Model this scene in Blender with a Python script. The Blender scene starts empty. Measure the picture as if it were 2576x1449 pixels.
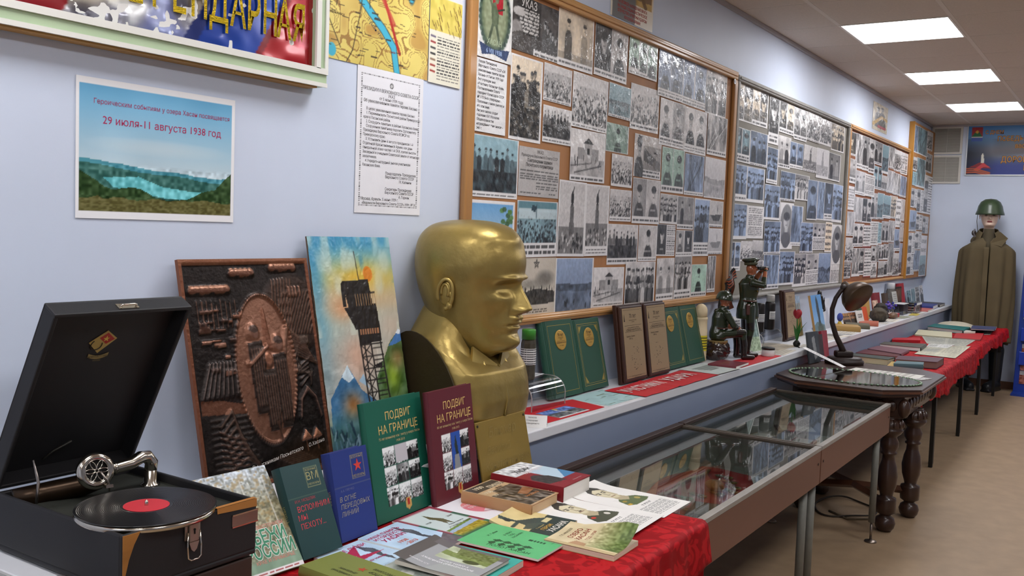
import bpy, bmesh, math, random
import numpy as np
from mathutils import Vector, Matrix, kdtree
random.seed(7)
RNG = np.random.default_rng(7)
SC = bpy.context.scene
COL = SC.collection
PI = math.pi
R_ = math.radians

# ---------------------------------------------------------------- camera
def _axes(y, p, r):
    F = Vector((math.cos(y)*math.cos(p), -math.sin(y)*math.cos(p), -math.sin(p)))
    R0 = Vector((-math.sin(y), -math.cos(y), 0))
    U0 = R0.cross(F)
    return math.cos(r)*R0+math.sin(r)*U0, -math.sin(r)*R0+math.cos(r)*U0, F
CR, CU, CF = _axes(R_(-33.4013), R_(3.75155), R_(2.08999))
CAM_AT = Vector((0, -1.94, 1.5))
cam_data = bpy.data.cameras.new('camera')
cam = bpy.data.objects.new('camera', cam_data)
COL.objects.link(cam)
cam_data.sensor_width = 36.0
cam_data.lens = 2379.19/2576*36.0
cam_data.clip_start = 0.05
cam_data.clip_end = 60
cam.matrix_world = Matrix(((CR.x, CU.x, -CF.x, CAM_AT.x), (CR.y, CU.y, -CF.y, CAM_AT.y),
                           (CR.z, CU.z, -CF.z, CAM_AT.z), (0, 0, 0, 1)))
SC.camera = cam
# ---------------------------------------------------------------- world, exposure
w = bpy.data.worlds.new('world')
SC.world = w
w.use_nodes = True
w.node_tree.nodes['Background'].inputs['Color'].default_value = (0.70, 0.76, 0.88, 1)
w.node_tree.nodes['Background'].inputs['Strength'].default_value = 0.25
SC.view_settings.view_transform = 'Standard'
SC.view_settings.look = 'None'
SC.view_settings.exposure = 0.0
SC.view_settings.gamma = 1.0
SC.view_settings.use_curve_mapping = False
LAMP_POWER = 16.8
CEIL_Z = 2.738
LAMPS_X = [-1.15, 0.65, 2.44, 4.24, 6.04, 7.84, 9.65]
LAMPS_Y = [-0.69, -2.49]

# ---------------------------------------------------------------- colour / materials
def lin(c):
    c = np.asarray(c, float)
    return np.where(c <= 0.04045, c/12.92, ((c+0.055)/1.055)**2.4)
def hx(s):
    return tuple(int(s[i:i+2], 16)/255 for i in (0, 2, 4))
MATS = {}
def M(name, col='808080', rough=0.6, metal=0.0, coat=0.0, spec=0.5, bump=None, vary=None, trans=0.0, ior=1.45, emit=0.0, attr=False, sheen=0.0, coat_rough=0.1):
    if name in MATS:
        return MATS[name]
    m = bpy.data.materials.new(name)
    m.use_nodes = True
    nt = m.node_tree
    b = nt.nodes['Principled BSDF']
    c = tuple(lin(hx(col)))+(1,)
    b.inputs['Base Color'].default_value = c
    b.inputs['Roughness'].default_value = rough
    b.inputs['Metallic'].default_value = metal
    b.inputs['Coat Weight'].default_value = coat
    b.inputs['Coat Roughness'].default_value = coat_rough
    b.inputs['Specular IOR Level'].default_value = spec
    b.inputs['IOR'].default_value = ior
    b.inputs['Transmission Weight'].default_value = trans
    b.inputs['Sheen Weight'].default_value = sheen
    if emit:
        b.inputs['Emission Color'].default_value = c
        b.inputs['Emission Strength'].default_value = emit
    tc = nt.nodes.new('ShaderNodeTexCoord')
    if attr:
        a = nt.nodes.new('ShaderNodeAttribute')
        a.attribute_name = 'Col'
        nt.links.new(a.outputs['Color'], b.inputs['Base Color'])
    if vary:                                   # (scale, amount) or (scale, amount, stretch vector)
        n = nt.nodes.new('ShaderNodeTexNoise')
        n.inputs['Scale'].default_value = vary[0]
        n.inputs['Detail'].default_value = 5
        mp = nt.nodes.new('ShaderNodeMapping')
        if len(vary) > 2:
            mp.inputs['Scale'].default_value = vary[2]
        nt.links.new(tc.outputs['Object'], mp.inputs['Vector'])
        nt.links.new(mp.outputs['Vector'], n.inputs['Vector'])
        r = nt.nodes.new('ShaderNodeValToRGB')
        k = vary[1]
        r.color_ramp.elements[0].position = 0.3
        r.color_ramp.elements[1].position = 0.72
        r.color_ramp.elements[0].color = tuple(max(0, v*(1-k)) for v in c[:3])+(1,)
        r.color_ramp.elements[1].color = tuple(min(1, v*(1+k)) for v in c[:3])+(1,)
        nt.links.new(n.outputs['Fac'], r.inputs['Fac'])
        nt.links.new(r.outputs['Color'], b.inputs['Base Color'])
    if bump:                                   # (scale, strength, distance)
        n = nt.nodes.new('ShaderNodeTexNoise')
        n.inputs['Scale'].default_value = bump[0]
        n.inputs['Detail'].default_value = 4
        bm_ = nt.nodes.new('ShaderNodeBump')
        bm_.inputs['Strength'].default_value = bump[1]
        bm_.inputs['Distance'].default_value = bump[2]
        nt.links.new(tc.outputs['Object'], n.inputs['Vector'])
        nt.links.new(n.outputs['Fac'], bm_.inputs['Height'])
        nt.links.new(bm_.outputs['Normal'], b.inputs['Normal'])
        if coat:
            nt.links.new(bm_.outputs['Normal'], b.inputs['Coat Normal'])
    MATS[name] = m
    return m
def flat(col, rough=0.55, **k):
    return M('paint_%s_%d' % (col, int(rough*100)), col, rough, **k)

# ---------------------------------------------------------------- mesh builder
class B:
    def __init__(s):
        s.v = []; s.f = []; s.m = []; s.sm = []; s.c = []; s.mats = []; s.n = 0; s.hascol = False
    def add(s, vf, mat, X=None, smooth=False, col=None):
        v, f = vf
        v = np.asarray(v, float).reshape(-1, 3)
        if X is not None:
            A = np.array(X)
            v = v @ A[:3, :3].T + A[:3, 3]
        if mat not in s.mats:
            s.mats.append(mat)
        k = s.mats.index(mat)
        n0 = s.n
        s.v.append(v)
        s.f.extend([tuple(i+n0 for i in q) for q in f])
        s.m.extend([k]*len(f)); s.sm.extend([smooth]*len(f))
        if col is not None:
            s.hascol = True
            s.c.append(np.asarray(col, float).reshape(-1, 3))
        else:
            s.c.append(np.ones((len(v), 3)))
        s.n += len(v)
        return s
    def mesh(s, name):
        me = bpy.data.meshes.new(name)
        v = np.concatenate(s.v)
        me.vertices.add(len(v)); me.vertices.foreach_set('co', v.astype('f').ravel())
        ls = np.array([len(q) for q in s.f]); li = np.fromiter((i for q in s.f for i in q), int)
        me.loops.add(len(li)); me.loops.foreach_set('vertex_index', li)
        me.polygons.add(len(ls))
        me.polygons.foreach_set('loop_start', np.concatenate(([0], np.cumsum(ls)[:-1])))
        me.polygons.foreach_set('material_index', np.array(s.m))
        me.polygons.foreach_set('use_smooth', np.array(s.sm))
        for m in s.mats:
            me.materials.append(m)
        if s.hascol:
            a = me.attributes.new('Col', 'FLOAT_COLOR', 'POINT')
            c = np.ones((len(v), 4)); c[:, :3] = np.concatenate(s.c)
            a.data.foreach_set('color', c.astype('f').ravel())
        me.update(calc_edges=True)
        me.validate()
        return me
def obj(name, b, parent=None, X=None):
    o = bpy.data.objects.new(name, b.mesh(name) if isinstance(b, B) else b)
    COL.objects.link(o)
    if parent is not None:
        o.parent = parent
    if X is not None:
        o.matrix_local = Matrix(X)
    return o
def tag(o, label=None, cat=None, group=None, kind=None):
    if label: o['label'] = label
    if cat: o['category'] = cat
    if group: o['group'] = group
    if kind: o['kind'] = kind
    return o
def thing(name, label, cat, X=None, group=None):
    o = bpy.data.objects.new(name, None)
    o.empty_display_size = 0.05
    COL.objects.link(o)
    if X is not None:
        o.matrix_world = Matrix(X)
    return tag(o, label, cat, group)
def struct(name, b, X=None):
    return tag(obj(name, b, None, X), kind='structure')

# ---------------------------------------------------------------- transforms
def T(x=0, y=0, z=0): return Matrix.Translation((x, y, z))
def RX(d): return Matrix.Rotation(R_(d), 4, 'X')
def RY(d): return Matrix.Rotation(R_(d), 4, 'Y')
def RZ(d): return Matrix.Rotation(R_(d), 4, 'Z')
def SCL(x, y, z): return Matrix.Diagonal((x, y, z, 1))
def WALL(x, z, y=-0.002, roll=0):             # a sheet frame on the long wall: local x along the wall, y up, z into the room
    return T(x, y, z) @ RX(90) @ RZ(roll)
def STAND(x, y, z, rot=0, lean=0):            # a sheet frame stood at (x,y,z), leaning back against the wall
    return T(x, y, z) @ RZ(rot) @ RX(90-lean)
def pt(px, py, z):                            # where the line of sight through a point of the photo meets height z
    d = CF + CR*((px-1288)/2379.19) - CU*((py-724.5)/2379.19)
    return CAM_AT + d*((z-CAM_AT.z)/d.z)

# ---------------------------------------------------------------- primitives (verts, faces)
def box(x0, x1, y0, y1, z0, z1, bev=0.0, seg=2):
    if bev <= 0:
        v = [(x, y, z) for x in (x0, x1) for y in (y0, y1) for z in (z0, z1)]
        f = [(0, 1, 3, 2), (4, 6, 7, 5), (0, 4, 5, 1), (2, 3, 7, 6), (0, 2, 6, 4), (1, 5, 7, 3)]
        return v, f
    bm = bmesh.new()
    bmesh.ops.create_cube(bm, size=1)
    for q in bm.verts:
        q.co = ((x0+x1)/2+q.co.x*(x1-x0), (y0+y1)/2+q.co.y*(y1-y0), (z0+z1)/2+q.co.z*(z1-z0))
    bmesh.ops.bevel(bm, geom=bm.edges[:], offset=min(bev, (x1-x0)*.49, (y1-y0)*.49, (z1-z0)*.49), segments=seg, affect='EDGES', profile=0.5)
    bm.verts.index_update()
    r = ([tuple(q.co) for q in bm.verts], [tuple(q.index for q in p.verts) for p in bm.faces])
    bm.free()
    return r
def lathe(prof, seg=32, caps=True):
    v = []; f = []
    n = len(prof)
    for r, z in prof:
        for i in range(seg):
            a = 2*PI*i/seg
            v.append((r*math.cos(a), r*math.sin(a), z))
    for j in range(n-1):
        for i in range(seg):
            k = (i+1) % seg
            f.append((j*seg+i, j*seg+k, (j+1)*seg+k, (j+1)*seg+i))
    if caps:
        if prof[0][0] > 1e-6: f.append(tuple(range(seg))[::-1])
        if prof[-1][0] > 1e-6: f.append(tuple((n-1)*seg+i for i in range(seg)))
    return v, f
def cyl(r, z0, z1, seg=24): return lathe([(r, z0), (r, z1)], seg)
def tube(path, rad, seg=10, caps=True, closed=False, flatten=1.0, up=(0, 0, 1)):
    P = [Vector(p) for p in path]
    n = len(P)
    if not hasattr(rad, '__len__'): rad = [rad]*n
    v = []; f = []
    prev = None
    for i in range(n):
        a = P[i-1] if (i > 0 or closed) else P[i]
        b = P[(i+1) % n] if (i < n-1 or closed) else P[i]
        t = (b-a).normalized()
        if prev is None:
            u = Vector(up)
            if abs(u.dot(t)) > .95: u = Vector((1, 0, 0))
            x = t.cross(u).normalized()
        else:
            x = (prev-t*prev.dot(t)).normalized()
        prev = x
        y = t.cross(x).normalized()
        for k in range(seg):
            q = 2*PI*k/seg
            p = P[i]+x*(math.cos(q)*rad[i])+y*(math.sin(q)*rad[i]*flatten)
            v.append(tuple(p))
    m = n if closed else n-1
    for i in range(m):
        j = (i+1) % n
        for k in range(seg):
            l = (k+1) % seg
            f.append((i*seg+k, i*seg+l, j*seg+l, j*seg+k))
    if caps and not closed:
        f.append(tuple(range(seg))[::-1]); f.append(tuple((n-1)*seg+k for k in range(seg)))
    return v, f
def ball(c, r, seg=16, rings=10):
    if not hasattr(r, '__len__'): r = (r, r, r)
    v = []; f = []
    for j in range(rings+1):
        t = PI*j/rings
        for i in range(seg):
            a = 2*PI*i/seg
            v.append((c[0]+r[0]*math.sin(t)*math.cos(a), c[1]+r[1]*math.sin(t)*math.sin(a), c[2]+r[2]*math.cos(t)))
    for j in range(rings):
        for i in range(seg):
            k = (i+1) % seg
            f.append((j*seg+i, (j+1)*seg+i, (j+1)*seg+k, j*seg+k))
    return v, f
def capsule(p0, p1, r0, r1, seg=12):
    p0 = Vector(p0); p1 = Vector(p1); d = p1-p0; L = d.length
    d = d/L if L > 1e-6 else Vector((0, 0, 1))
    path = []; rad = []
    for a in np.linspace(90, 0, 5):
        path.append(p0-d*(r0*math.sin(R_(a)))); rad.append(max(r0*math.cos(R_(a)), 1e-4))
    for a in np.linspace(0, 90, 5):
        path.append(p1+d*(r1*math.sin(R_(a)))); rad.append(max(r1*math.cos(R_(a)), 1e-4))
    return tube(path, rad, seg)
def prism(poly, z0, z1):
    n = len(poly)
    v = [(x, y, z0) for x, y in poly]+[(x, y, z1) for x, y in poly]
    f = [tuple(range(n))[::-1], tuple(range(n, 2*n))]
    f += [(i, (i+1) % n, n+(i+1) % n, n+i) for i in range(n)]
    return v, f
def gridf(nu, nv, fn, wrap=False):
    v = [fn(i/(nu-1 if not wrap else nu), j/(nv-1)) for j in range(nv) for i in range(nu)]
    f = []
    for j in range(nv-1):
        for i in range(nu if wrap else nu-1):
            k = (i+1) % nu
            f.append((j*nu+i, j*nu+k, (j+1)*nu+k, (j+1)*nu+i))
    return v, f
_TXT = {}
def text(s, size=1.0, align='CENTER', bold=0.0, cond=1.0, shear=0.0, gap=1.0):
    key = (s, align, bold, cond, shear, gap)
    if key not in _TXT:
        cu = bpy.data.curves.new('t', 'FONT')
        cu.body = s; cu.align_x = align; cu.align_y = 'CENTER'; cu.size = 1.0
        cu.resolution_u = 2; cu.offset = bold; cu.shear = shear; cu.space_line = gap
        o = bpy.data.objects.new('t', cu)
        COL.objects.link(o)
        dg = bpy.context.evaluated_depsgraph_get()
        me = o.evaluated_get(dg).to_mesh()
        v = np.array([tuple(q.co) for q in me.vertices]).reshape(-1, 3)
        f = [tuple(p.vertices) for p in me.polygons]
        o.evaluated_get(dg).to_mesh_clear()
        bpy.data.objects.remove(o); bpy.data.curves.remove(cu)
        v[:, 0] *= cond
        _TXT[key] = (v, f)
    v, f = _TXT[key]
    return v*np.array([size, size, 1]), f
def fuse(parts, voxel, smooth=3):
    """several overlapping (verts, faces, colour) pieces grown into ONE continuous surface"""
    b = B()
    mm = flat('808080')
    kd = []
    for v, f, c in parts:
        b.add((v, f), mm)
        for q in np.asarray(v).reshape(-1, 3): kd.append((q, c))
    me = b.mesh('tmp')
    o = bpy.data.objects.new('tmp', me)
    COL.objects.link(o)
    r = o.modifiers.new('r', 'REMESH'); r.mode = 'VOXEL'; r.voxel_size = voxel
    if smooth:
        s_ = o.modifiers.new('s', 'SMOOTH'); s_.iterations = smooth; s_.factor = 0.5
    dg = bpy.context.evaluated_depsgraph_get()
    ev = o.evaluated_get(dg); m2 = ev.to_mesh()
    n = len(m2.vertices)
    v = np.empty(n*3, 'f'); m2.vertices.foreach_get('co', v); v = v.reshape(-1, 3)
    f = [tuple(p.vertices) for p in m2.polygons]
    ev.to_mesh_clear()
    bpy.data.objects.remove(o); bpy.data.meshes.remove(me)
    t = kdtree.KDTree(len(kd))
    for i, (q, c) in enumerate(kd): t.insert(Vector(q), i)
    t.balance()
    col = np.array([lin(hx(kd[t.find(Vector(p))[1]][1])) for p in v])
    return (v, f), col

# ---------------------------------------------------------------- picture painter (colours of printed or painted sheets)
def vnoise(W, H, s, seed=0, ani=1.0):
    g = np.random.default_rng(seed)
    n = max(2, int(s)); m = max(2, int(s*H/W*ani))
    a = g.random((m+2, n+2))
    y = np.linspace(0, m, H); x = np.linspace(0, n, W)
    yi = y.astype(int); xi = x.astype(int); fy = (y-yi)[:, None]; fx = (x-xi)[None]
    fy = fy*fy*(3-2*fy); fx = fx*fx*(3-2*fx)
    return (a[yi][:, xi]*(1-fx)+a[yi][:, xi+1]*fx)*(1-fy)+(a[yi+1][:, xi]*(1-fx)+a[yi+1][:, xi+1]*fx)*fy
class Im:
    def __init__(s, W, H, bg='ffffff'):
        s.W, s.H = W, H
        s.a = np.ones((H, W, 3))*np.array(hx(bg))
        s.u, s.v = np.meshgrid((np.arange(W)+.5)/W, (np.arange(H)+.5)/H)
    def mix(s, k, c):
        c = np.array(hx(c) if isinstance(c, str) else c, float)
        k = np.clip(k, 0, 1)[..., None]
        s.a = s.a*(1-k)+c*k
    def rect(s, a, b, c, d, col, k=1.0): s.mix(((s.u >= a) & (s.u <= c) & (s.v >= b) & (s.v <= d))*k, col)
    def ell(s, cu, cv, ru, rv, col, k=1.0, soft=0.15):
        d = np.sqrt(((s.u-cu)/ru)**2+((s.v-cv)/rv)**2)
        s.mix(np.clip((1-d)/soft+.5, 0, 1)*k, col)
    def poly(s, P, col, k=1.0):
        ins = np.zeros(s.u.shape, bool)
        n = len(P)
        for i in range(n):
            (x0, y0), (x1, y1) = P[i], P[(i+1) % n]
            if y0 == y1: continue
            c = ((y0 > s.v) != (y1 > s.v)) & (s.u < (x1-x0)*(s.v-y0)/(y1-y0)+x0)
            ins ^= c
        s.mix(ins*k, col)
    def line(s, P, wd, col, k=1.0, closed=False):
        asp = s.W/s.H
        for i in range(len(P)-(0 if closed else 1)):
            (x0, y0), (x1, y1) = P[i], P[(i+1) % len(P)]
            dx, dy = (x1-x0)*asp, y1-y0
            L2 = dx*dx+dy*dy+1e-12
            t = np.clip(((s.u-x0)*asp*dx+(s.v-y0)*dy)/L2, 0, 1)
            d = np.hypot((s.u-x0)*asp-t*dx, s.v-y0-t*dy)
            s.mix(np.clip((wd-d)*s.H+.5, 0, 1)*k, col)
    def noise(s, sc, amp, seed=0, ani=1.0, box_=None):
        n = (vnoise(s.W, s.H, sc, seed, ani)-.5)*amp
        if box_:
            n = n*((s.u >= box_[0]) & (s.u <= box_[2]) & (s.v >= box_[1]) & (s.v <= box_[3]))
        s.a = np.clip(s.a+n[..., None], 0, 1)
    def bars(s, a, b, c, d, n, col, seed=0, k=.85, fill=.5):
        g = np.random.default_rng(seed)
        for i in range(n):
            y = b+(d-b)*(i+.2)/n; h = (d-b)/n*fill
            x = a
            while x < c:
                L = g.uniform(.04, .14)*(c-a+.3); e = min(c, x+L)
                s.rect(x, y, e, y+h, col, k)
                x = e+.02
    def sub(s, a, b, c, d, im):
        x0, x1 = int(a*s.W), max(int(a*s.W)+1, int(c*s.W)); y0, y1 = int(b*s.H), max(int(b*s.H)+1, int(d*s.H))
        yi = (np.arange(y1-y0)*im.H/(y1-y0)).astype(int); xi = (np.arange(x1-x0)*im.W/(x1-x0)).astype(int)
        t = im.a[yi][:, xi]
        h = max(0, min(y1, s.H)-y0); w_ = max(0, min(x1, s.W)-x0)
        s.a[y0:y0+h, x0:x0+w_] = t[:h, :w_]
    def person(s, cu, cv, h, g=(.8, .35), cap=True, seed=0):
        """head at (cu,cv) with head height h (in v); shoulders below"""
        asp = s.W/s.H
        w_ = h*.36/asp
        sk = (g[0],)*3; bd = (g[1],)*3
        s.ell(cu, cv+h*1.75, w_*2.1, h*1.15, bd)
        s.rect(cu-w_*2.0, cv+h*1.7, cu+w_*2.0, cv+h*4, bd)
        s.rect(cu-w_*.5, cv+h*.3, cu+w_*.5, cv+h*.7, sk, .9)
        s.ell(cu, cv, w_, h*.5, sk)
        s.ell(cu, cv-h*.3, w_*1.08, h*.28, (g[1]*.6,)*3)
        if cap: s.rect(cu-w_*1.15, cv-h*.34, cu+w_*1.15, cv-h*.22, (.08,)*3)
        s.rect(cu-w_*.6, cv-h*.1, cu+w_*.6, cv-h*.02, (g[0]*.55,)*3, .8)
        s.rect(cu-w_*.35, cv+h*.22, cu+w_*.35, cv+h*.27, (g[0]*.5,)*3, .8)
        s.rect(cu+w_*.1, cv-h*.2, cu+w_*.9, cv+h*.35, (g[0]*.6,)*3, .35)
TINT = dict(n=(1.0, .985, .975), t=(.80, .98, 1.02), b=(.86, .95, 1.12), g=(.86, 1.02, .93), s=(1.06, .98, .86), l=(1.04, 1.02, 1.03))
def scene_im(W, H, st, seed):
    g = np.random.default_rng(seed)
    asp = W/H
    base = g.uniform(.5, .82)
    I = Im(W, H, 'ffffff'); I.a[:] = base
    I.noise(4, .25, seed)
    if st == 'p':
        I.a[:] = g.choice([.22, .62, .75, .82]); I.noise(3, .15, seed)
        I.person(.5+g.uniform(-.05, .05), .36, .40, (g.uniform(.72, .86), g.uniform(.15, .4)), g.random() < .6, seed)
        I.rect(.3, .8, .7, .84, 'e0e0e0', .5)
    elif st == 'g':
        I.rect(0, .55, 1, 1, (.35,)*3, .5)
        rows = g.integers(2, 4)
        hh = g.uniform(.12, .16)
        for r in range(rows):
            n = max(2, int(asp/(hh*.85))); y = .22+r*(.62/rows)
            for i in range(n):
                I.person((i+.5)/n+g.uniform(-.03, .03), y+g.uniform(-.03, .03), hh, (g.uniform(.6, .9), g.choice([.12, .2, .35, .55, .8])), g.random() < .5)
    elif st == 'f':
        n = g.integers(2, 4)
        for i in range(n):
            I.person((i+.5)/n+g.uniform(-.04, .04), .3+g.uniform(-.06, .06), .2, (g.uniform(.6, .85), g.choice([.12, .2, .3, .6])), g.random() < .5)
        I.rect(0, .85, 1, 1, (.3,)*3, .4)
    elif st == 'c':
        I.rect(0, .0, 1, .22, (.8,)*3)
        for k in range(int(150*asp)+60):
            y = .15+.85*math.sqrt(g.random()); r = .012+.03*y
            I.ell(g.random(), y, r/asp, r*1.3, (g.choice([.08, .15, .3, .6, .85]),)*3, .9, .4)
    elif st == 'l':
        I.a[:] = .8-.2*I.v[..., None]
        r = .42+.12*(vnoise(W, 2, 3, seed)[0])
        I.mix(I.v > r[None], (.38,)*3)
        I.mix(I.v > r[None]+.14, (.52,)*3)
        I.noise(14, .3, seed+1, 1, (0, .5, 1, 1))
        for k in range(8): I.ell(g.random(), .75+g.uniform(-.08, .15), .02/asp, .06, (.15,)*3)
    elif st == 'm':
        I.a[:] = .78
        I.rect(0, .62, 1, 1, (.5,)*3)
        I.poly([(.44, .3), (.56, .3), (.6, .72), (.4, .72)], (.4,)*3)
        I.ell(.5, .22, .05/asp*.8, .1, (.18,)*3); I.line([(.5, .15), (.56, .06)], .01, (.18,)*3)
        for k in range(50): I.ell(g.random(), .72+.26*g.random(), .02/asp, .03, (g.choice([.1, .3, .8]),)*3, .9, .4)
    elif st == 'B':
        I.a[:] = .86
        I.rect(0, .62, 1, 1, (.7,)*3); I.noise(9, .25, seed, 1, (0, .62, 1, 1))
        I.rect(.18, .36, .82, .64, (.6,)*3); I.rect(.38, .26, .62, .64, (.68,)*3)
        I.poly([(.34, .27), (.5, .12), (.66, .27)], (.2,)*3); I.rect(.46, .36, .54, .5, (.15,)*3)
        for k in range(26): I.ell(g.random(), .66+g.uniform(-.06, .12), .016/asp, .07, (g.choice([.1, .2, .7]),)*3)
        I.line([(0, .8), (.6, .7)], .01, (.25,)*3); I.line([(.1, .95), (.9, .74)], .012, (.2,)*3)
    elif st == 'd':
        I.a[:] = .82
        I.rect(0, .38, 1, 1, (.42,)*3); I.noise(12, .5, seed, 1, (0, .38, 1, 1))
        for k in range(8):
            x = .06+.12*k+g.uniform(-.02, .02); y = .2+g.uniform(-.05, .1)
            I.person(x, y, .1, (g.uniform(.5, .75), g.choice([.1, .2, .45])), True)
        I.rect(0, .6, 1, 1, (.14,)*3, .75); I.noise(16, .4, seed+2, 1, (0, .6, 1, 1))
    elif st == 's':
        I.a[:] = .75
        I.rect(0, .6, 1, 1, (.6,)*3)
        I.poly([(.1, .62), (.9, .55), (.75, .85), (.3, .85)], (.25,)*3); I.line([(.6, .15), (.6, .6)], .012, (.3,)*3)
        I.ell(.6, .35, .03/asp, .14, (.25,)*3)
    elif st == 'x':
        I.a[:] = .86; I.noise(6, .12, seed)
        I.bars(.06, .05, .94, .95, max(8, int(22/asp*.7)), '303030', seed, .7, .45)
    elif st == 'q':
        I.a[:] = .6; I.noise(8, .5, seed, .25); I.noise(30, .25, seed+1, .3)
        for k in range(5): I.line([(g.random(), .2), (g.random(), 1)], .012, (g.choice([.2, .85]),)*3, .7)
    I.noise(26, .10, seed+5)
    return I
def photo(W, H, st, tint='n', seed=0, cap=.12, border=.035):
    I = Im(W, H, 'e9e7e6')
    b = border; asp = W/H
    bu = b/asp if asp < 1 else b*.8
    y1 = 1-b-cap
    subs = []
    if st == 'P2': subs = [(bu, b, .5-bu*.5, y1, 'p'), (.5+bu*.5, b, 1-bu, y1, 'p')]
    elif st == 'P3': subs = [(bu, b, .34, y1-.05, 'p'), (.38, b+.04, .62, y1-.02, 'p'), (.66, b+.02, 1-bu, y1+.04, 'p')]
    elif st == 'PT': subs = [(bu, b, .5, 1-b, 'p')]; I.bars(.55, .03, .97, .97, 14, '404040', seed)
    elif st == 'PO':
        I.ell(.5, .5, .47, .47, (.5, .5, .5)); I.person(.5, .4, .34, (.78, .35), False)
        d = ((I.u-.5)/.47)**2+((I.v-.5)/.47)**2
        I.mix(d > 1, 'e9e7e6')
    else: subs = [(bu, b, 1-bu, y1, st)]
    for k, (a, c, d, e, t) in enumerate(subs):
        w_ = max(4, int((d-a)*W)); h_ = max(4, int((e-c)*H))
        J = scene_im(w_, h_, t, seed*7+k)
        J.a = np.clip((J.a-.45)*1.12+.44, .04, .93)
        J.a = np.clip(J.a*np.array(TINT[tint])*(.95 if tint in 'tbg' else 1), 0, 1)
        if tint in 'tb': J.a = J.a*.8+np.array([.16, .22, .26])*.6*.55
        if tint == 'l': J.a = J.a*.55+.4
        I.sub(a, c, d, e, J)
    if cap > 0 and st not in ('PT',):
        I.bars(bu*1.5, y1+.02, 1-bu*1.5, 1-.03, max(1, int(round(cap*H/4.5))), '3a3a3a', seed, .85, .5)
    return I
def sheet(img, w_, h_, t=0.0006, curl=None, mat=None, edge='e4e2de', texts=(), height=None, sides=True):
    """a printed sheet, centre at the local origin, x right, y up, printed face towards +z; texts: (string, x, y, size, colour[, options])"""
    b = B()
    mat = mat or M('print_paper', 'ffffff', .5, attr=True)
    a = lin(img.a)
    H, W = a.shape[:2]
    xs = np.linspace(-w_/2, w_/2, W); ys = np.linspace(h_/2, -h_/2, H)
    X, Y = np.meshgrid(xs, ys)
    Z = np.full(X.shape, t)
    if height is not None: Z = Z+height
    if curl is not None: Z = Z+curl(X, Y)
    v = np.stack([X, Y, Z], -1).reshape(-1, 3)
    idx = np.arange(W*H).reshape(H, W)
    f = np.stack([idx[1:, :-1], idx[1:, 1:], idx[:-1, 1:], idx[:-1, :-1]], -1).reshape(-1, 4)
    b.add((v, [tuple(q) for q in f.tolist()]), mat, None, True, a.reshape(-1, 3))
    if sides:
        ring = np.concatenate([idx[0, :], idx[1:, -1], idx[-1, -2::-1], idx[-2:0:-1, 0]])
        top = v[ring]; bot = top.copy()
        bot[:, 2] = (curl(bot[:, 0], bot[:, 1]) if curl is not None else 0)
        n = len(ring)
        ff = [(i, n+i, n+(i+1) % n, (i+1) % n)[::-1] for i in range(n)]
        if curl is None: ff.append(tuple(range(n, 2*n)))
        else:
            v2 = v-np.array([0, 0, t])
            b.add((v2, [tuple(q[::-1]) for q in f.tolist()]), flat(edge, .6), None, True)
        b.add((np.concatenate([top, bot]), ff), flat(edge, .6))
    for tx in texts:
        s_, x, y, sz, c = tx[:5]
        o = dict(tx[5]) if len(tx) > 5 else {}
        rot = o.pop('rot', 0); lift = o.pop('lift', .0005); mt = o.pop('mat', None)
        tv, tf = text(s_, sz, **o)
        A = np.array(T(x, y, 0) @ RZ(rot))
        tv = tv @ A[:3, :3].T + A[:3, 3]
        tv[:, 2] = t+lift+(curl(tv[:, 0], tv[:, 1]) if curl is not None else 0)
        b.add((tv, tf), mt or flat(c, .6))
    return b
def book(name, label, cat, X, w_, h_, t, cover, img=None, texts=(), spine_r=.004, group=None, pages='ddd3bd', paperback=False, rough=.5, spine_text=None):
    """a closed book lying at the local origin: x 0..w from the spine, y 0..h, z 0..t, front cover up"""
    o = thing(name, label, cat, X, group)
    ct = .0008 if paperback else .0025
    iv = 0 if paperback else .003
    c = B(); m = flat(cover, rough, bump=(900, .12, .0004))
    c.add(box(0, w_, 0, h_, 0, ct), m)
    c.add(box(0, w_, 0, h_, t-ct, t), m)
    c.add(gridf(7, 2, lambda a, q: (-spine_r*math.sin(PI*a), h_*q, t*a)), m, None, True)
    c.add(box(0, .002, 0, h_, ct, t-ct), m)
    if img is not None or texts:
        if img is None: img = Im(2, 2, cover); 
        s_ = sheet(img, w_*.998, h_*.998, .0002, texts=texts, sides=False, mat=M('print_cover', 'ffffff', .38, attr=True))
        A = T(w_/2, h_/2, t)
        for vv in range(len(s_.v)): pass
        base = 0
        n0 = c.n
        for q in s_.mats:
            if q not in c.mats: c.mats.append(q)
        c.v += [v+np.array([w_/2, h_/2, t]) for v in s_.v]
        c.f += [tuple(i+n0 for i in q) for q in s_.f]
        c.m += [c.mats.index(s_.mats[k]) for k in s_.m]; c.sm += s_.sm; c.c += s_.c; c.n += s_.n; c.hascol = True
    if spine_text:
        st, sz, sc = spine_text
        c.add(text(st, sz, bold=.01), flat(sc, .5), T(-spine_r-.0006, h_/2, t/2) @ RZ(90) @ RX(90) @ RZ(180))
    obj('cover', c, o)
    p = B()
    p.add(box(.002, w_-iv, iv, h_-iv, ct, t-ct), M('pages_'+pages, pages, .8, vary=(260, .10, (.02, .02, 6))))
    obj('pages', p, o)
    return o
def rotz_book(x, y, z, d): return T(x, y, z) @ RZ(d)
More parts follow.
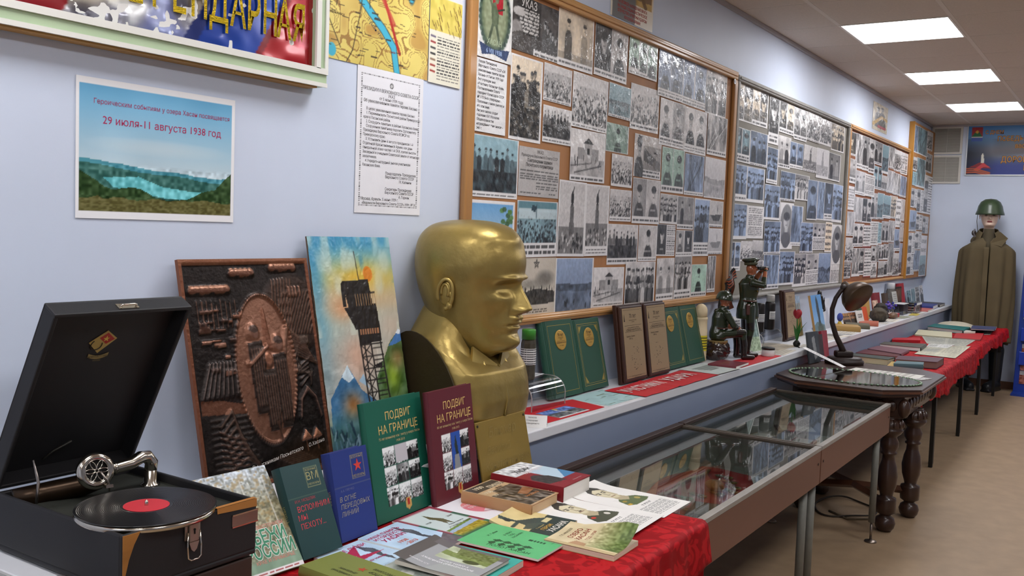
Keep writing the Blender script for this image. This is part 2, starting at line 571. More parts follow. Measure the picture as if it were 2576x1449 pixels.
# positions of the prints on the boards, in metres on the wall (x0, z0, x1, z1)
B1P = [
    (2.865, 1.816, 3.084, 2.123, 'd', 's', 0, 'tall grey print of two soldiers on a hillside'),
    (2.862, 2.137, 3.192, 2.336, 'U', 'n', 0, 'dark print of a soldier reading a decree poster'),
    (3.184, 2.134, 3.467, 2.355, 'f', 's', 0.1, 'faded print of officers standing by a stone building'),
    (3.478, 2.139, 3.777, 2.354, 'P2', 'n', 0.1, 'double portrait of a man in white tunic and a capped officer'),
    (3.79, 2.194, 4.083, 2.353, 'P3', 'g', 0.08, 'sheet of three green-tinted officer portraits under the top rail'),
    (4.098, 2.137, 4.388, 2.356, 'P2', 'b', 0.14, 'blue-tinted pair of young soldier portraits under the top rail'),
    (4.386, 2.135, 4.695, 2.356, 'P2', 'b', 0.14, 'pair of portraits with a large pale face on the left'),
    (4.687, 2.127, 4.979, 2.353, 'g', 'n', 0, 'dark print of waving men in the top right corner'),
    (3.091, 1.984, 3.303, 2.125, 'c', 'n', 0.05, 'print of a crowd around a camera tripod'),
    (3.094, 1.827, 3.311, 1.967, 'd', 'n', 0.1, 'print of a soldier crouching in grass with glare'),
    (3.31, 1.908, 3.61, 2.126, 'c', 'n', 0.06, 'large print of a dense crowd seen from above'),
    (3.618, 1.985, 3.831, 2.127, 'l', 't', 0.05, 'teal print of soldiers in open country'),
    (3.613, 1.836, 3.826, 1.959, 'p', 'g', 0, 'white sheet with a green picture of a nurse'),
    (3.829, 1.956, 4.126, 2.157, 'c', 'n', 0.1, 'print of a crowd sitting below a hill'),
    (4.14, 1.911, 4.434, 2.131, 'P2', 'n', 0.16, 'pair of portraits of a standing soldier and a close face'),
    (4.432, 1.902, 4.719, 2.126, 'P2', 'n', 0.14, 'pair of shiny dark portraits right of the close face'),
    (4.73, 1.915, 5.009, 2.127, 'q', 'n', 0.1, 'pale crinkled print at the right edge, second from top'),
    (3.31, 1.694, 3.605, 1.903, 'B', 'n', 0.08, 'print of a wooden arch over marching people'),
    (2.634, 1.598, 2.936, 1.813, 'd', 't', 0.05, 'blue print of soldiers standing in a trench'),
    (2.94, 1.614, 3.233, 1.797, 'D', 'n', 0, 'typed decree on grey paper'),
    (2.635, 1.403, 2.923, 1.587, 'K', 'n', 0.04, 'colour print of trees under blue sky behind the gold bust'),
    (2.94, 1.384, 3.231, 1.598, 'F', 't', 0.17, 'blue print of a troop group raising a flag'),
    (3.234, 1.385, 3.456, 1.69, 'm', 'n', 0, 'tall print of a monument and square seen from above'),
    (3.454, 1.386, 3.662, 1.687, 'm', 'n', 0.1, 'tall print of an obelisk with a white path'),
    (2.946, 1.154, 3.238, 1.381, 'V', 's', 0.2, 'beige print with a small star above a battle drawing'),
    (3.236, 1.15, 3.549, 1.378, 'l', 'b', 0, 'lilac print of a lake under a mountain'),
    (3.55, 1.163, 3.837, 1.335, 'B', 'n', 0.07, 'print of a crowd before a small gabled building'),
    (3.849, 1.159, 4.164, 1.356, 'g', 'n', 0, 'print of people standing under leafy trees'),
    (3.67, 1.69, 3.872, 1.829, 'c', 'n', 0.03, 'print of troops climbing a rocky slope'),
    (3.667, 1.538, 3.875, 1.677, 'c', 'n', 0.1, 'print of a crowd below cliffs with a caption'),
    (3.888, 1.745, 4.177, 1.938, 'A', 'n', 0.18, 'print of a pilot beside an aircraft wing'),
    (4.187, 1.691, 4.455, 1.907, 'P2', 'g', 0.12, 'green-tinted pair of cap-wearing men'),
    (4.461, 1.69, 4.714, 1.898, 'q', 'b', 0.06, 'dark streaky print of standing men'),
    (4.721, 1.687, 5.017, 1.901, 'l', 'l', 0, 'pale washed-out print at the right edge in the middle'),
    (3.886, 1.533, 4.179, 1.74, 'P2', 'n', 0.12, 'pair of officers cut out on white'),
    (4.184, 1.538, 4.389, 1.681, 'g', 'n', 0.03, 'print of three sailors'),
    (4.172, 1.381, 4.385, 1.535, 'PT', 'n', 0, 'sheet with a soldier face and a block of text'),
    (4.396, 1.515, 4.604, 1.679, 'f', 'n', 0.1, 'print of a family of four'),
    (4.393, 1.379, 4.604, 1.51, 'P2', 'n', 0.1, 'white sheet with a small pair portrait'),
    (4.608, 1.378, 4.824, 1.679, 'g', 'b', 0.2, 'tall blue-grey group print above a long caption'),
    (4.811, 1.534, 5.01, 1.675, 's', 'n', 0.06, 'print of a steamship'),
    (4.813, 1.387, 5.021, 1.527, 's', 'l', 0.06, 'print of a wreck on a beach'),
    (3.666, 1.346, 3.964, 1.525, 'd', 'n', 0.13, 'print of people lined up behind a field of stones'),
    (3.971, 1.358, 4.17, 1.526, 'p', 'n', 0.08, 'print of a man in a light shirt outdoors'),
    (4.183, 1.164, 4.388, 1.37, 'f', 'n', 0.12, 'print of a family at a table near the bottom rail'),
    (4.393, 1.154, 4.608, 1.379, 'g', 'n', 0.2, 'group print above four caption lines'),
    (4.61, 1.165, 4.817, 1.334, 'p', 'g', 0.1, 'green-grey print of a boy'),
    (4.824, 1.18, 4.939, 1.378, 'q', 'n', 0.06, 'narrow grey print by the ribbon bow'),
]
BADGE = (2.635, 2.077, 2.86, 2.339)
NOTE = (2.653, 1.822, 2.84, 2.073)
B2P = """5.122,2.144,5.407,2.35,P2,s,0;5.397,2.144,5.671,2.349,P2,s,.12;5.697,2.063,5.892,2.344,p,n,.2;5.896,2.152,6.194,2.345,P2,s,.12;6.193,2.138,6.48,2.343,P2,n,.12;6.477,2.157,6.803,2.346,c,n,.05;6.805,2.16,7.093,2.341,c,n,.03;7.097,2.144,7.455,2.34,g,s,0
5.12,1.912,5.389,2.104,P2,t,.2;5.385,1.91,5.695,2.109,f,b,.04;5.697,1.821,5.908,2.041,g,b,.08;5.902,1.933,6.159,2.133,f,n,.1;6.149,1.947,6.437,2.117,P2,b,.1;6.446,1.947,6.766,2.124,m,n,.05;6.749,1.92,7.059,2.129,m,l,.05;7.058,1.922,7.38,2.122,f,n,0
5.131,1.689,5.377,1.897,g,b,.15;5.372,1.691,5.677,1.897,g,b,.05;5.69,1.598,6.001,1.813,g,b,.02;5.978,1.727,6.3,1.915,g,b,.05;6.282,1.745,6.605,1.915,g,n,.02;6.576,1.618,6.821,1.896,p,b,0;6.776,1.624,7.037,1.898,q,b,0;7.008,1.623,7.253,1.9,p,b,.15;7.223,1.617,7.505,1.901,g,b,.03
5.133,1.471,5.402,1.674,g,b,.05;5.401,1.478,5.692,1.671,x,n,0;5.712,1.383,6.038,1.59,g,b,.03;6.013,1.414,6.294,1.715,PO,l,0;6.248,1.436,6.505,1.704,q,b,.05;6.467,1.386,6.78,1.598,g,b,.03;6.757,1.408,7.095,1.6,T2,n,0;7.073,1.39,7.259,1.613,x,s,0;7.258,1.296,7.553,1.599,PO,n,0
5.144,1.289,5.33,1.455,P2,b,.1;5.326,1.343,5.521,1.461,c,n,.05;5.521,1.341,5.723,1.467,l,n,0;5.526,1.168,5.733,1.343,f,n,.1;5.731,1.162,6.044,1.38,q,b,.1;6.039,1.178,6.366,1.399,g,b,.02;6.342,1.158,6.651,1.382,g,n,.05;6.635,1.159,6.967,1.381,T2,n,0;6.941,1.155,7.287,1.385,l,b,0;7.266,1.153,7.552,1.294,x,n,0"""
B3P = """7.547,2.151,7.843,2.334,p,s,.05;7.821,2.066,8.09,2.338,q,n,.1;8.045,2.064,8.323,2.34,f,n,.1;8.257,2.056,8.479,2.338,p,n,.1;8.437,2.142,8.742,2.337,f,n,.08;8.733,2.084,9.002,2.334,l,t,.05;8.958,2.148,9.282,2.342,q,n,.05;9.24,2.14,9.55,2.335,c,n,.05;9.523,2.131,9.831,2.333,g,l,.2
7.565,1.937,7.877,2.126,f,n,.2;7.85,1.855,8.201,2.047,f,l,.1;8.159,1.858,8.521,2.041,x,n,0;8.466,1.933,8.799,2.128,P2,t,.08;8.779,1.932,9.027,2.067,l,n,.1;8.984,1.926,9.298,2.128,q,l,.05;9.254,1.919,9.584,2.12,q,n,.05;9.545,1.912,9.886,2.113,q,b,.05
7.593,1.726,7.891,1.912,x,l,0;7.864,1.635,8.188,1.836,q,l,.05;8.147,1.636,8.485,1.837,P2,n,0;8.433,1.673,8.72,1.896,f,n,.03;8.658,1.678,8.925,1.907,l,t,.03;8.876,1.692,9.202,1.899,l,t,.1;9.153,1.699,9.489,1.906,g,s,.05;9.432,1.622,9.693,1.892,x,n,0;9.637,1.683,9.936,1.894,q,l,.05
7.605,1.52,7.917,1.711,q,l,.08;7.883,1.434,8.238,1.623,P2,n,.1;8.212,1.428,8.492,1.618,R,n,0;8.46,1.447,8.792,1.654,x,n,0;8.754,1.46,8.928,1.649,x,t,0;8.884,1.475,9.198,1.664,f,n,.05;9.158,1.476,9.448,1.677,q,n,.05;9.423,1.395,9.709,1.604,s,b,.1;9.64,1.486,9.915,1.669,f,l,.05
7.618,1.306,7.932,1.505,c,n,.05;7.909,1.189,8.177,1.421,q,n,.05;8.129,1.197,8.347,1.422,p,n,.1;8.3,1.173,8.584,1.424,R,n,0;8.536,1.302,8.749,1.44,p,n,.05;8.71,1.301,8.842,1.447,q,n,.0;8.812,1.318,9.042,1.454,f,n,.03;9.014,1.316,9.23,1.461,f,n,.05;9.205,1.165,9.488,1.468,q,n,.05;9.44,1.159,9.747,1.375,c,n,.02;9.686,1.167,9.979,1.471,m,b,.02
7.655,1.179,7.875,1.303,g,n,.1;8.563,1.162,8.786,1.298,B,n,.1;8.83,1.161,9.068,1.307,l,n,.05;9.039,1.163,9.274,1.305,d,n,.05"""
B4P = """9.84,2.363,10.128,2.627,q,b,0;10.054,2.364,10.586,2.629,q,t,0;10.53,2.444,10.842,2.637,c,n,.05;9.856,2.191,10.098,2.319,c,n,.05;9.902,2.044,10.124,2.177,x,t,0;10.066,2.04,10.58,2.329,q,t,.03;10.53,2.214,10.883,2.411,f,n,.05;10.53,1.786,10.994,2.184,PT,n,0;9.836,1.827,10.21,2.014,PT,n,0;10.191,1.787,10.549,2.019,PT,n,0;9.869,1.591,10.259,1.801,s,b,.05;10.229,1.61,10.555,1.77,PT,n,0;10.559,1.578,10.902,1.758,PT,n,0;9.884,1.367,10.258,1.578,PT,n,0;10.212,1.41,10.561,1.597,PT,n,0;10.534,1.349,10.9,1.558,x,l,0;9.868,1.156,10.268,1.368,PT,n,0;10.203,1.187,10.574,1.403,q,b,.05;10.519,1.131,10.894,1.351,l,t,0"""
# ================================================================ THE ROOM
XW, YR, XB = 10.99, -6.2, -2.6              # end wall, opposite wall, wall behind the camera
wall_m = M('wall_paint', 'd0daec', .55, bump=(220, .08, .001), vary=(3, .03))
ceil_m = M('ceiling_tile', 'cfc4b8', .85, bump=(240, .35, .001), vary=(120, .05))
rail_m = M('ceiling_rail', 'd8d0c6', .6)
floor_m = M('linoleum', '9c8468', .5, vary=(9, .10), bump=(300, .1, .0005))
struct('floor', B().add(box(XB-.1, XW+.1, YR-.1, .1, -.06, 0), floor_m))
struct('wall_left', B().add(box(XB-.1, XW+.1, 0, .1, 0, CEIL_Z+.12), wall_m))
struct('wall_end', B().add(box(XW, XW+.1, YR-.1, 0, 0, CEIL_Z+.12), wall_m))
struct('wall_right', B().add(box(XB-.1, XW+.1, YR-.1, YR, 0, CEIL_Z+.12), wall_m))
struct('wall_back', B().add(box(XB-.1, XB, YR, 0, 0, CEIL_Z+.12), wall_m))
b = B()
GX0, GY0 = 5.11, -.395
xs = [GX0+.6*k for k in range(-13, 11)]
ys = [0]+[GY0-.6*k for k in range(0, 11)]
lampcells = set()
for lx in LAMPS_X:
    for ly in LAMPS_Y:
        lampcells.add((round((lx-.3-GX0)/.6), round((ly+.3-GY0)/-.6)))
for i, x in enumerate(xs[:-1]):
    for j in range(len(ys)-1):
        kx = round((x-GX0)/.6); ky = j-1
        if (kx, ky) in lampcells: continue
        x1 = min(x+.6, XW); 
        if x1-x < .05: continue
        b.add(box(x+.006, x1-.006, ys[j+1]+.006, ys[j]-.006, CEIL_Z, CEIL_Z+.012), ceil_m)
b.add(box(XB, XW, YR, 0, CEIL_Z+.05, CEIL_Z+.06), ceil_m)
for x in xs: b.add(box(x-.006, x+.006, YR, 0, CEIL_Z+.001, CEIL_Z+.03), rail_m)
for y in ys[1:]: b.add(box(XB, XW, y-.012, y+.012, CEIL_Z-.001, CEIL_Z+.03), rail_m)
struct('ceiling', b)
struct('trim_1', B().add(box(XB, XW, -.02, 0, CEIL_Z-.022, CEIL_Z-.002), M('cornice', 'a8a4a6', .6)))
struct('trim_2', B().add(box(XW-.02, XW, YR, -.02, CEIL_Z-.022, CEIL_Z-.002), M('cornice', 'a8a4a6', .6)))
struct('baseboard_end', B().add(box(XW-.018, XW, YR, -.31, 0, .075), M('baseboard_wood', '6e4a36', .5, vary=(6, .2, (.3, 4, 1)))))
# ceiling lamps: recessed square panels
lamp_m = M('lamp_diffuser', 'fbfbff', .5, emit=LAMP_POWER)
frame_m = M('lamp_frame', 'e6e2dc', .5)
ORD = ['nearest', 'second', 'third', 'fourth', 'fifth', 'sixth', 'seventh', 'eighth', 'ninth', 'tenth', 'eleventh', 'twelfth', 'thirteenth']
vis = {6.04: 'large bright square ceiling panel lamp, nearest of the three lit lamps', 7.84: 'middle of the three lit square ceiling panel lamps', 9.65: 'smallest lit square ceiling panel lamp, beside the end wall'}
for r, ly in enumerate(LAMPS_Y):
    for k, lx in enumerate(LAMPS_X):
        cx = 6.01+1.8*(k-4)
        lab = vis.get(lx) if r == 0 else None
        lab = lab or ('unlit square ceiling panel lamp out of frame, nearest before the lit ones' if (r, k) == (0, 3) else None) or 'square ceiling panel lamp out of frame, %s in the %s row' % (ORD[k], 'wall side' if r == 0 else 'room side')
        t = thing('ceiling_lamp', lab, 'ceiling lamp', T(cx, ly, CEIL_Z), 'square ceiling panel lamps')
        f = B()
        for a in (box(-.3, .3, .287, .3, -.004, .03), box(-.3, .3, -.3, -.287, -.004, .03), box(-.3, -.287, -.287, .287, -.004, .03), box(.287, .3, -.287, .287, -.004, .03)):
            f.add(a, frame_m)
        obj('frame', f, t)
        obj('diffuser', B().add(box(-.287, .287, -.287, .287, .004, .012), lamp_m if (r, k) != (0, 3) else M('lamp_off', 'c8c8c8', .4)), t)

# ledge along the wall (casing below, white board on top)
S_Z, LEDGE_Y = .83, -.325
struct('trim_3', B().add(box(.95, XW, -.30, 0, 0, S_Z-.035), M('casing_paint', '8e9bb4', .5, vary=(3, .04))))
lt = thing('wall_ledge', 'long white ledge board running along the wall under the photo boards', 'ledge', T(0, 0, 0))
lm = M('ledge_white', 'd9dadd', .35, vary=(5, .03))
obj('ledge_board', B().add(box(.918, XW-.004, LEDGE_Y, -.001, S_Z-.036, S_Z, .004), lm), lt)
obj('edge_strip', B().add(box(.912, .918, LEDGE_Y, -.001, S_Z-.036, S_Z-.001), M('ledge_edge', 'b9bab8', .4)), lt)

# ================================================================ WALL SHEETS LEFT OF THE BOARDS
gloss = M('print_gloss', 'ffffff', .3, attr=True, coat=.0, spec=.4)
sleeve = M('print_sleeve', 'ffffff', .42, attr=True, coat=.45, bump=(16, .55, .012), coat_rough=.07)
def wall_print(name, label, cat, q, img, y=-.002, group=None, mat=None, texts=(), roll=0, curl=None):
    x0, z0, x1, z1 = q
    return tag(obj(name, sheet(img, x1-x0, z1-z0, mat=mat, texts=texts, curl=curl), None, WALL((x0+x1)/2, (z0+z1)/2, y, roll)), label, cat, group)

# landscape poster
W_, H_ = 200, 142
I = Im(W_, H_, 'f2f2f4')
J = Im(W_, H_, '8fc3de')
J.a = np.array(hx('6fb4dc'))*(1-J.v[..., None]*1.5).clip(0, 1)+np.array(hx('c9dbe2'))*(J.v[..., None]*1.5).clip(0, 1)
J.noise(5, .06, 3, .4); J.mix(np.clip(1-((J.u-.5)/.5)**2-((J.v-.45)/.08)**2, 0, 1)*.5, 'd5e0e4')
r1 = .60-.03*vnoise(W_, 2, 9, 5)[0]+.09*np.linspace(0, 1, W_)
J.mix((J.v > r1)*1.0, '4f97a6'); J.mix(J.v > r1+.035, '3c6e66'); J.noise(40, .08, 9, 1, (0, .6, 1, .8))
J.poly([(.14, .72), (.36, .70), (.5, .77), (.98, .83), (1, .86), (.8, .9), (.5, .86), (.2, .8)], '6fc6cb')
g2 = .71+.10*vnoise(W_, 2, 6, 8)[0]+.10*np.clip(1-np.abs(np.linspace(0, 1, W_)-.55)*2.4, 0, 1)
g2[:40] -= .06*np.linspace(1, 0, 40); g2[-24:] -= .14*np.linspace(0, 1, 24)
J.mix(J.v > g2, '2f4a24'); J.noise(50, .28, 12, 1, (0, .62, 1, 1)); J.mix((J.v > .9-.03*vnoise(W_, 2, 20, 2)[0])*.75, '76683a'); J.noise(60, .2, 14, 2, (0, .86, 1, 1))
k = (J.v > r1+.035)[..., None]
I.sub(.02, .052, .975, .95, J)
wall_print('landscape_poster', 'glossy poster of a lake between green hills with red writing on the sky', 'poster', (1.198, 1.483, 1.630, 1.792), I, mat=gloss,
           texts=[('Героическим событиям у озера Хасан посвящается', .012, .104, .0158, 'a8305c', dict(cond=.93)), ('29 июля-11 августа 1938 год', .010, .064, .0245, 'b01f55')])
# decree sheet
I = Im(120, 170, 'ececf0'); I.noise(5, .02, 4)
for k in range(46):
    u = .07+.86*k/45
    for vv in (.055, .945): I.rect(u-.006, vv-.004, u+.006, vv+.004, '2a2a30')
for k in range(64):
    v_ = .055+.89*k/63
    for uu in (.07, .93): I.rect(uu-.008, v_-.0035, uu+.008, v_+.0035, '2a2a30')
I.ell(.5, .105, .028, .02, '555555'); I.ell(.5, .105, .016, .012, 'cfcfcf')
ln = []
def dl(s, x, v_, sz=.0125, al='LEFT', **o): ln.append((s, x, .2175-.435*v_, sz, '1d1d22', dict(align=al, cond=o.get('cond', .9))))
for s_, v_, sz in (('ПРЕЗИДИУМ ВЕРХОВНОГО СОВЕТА СССР', .15, .0138), ('УКАЗ', .178, .0135), ('от 5 июня 1939 года', .205, .013), ('Об увековечивании памяти героев Хасана', .232, .0133)): dl(s_, 0, v_, sz, 'CENTER')
yy = .285
for s_, x in (('В целях увековечения памяти героев Хасана:', -.112), ('1. Переименовать Посьетский район Приморского', -.112), ('края в Хасанский район.', -.124), ('2. Соорудить памятник в районе Хасанских боев.', -.112),
              ('Сооружение памятника поручить Оргкомитету', -.112), ('Президиума Верховного Совета РСФСР по', -.124), ('Приморскому краю.', -.124), ('3. Установить день 6 августа праздником 1-й', -.112), ('Отдельной Краснознаменной Армии, как день', -.124),
              ('генеральной атаки частей 1-й ОКА, взятия высоты', -.124), ('Заозерной и очищения Советской земли от японских', -.124), ('захватчиков.', -.124), ('4. Учредить нагрудный значок участникам', -.112), ('Хасанских боев.', -.124)):
    dl(s_, x, yy, .0118, cond=.86); yy += .0295
for s_, v_ in (('Председатель Президиума', .715), ('Верховного Совета СССР', .74), ('Секретарь Президиума', .825), ('Верховного Совета СССР', .85)): dl(s_, -.02, v_, .0122)
dl('М. Калинин', .045, .768, .0122); dl('А. Горкин.', .045, .878, .0122)
dl('Москва, Кремль, 5 июня 1939 г.', -.128, .90, .0128); dl('«Ведомости Верховного Совета СССР» 1939г. № 20', -.122, .928, .0112)
I2 = I
wall_print('decree_sheet', 'white decree sheet with a dotted border, taped below the yellow map', 'document', (2.077, 1.523, 2.382, 1.957), I, mat=M('sheet_sleeve', 'ffffff', .4, attr=True, coat=.5, bump=(9, .35, .012), coat_rough=.1), texts=ln)
# map
MW, MH = 190, 150
I = Im(MW, MH, 'e3cf72'); I.noise(5, .12, 21)
n = vnoise(MW, MH, 9, 33)
for lv in (.35, .45, .55, .65): I.mix((np.abs(n-lv) < .012)*.6, '7a4a1e')
I.mix(np.clip((n-.62)*6, 0, 1)*.45, '9a5a24')
def riv(P, wd): I.line(P, wd+.008, '3b4a52'); I.line(P, wd, '46b4cf')
riv([(.26, 0), (.25, .16), (.27, .34), (.33, .46), (.45, .58), (.56, .68), (.66, .80), (.70, 1)], .030)
riv([(.42, 0), (.50, .14), (.52, .26), (.55, .36)], .034)
I.ell(.82, .20, .055, .22, '3b4a52'); I.ell(.82, .20, .05, .21, '46b4cf')
I.line([(.36, .05), (.47, .22), (.55, .40), (.62, .58), (.68, .74), (.72, .84)], .014, 'b02a20'); I.line([(.55, .44), (.66, .62)], .02, 'c04038', .7)
for P in ([(0, .2), (.12, .4), (.1, .7), (.2, .9)], [(.14, 0), (.2, .35), (.16, .6)], [(.38, .4), (.36, .6), (.30, .9), (.25, 1)], [(.5, .1), (.43, .4), (.44, .55)]): I.line(P, .004, '3a2c1c')
I.ell(.13, .93, .035, .05, '46b4cf')
gm = np.random.default_rng(4)
for k in range(60):
    u, v_ = gm.uniform(.02, .9), gm.uniform(.02, .95); I.rect(u, v_, u+gm.uniform(.02, .06), v_+.008, '3a2c20', .8)
wall_print('wall_map', 'yellow battle map with blue lakes, torn along its lower edge', 'map', (1.905, 1.955, 2.400, 2.335), I, mat=gloss,
           texts=[('Туман-Ула', -.005, -.075, .016, '24324a', dict(rot=-35)), ('Новокиевск', -.17, -.06, .012, '3a2c20'), ('Хасан', .155, .12, .014, '24324a', dict(rot=-80)), ('Подгорная', .06, -.13, .011, '8a2a20')])
I = Im(80, 150, 'e6e2cf'); I.rect(0, 0, 1, .27, 'd9dbe0'); I.rect(0, .28, 1, .56, 'dcc964'); I.noise(12, .12, 5, 1, (0, .28, 1, .56))
for k in range(30):
    u, v_ = gm.uniform(.05, .95), gm.uniform(.30, .55); I.line([(u, v_), (u+.05, v_+.04)], .004, '6a4a24')
I.bars(.1, .03, .95, .25, 6, '404048', 3); I.bars(.25, .60, .95, .97, 15, '2e2e2e', 9, .85, .4)
for k in range(7):
    v_ = .61+.048*k; I.line([(.06, v_), (.19, v_+.004)], .008, ('6a6078', '9a3030', '3a3a3a', '202020', '8a6a50', 'a03028', 'a03028')[k])
wall_print('map_legend', 'pale legend sheet with symbols beside the yellow map', 'map legend', (2.402, 1.952, 2.573, 2.335), I, y=-.004, mat=gloss)

# foil banner in its pale green frame
fx0, fx1, fz0, fz1 = -.55, 1.905, 1.862, 2.52
ft = thing('framed_banner', 'foil banner with gold letters on blue and red in a pale green frame', 'banner', T(0, 0, 0))
fm = M('frame_green', 'b4c9a4', .4, vary=(8, .06)); fw = M('frame_white', 'e9e8e0', .4); fwood = M('frame_raw_wood', 'b58a4e', .6, vary=(10, .15, (.2, 1, 1)))
def frame_side(nm, x0, x1, z0, z1, hor):
    q = B()
    if hor:
        q.add(box(x0, x1, -.048, -.006, z0, z1), fm)
        q.add(box(x0, x1, -.052, -.046, z0-.002, z0+.009), fw); q.add(box(x0, x1, -.054, -.046, z1-.012, z1+.004), fw)
        q.add(box(x0, x1-.03, -.043, -.004, z0-.006, z0), fwood)
    else:
        q.add(box(x0, x1, -.048, -.006, z0, z1), fm)
        q.add(box(x1-.009, x1+.002, -.052, -.046, z0, z1), fw); q.add(box(x0-.004, x0+.012, -.054, -.046, z0, z1), fw)
    obj(nm, q, ft)
frame_side('frame_rail', fx0, fx1, fz0, fz0+.044, True); frame_side('frame_rail', fx0, fx1, fz1-.044, fz1, True)
frame_side('frame_stile', fx1-.040, fx1, fz0+.046, fz1-.046, False)
frame_side('frame_stile', fx0, fx0+.040, fz0+.046, fz1-.046, False)
FW, FH = 330, 100
I = Im(FW, FH, '8e1520')
px0, px1 = fx0+.03, fx1-.036
pw, ph = px1-px0, fz1-fz0-.07
uu = I.u*pw+px0; zz = fz1-.035-I.v*ph
sl = uu-(zz-1.9)*.62                       # slanted stripes
n1 = vnoise(FW, FH, 60, 3); n2 = vnoise(FW, FH, 25, 5)
I.mix((sl > 1.135)*1.0, '8b8a96'); k = (sl > 1.135) & (sl < 1.438)
I.mix(k*np.clip((n1-.62)*6, 0, 1), 'f4f6f6'); I.mix(k*np.clip((.38-n1)*6, 0, 1)*.8, '3c3a48'); I.mix(k*np.clip((n2-.6)*5, 0, 1)*.5, '6a78c8'); I.mix(k*np.clip((.34-n2)*5, 0, 1)*.5, 'c8b48c')
I.mix((sl > 1.438)*1.0, '1a3f9c'); I.mix(((sl > 1.438) & (sl < 1.476))*1.0, '20306e')
I.mix((sl > 1.655)*1.0, '7a0f1c'); I.mix((sl > 1.675)*1.0, 'a5141f')
I.mix((sl > 1.675)*np.clip((n1-.66)*7, 0, 1)*(zz < 2.0), 'e8808c'); I.noise(30, .12, 8)
hgt = (vnoise(FW, FH, 160, 9)-.5)*.0032*((sl > 1.135) & (sl < 1.438)) + (vnoise(FW, FH, 60, 19)-.5)*.0016
gold = M('gold_foil_letters', 'b59a22', .22, .9, bump=(260, .5, .002), vary=(60, .35, (1, 3, 1)))
pb = sheet(I, pw, ph, height=hgt, mat=M('foil_picture', 'ffffff', .22, .25, attr=True, coat=.6), texts=[])
# letters of the last word; only their lower parts are inside the picture
LT = 'ЛЕГЕНДАРНАЯ'
xw = [(c, x) for c, x in zip(LT, [1.262, 1.318, 1.378, 1.434, 1.490, 1.548, 1.607, 1.656, 1.711, 1.759, 1.812])]
for c, x in xw:
    tv, tf = text(c, .135, bold=.012, cond=.56)
    pb.add((tv, tf), gold, T(x-(px0+px1)/2, 2.010-(fz0+fz1)/2, .0062))
obj('foil_picture', pb, ft, WALL((px0+px1)/2, (fz0+fz1)/2, -.030))
# ================================================================ PHOTO BOARDS
pine = M('pine_frame', 'b98a52', .45, vary=(14, .16, (.12, 1, 1)), coat=.2)
pine_v = M('pine_frame_upright', 'ad7c46', .45, vary=(14, .16, (1, 1, .12)), coat=.2)
ply = M('plywood_back', 'a9764a', .6, vary=(7, .16, (1, 1, .25)))
greyf = M('grey_frame', '8d8a84', .5, vary=(20, .12)); greyb = M('grey_felt', '8c8880', .9, bump=(500, .3, .001))
brownb = M('brown_back', '8a5638', .7, vary=(5, .1))
def board(name, label, x0, x1, z0, z1, fm_h, fm_v, back, fw=.045, d=.03, y0=-.001, sides=True):
    t = thing(name, label, 'photo board', T(0, 0, 0))
    obj('backing', B().add(box(x0+.01, x1-.01, y0-.008, y0, z0+.01, z1-.01), back), t)
    def rail(nm, bx, m):
        b = B(); x_0, x_1, z_0, z_1 = bx
        b.add(box(x_0, x_1, y0-d, y0-.0085, z_0, z_1, .006), m)
        if x_1-x_0 > z_1-z_0: b.add(box(x_0+.02, x_1-.02, y0-d-.006, y0-d+.004, (z_0+z_1)/2-.006, (z_0+z_1)/2+.008, .004), m)
        obj(nm, b, t)
    rail('top_rail', (x0, x1, z1-fw, z1), fm_h); rail('bottom_rail', (x0, x1, z0, z0+fw*.8), fm_h)
    rail('stile', (x0, x0+fw, z0+fw*.8, z1-fw), fm_v); rail('stile', (x1-fw, x1, z0+fw*.8, z1-fw), fm_v)
    return t
BD1 = board('photo_board', 'wide photo board with a light wooden frame, behind the gold bust', 2.588, 5.100, 1.128, 2.395, pine, pine_v, ply)
BD2 = board('photo_board', 'photo board with a worn grey frame, second from the camera', 5.108, 7.560, 1.120, 2.385, greyf, greyf, greyb, .035)
BD3 = board('photo_board', 'photo board with a light wooden frame, just before the raised tall board', 7.566, 9.866, 1.120, 2.385, pine, pine_v, brownb, .035)
b4 = thing('photo_board', 'tall raised photo board with an orange wooden edge in the far corner', 'photo board', T(0, 0, 0))
obj('panel', B().add(box(9.89, 10.975, -.046, -.001, 1.125, 2.655), M('board_face', 'a87648', .6, vary=(6, .12))), b4)
obj('edge_strip', B().add(box(9.870, 9.89, -.049, -.001, 1.122, 2.658, .002), M('orange_wood', 'b07c2e', .45, vary=(16, .2, (1, 1, .1)), coat=.2)), b4)
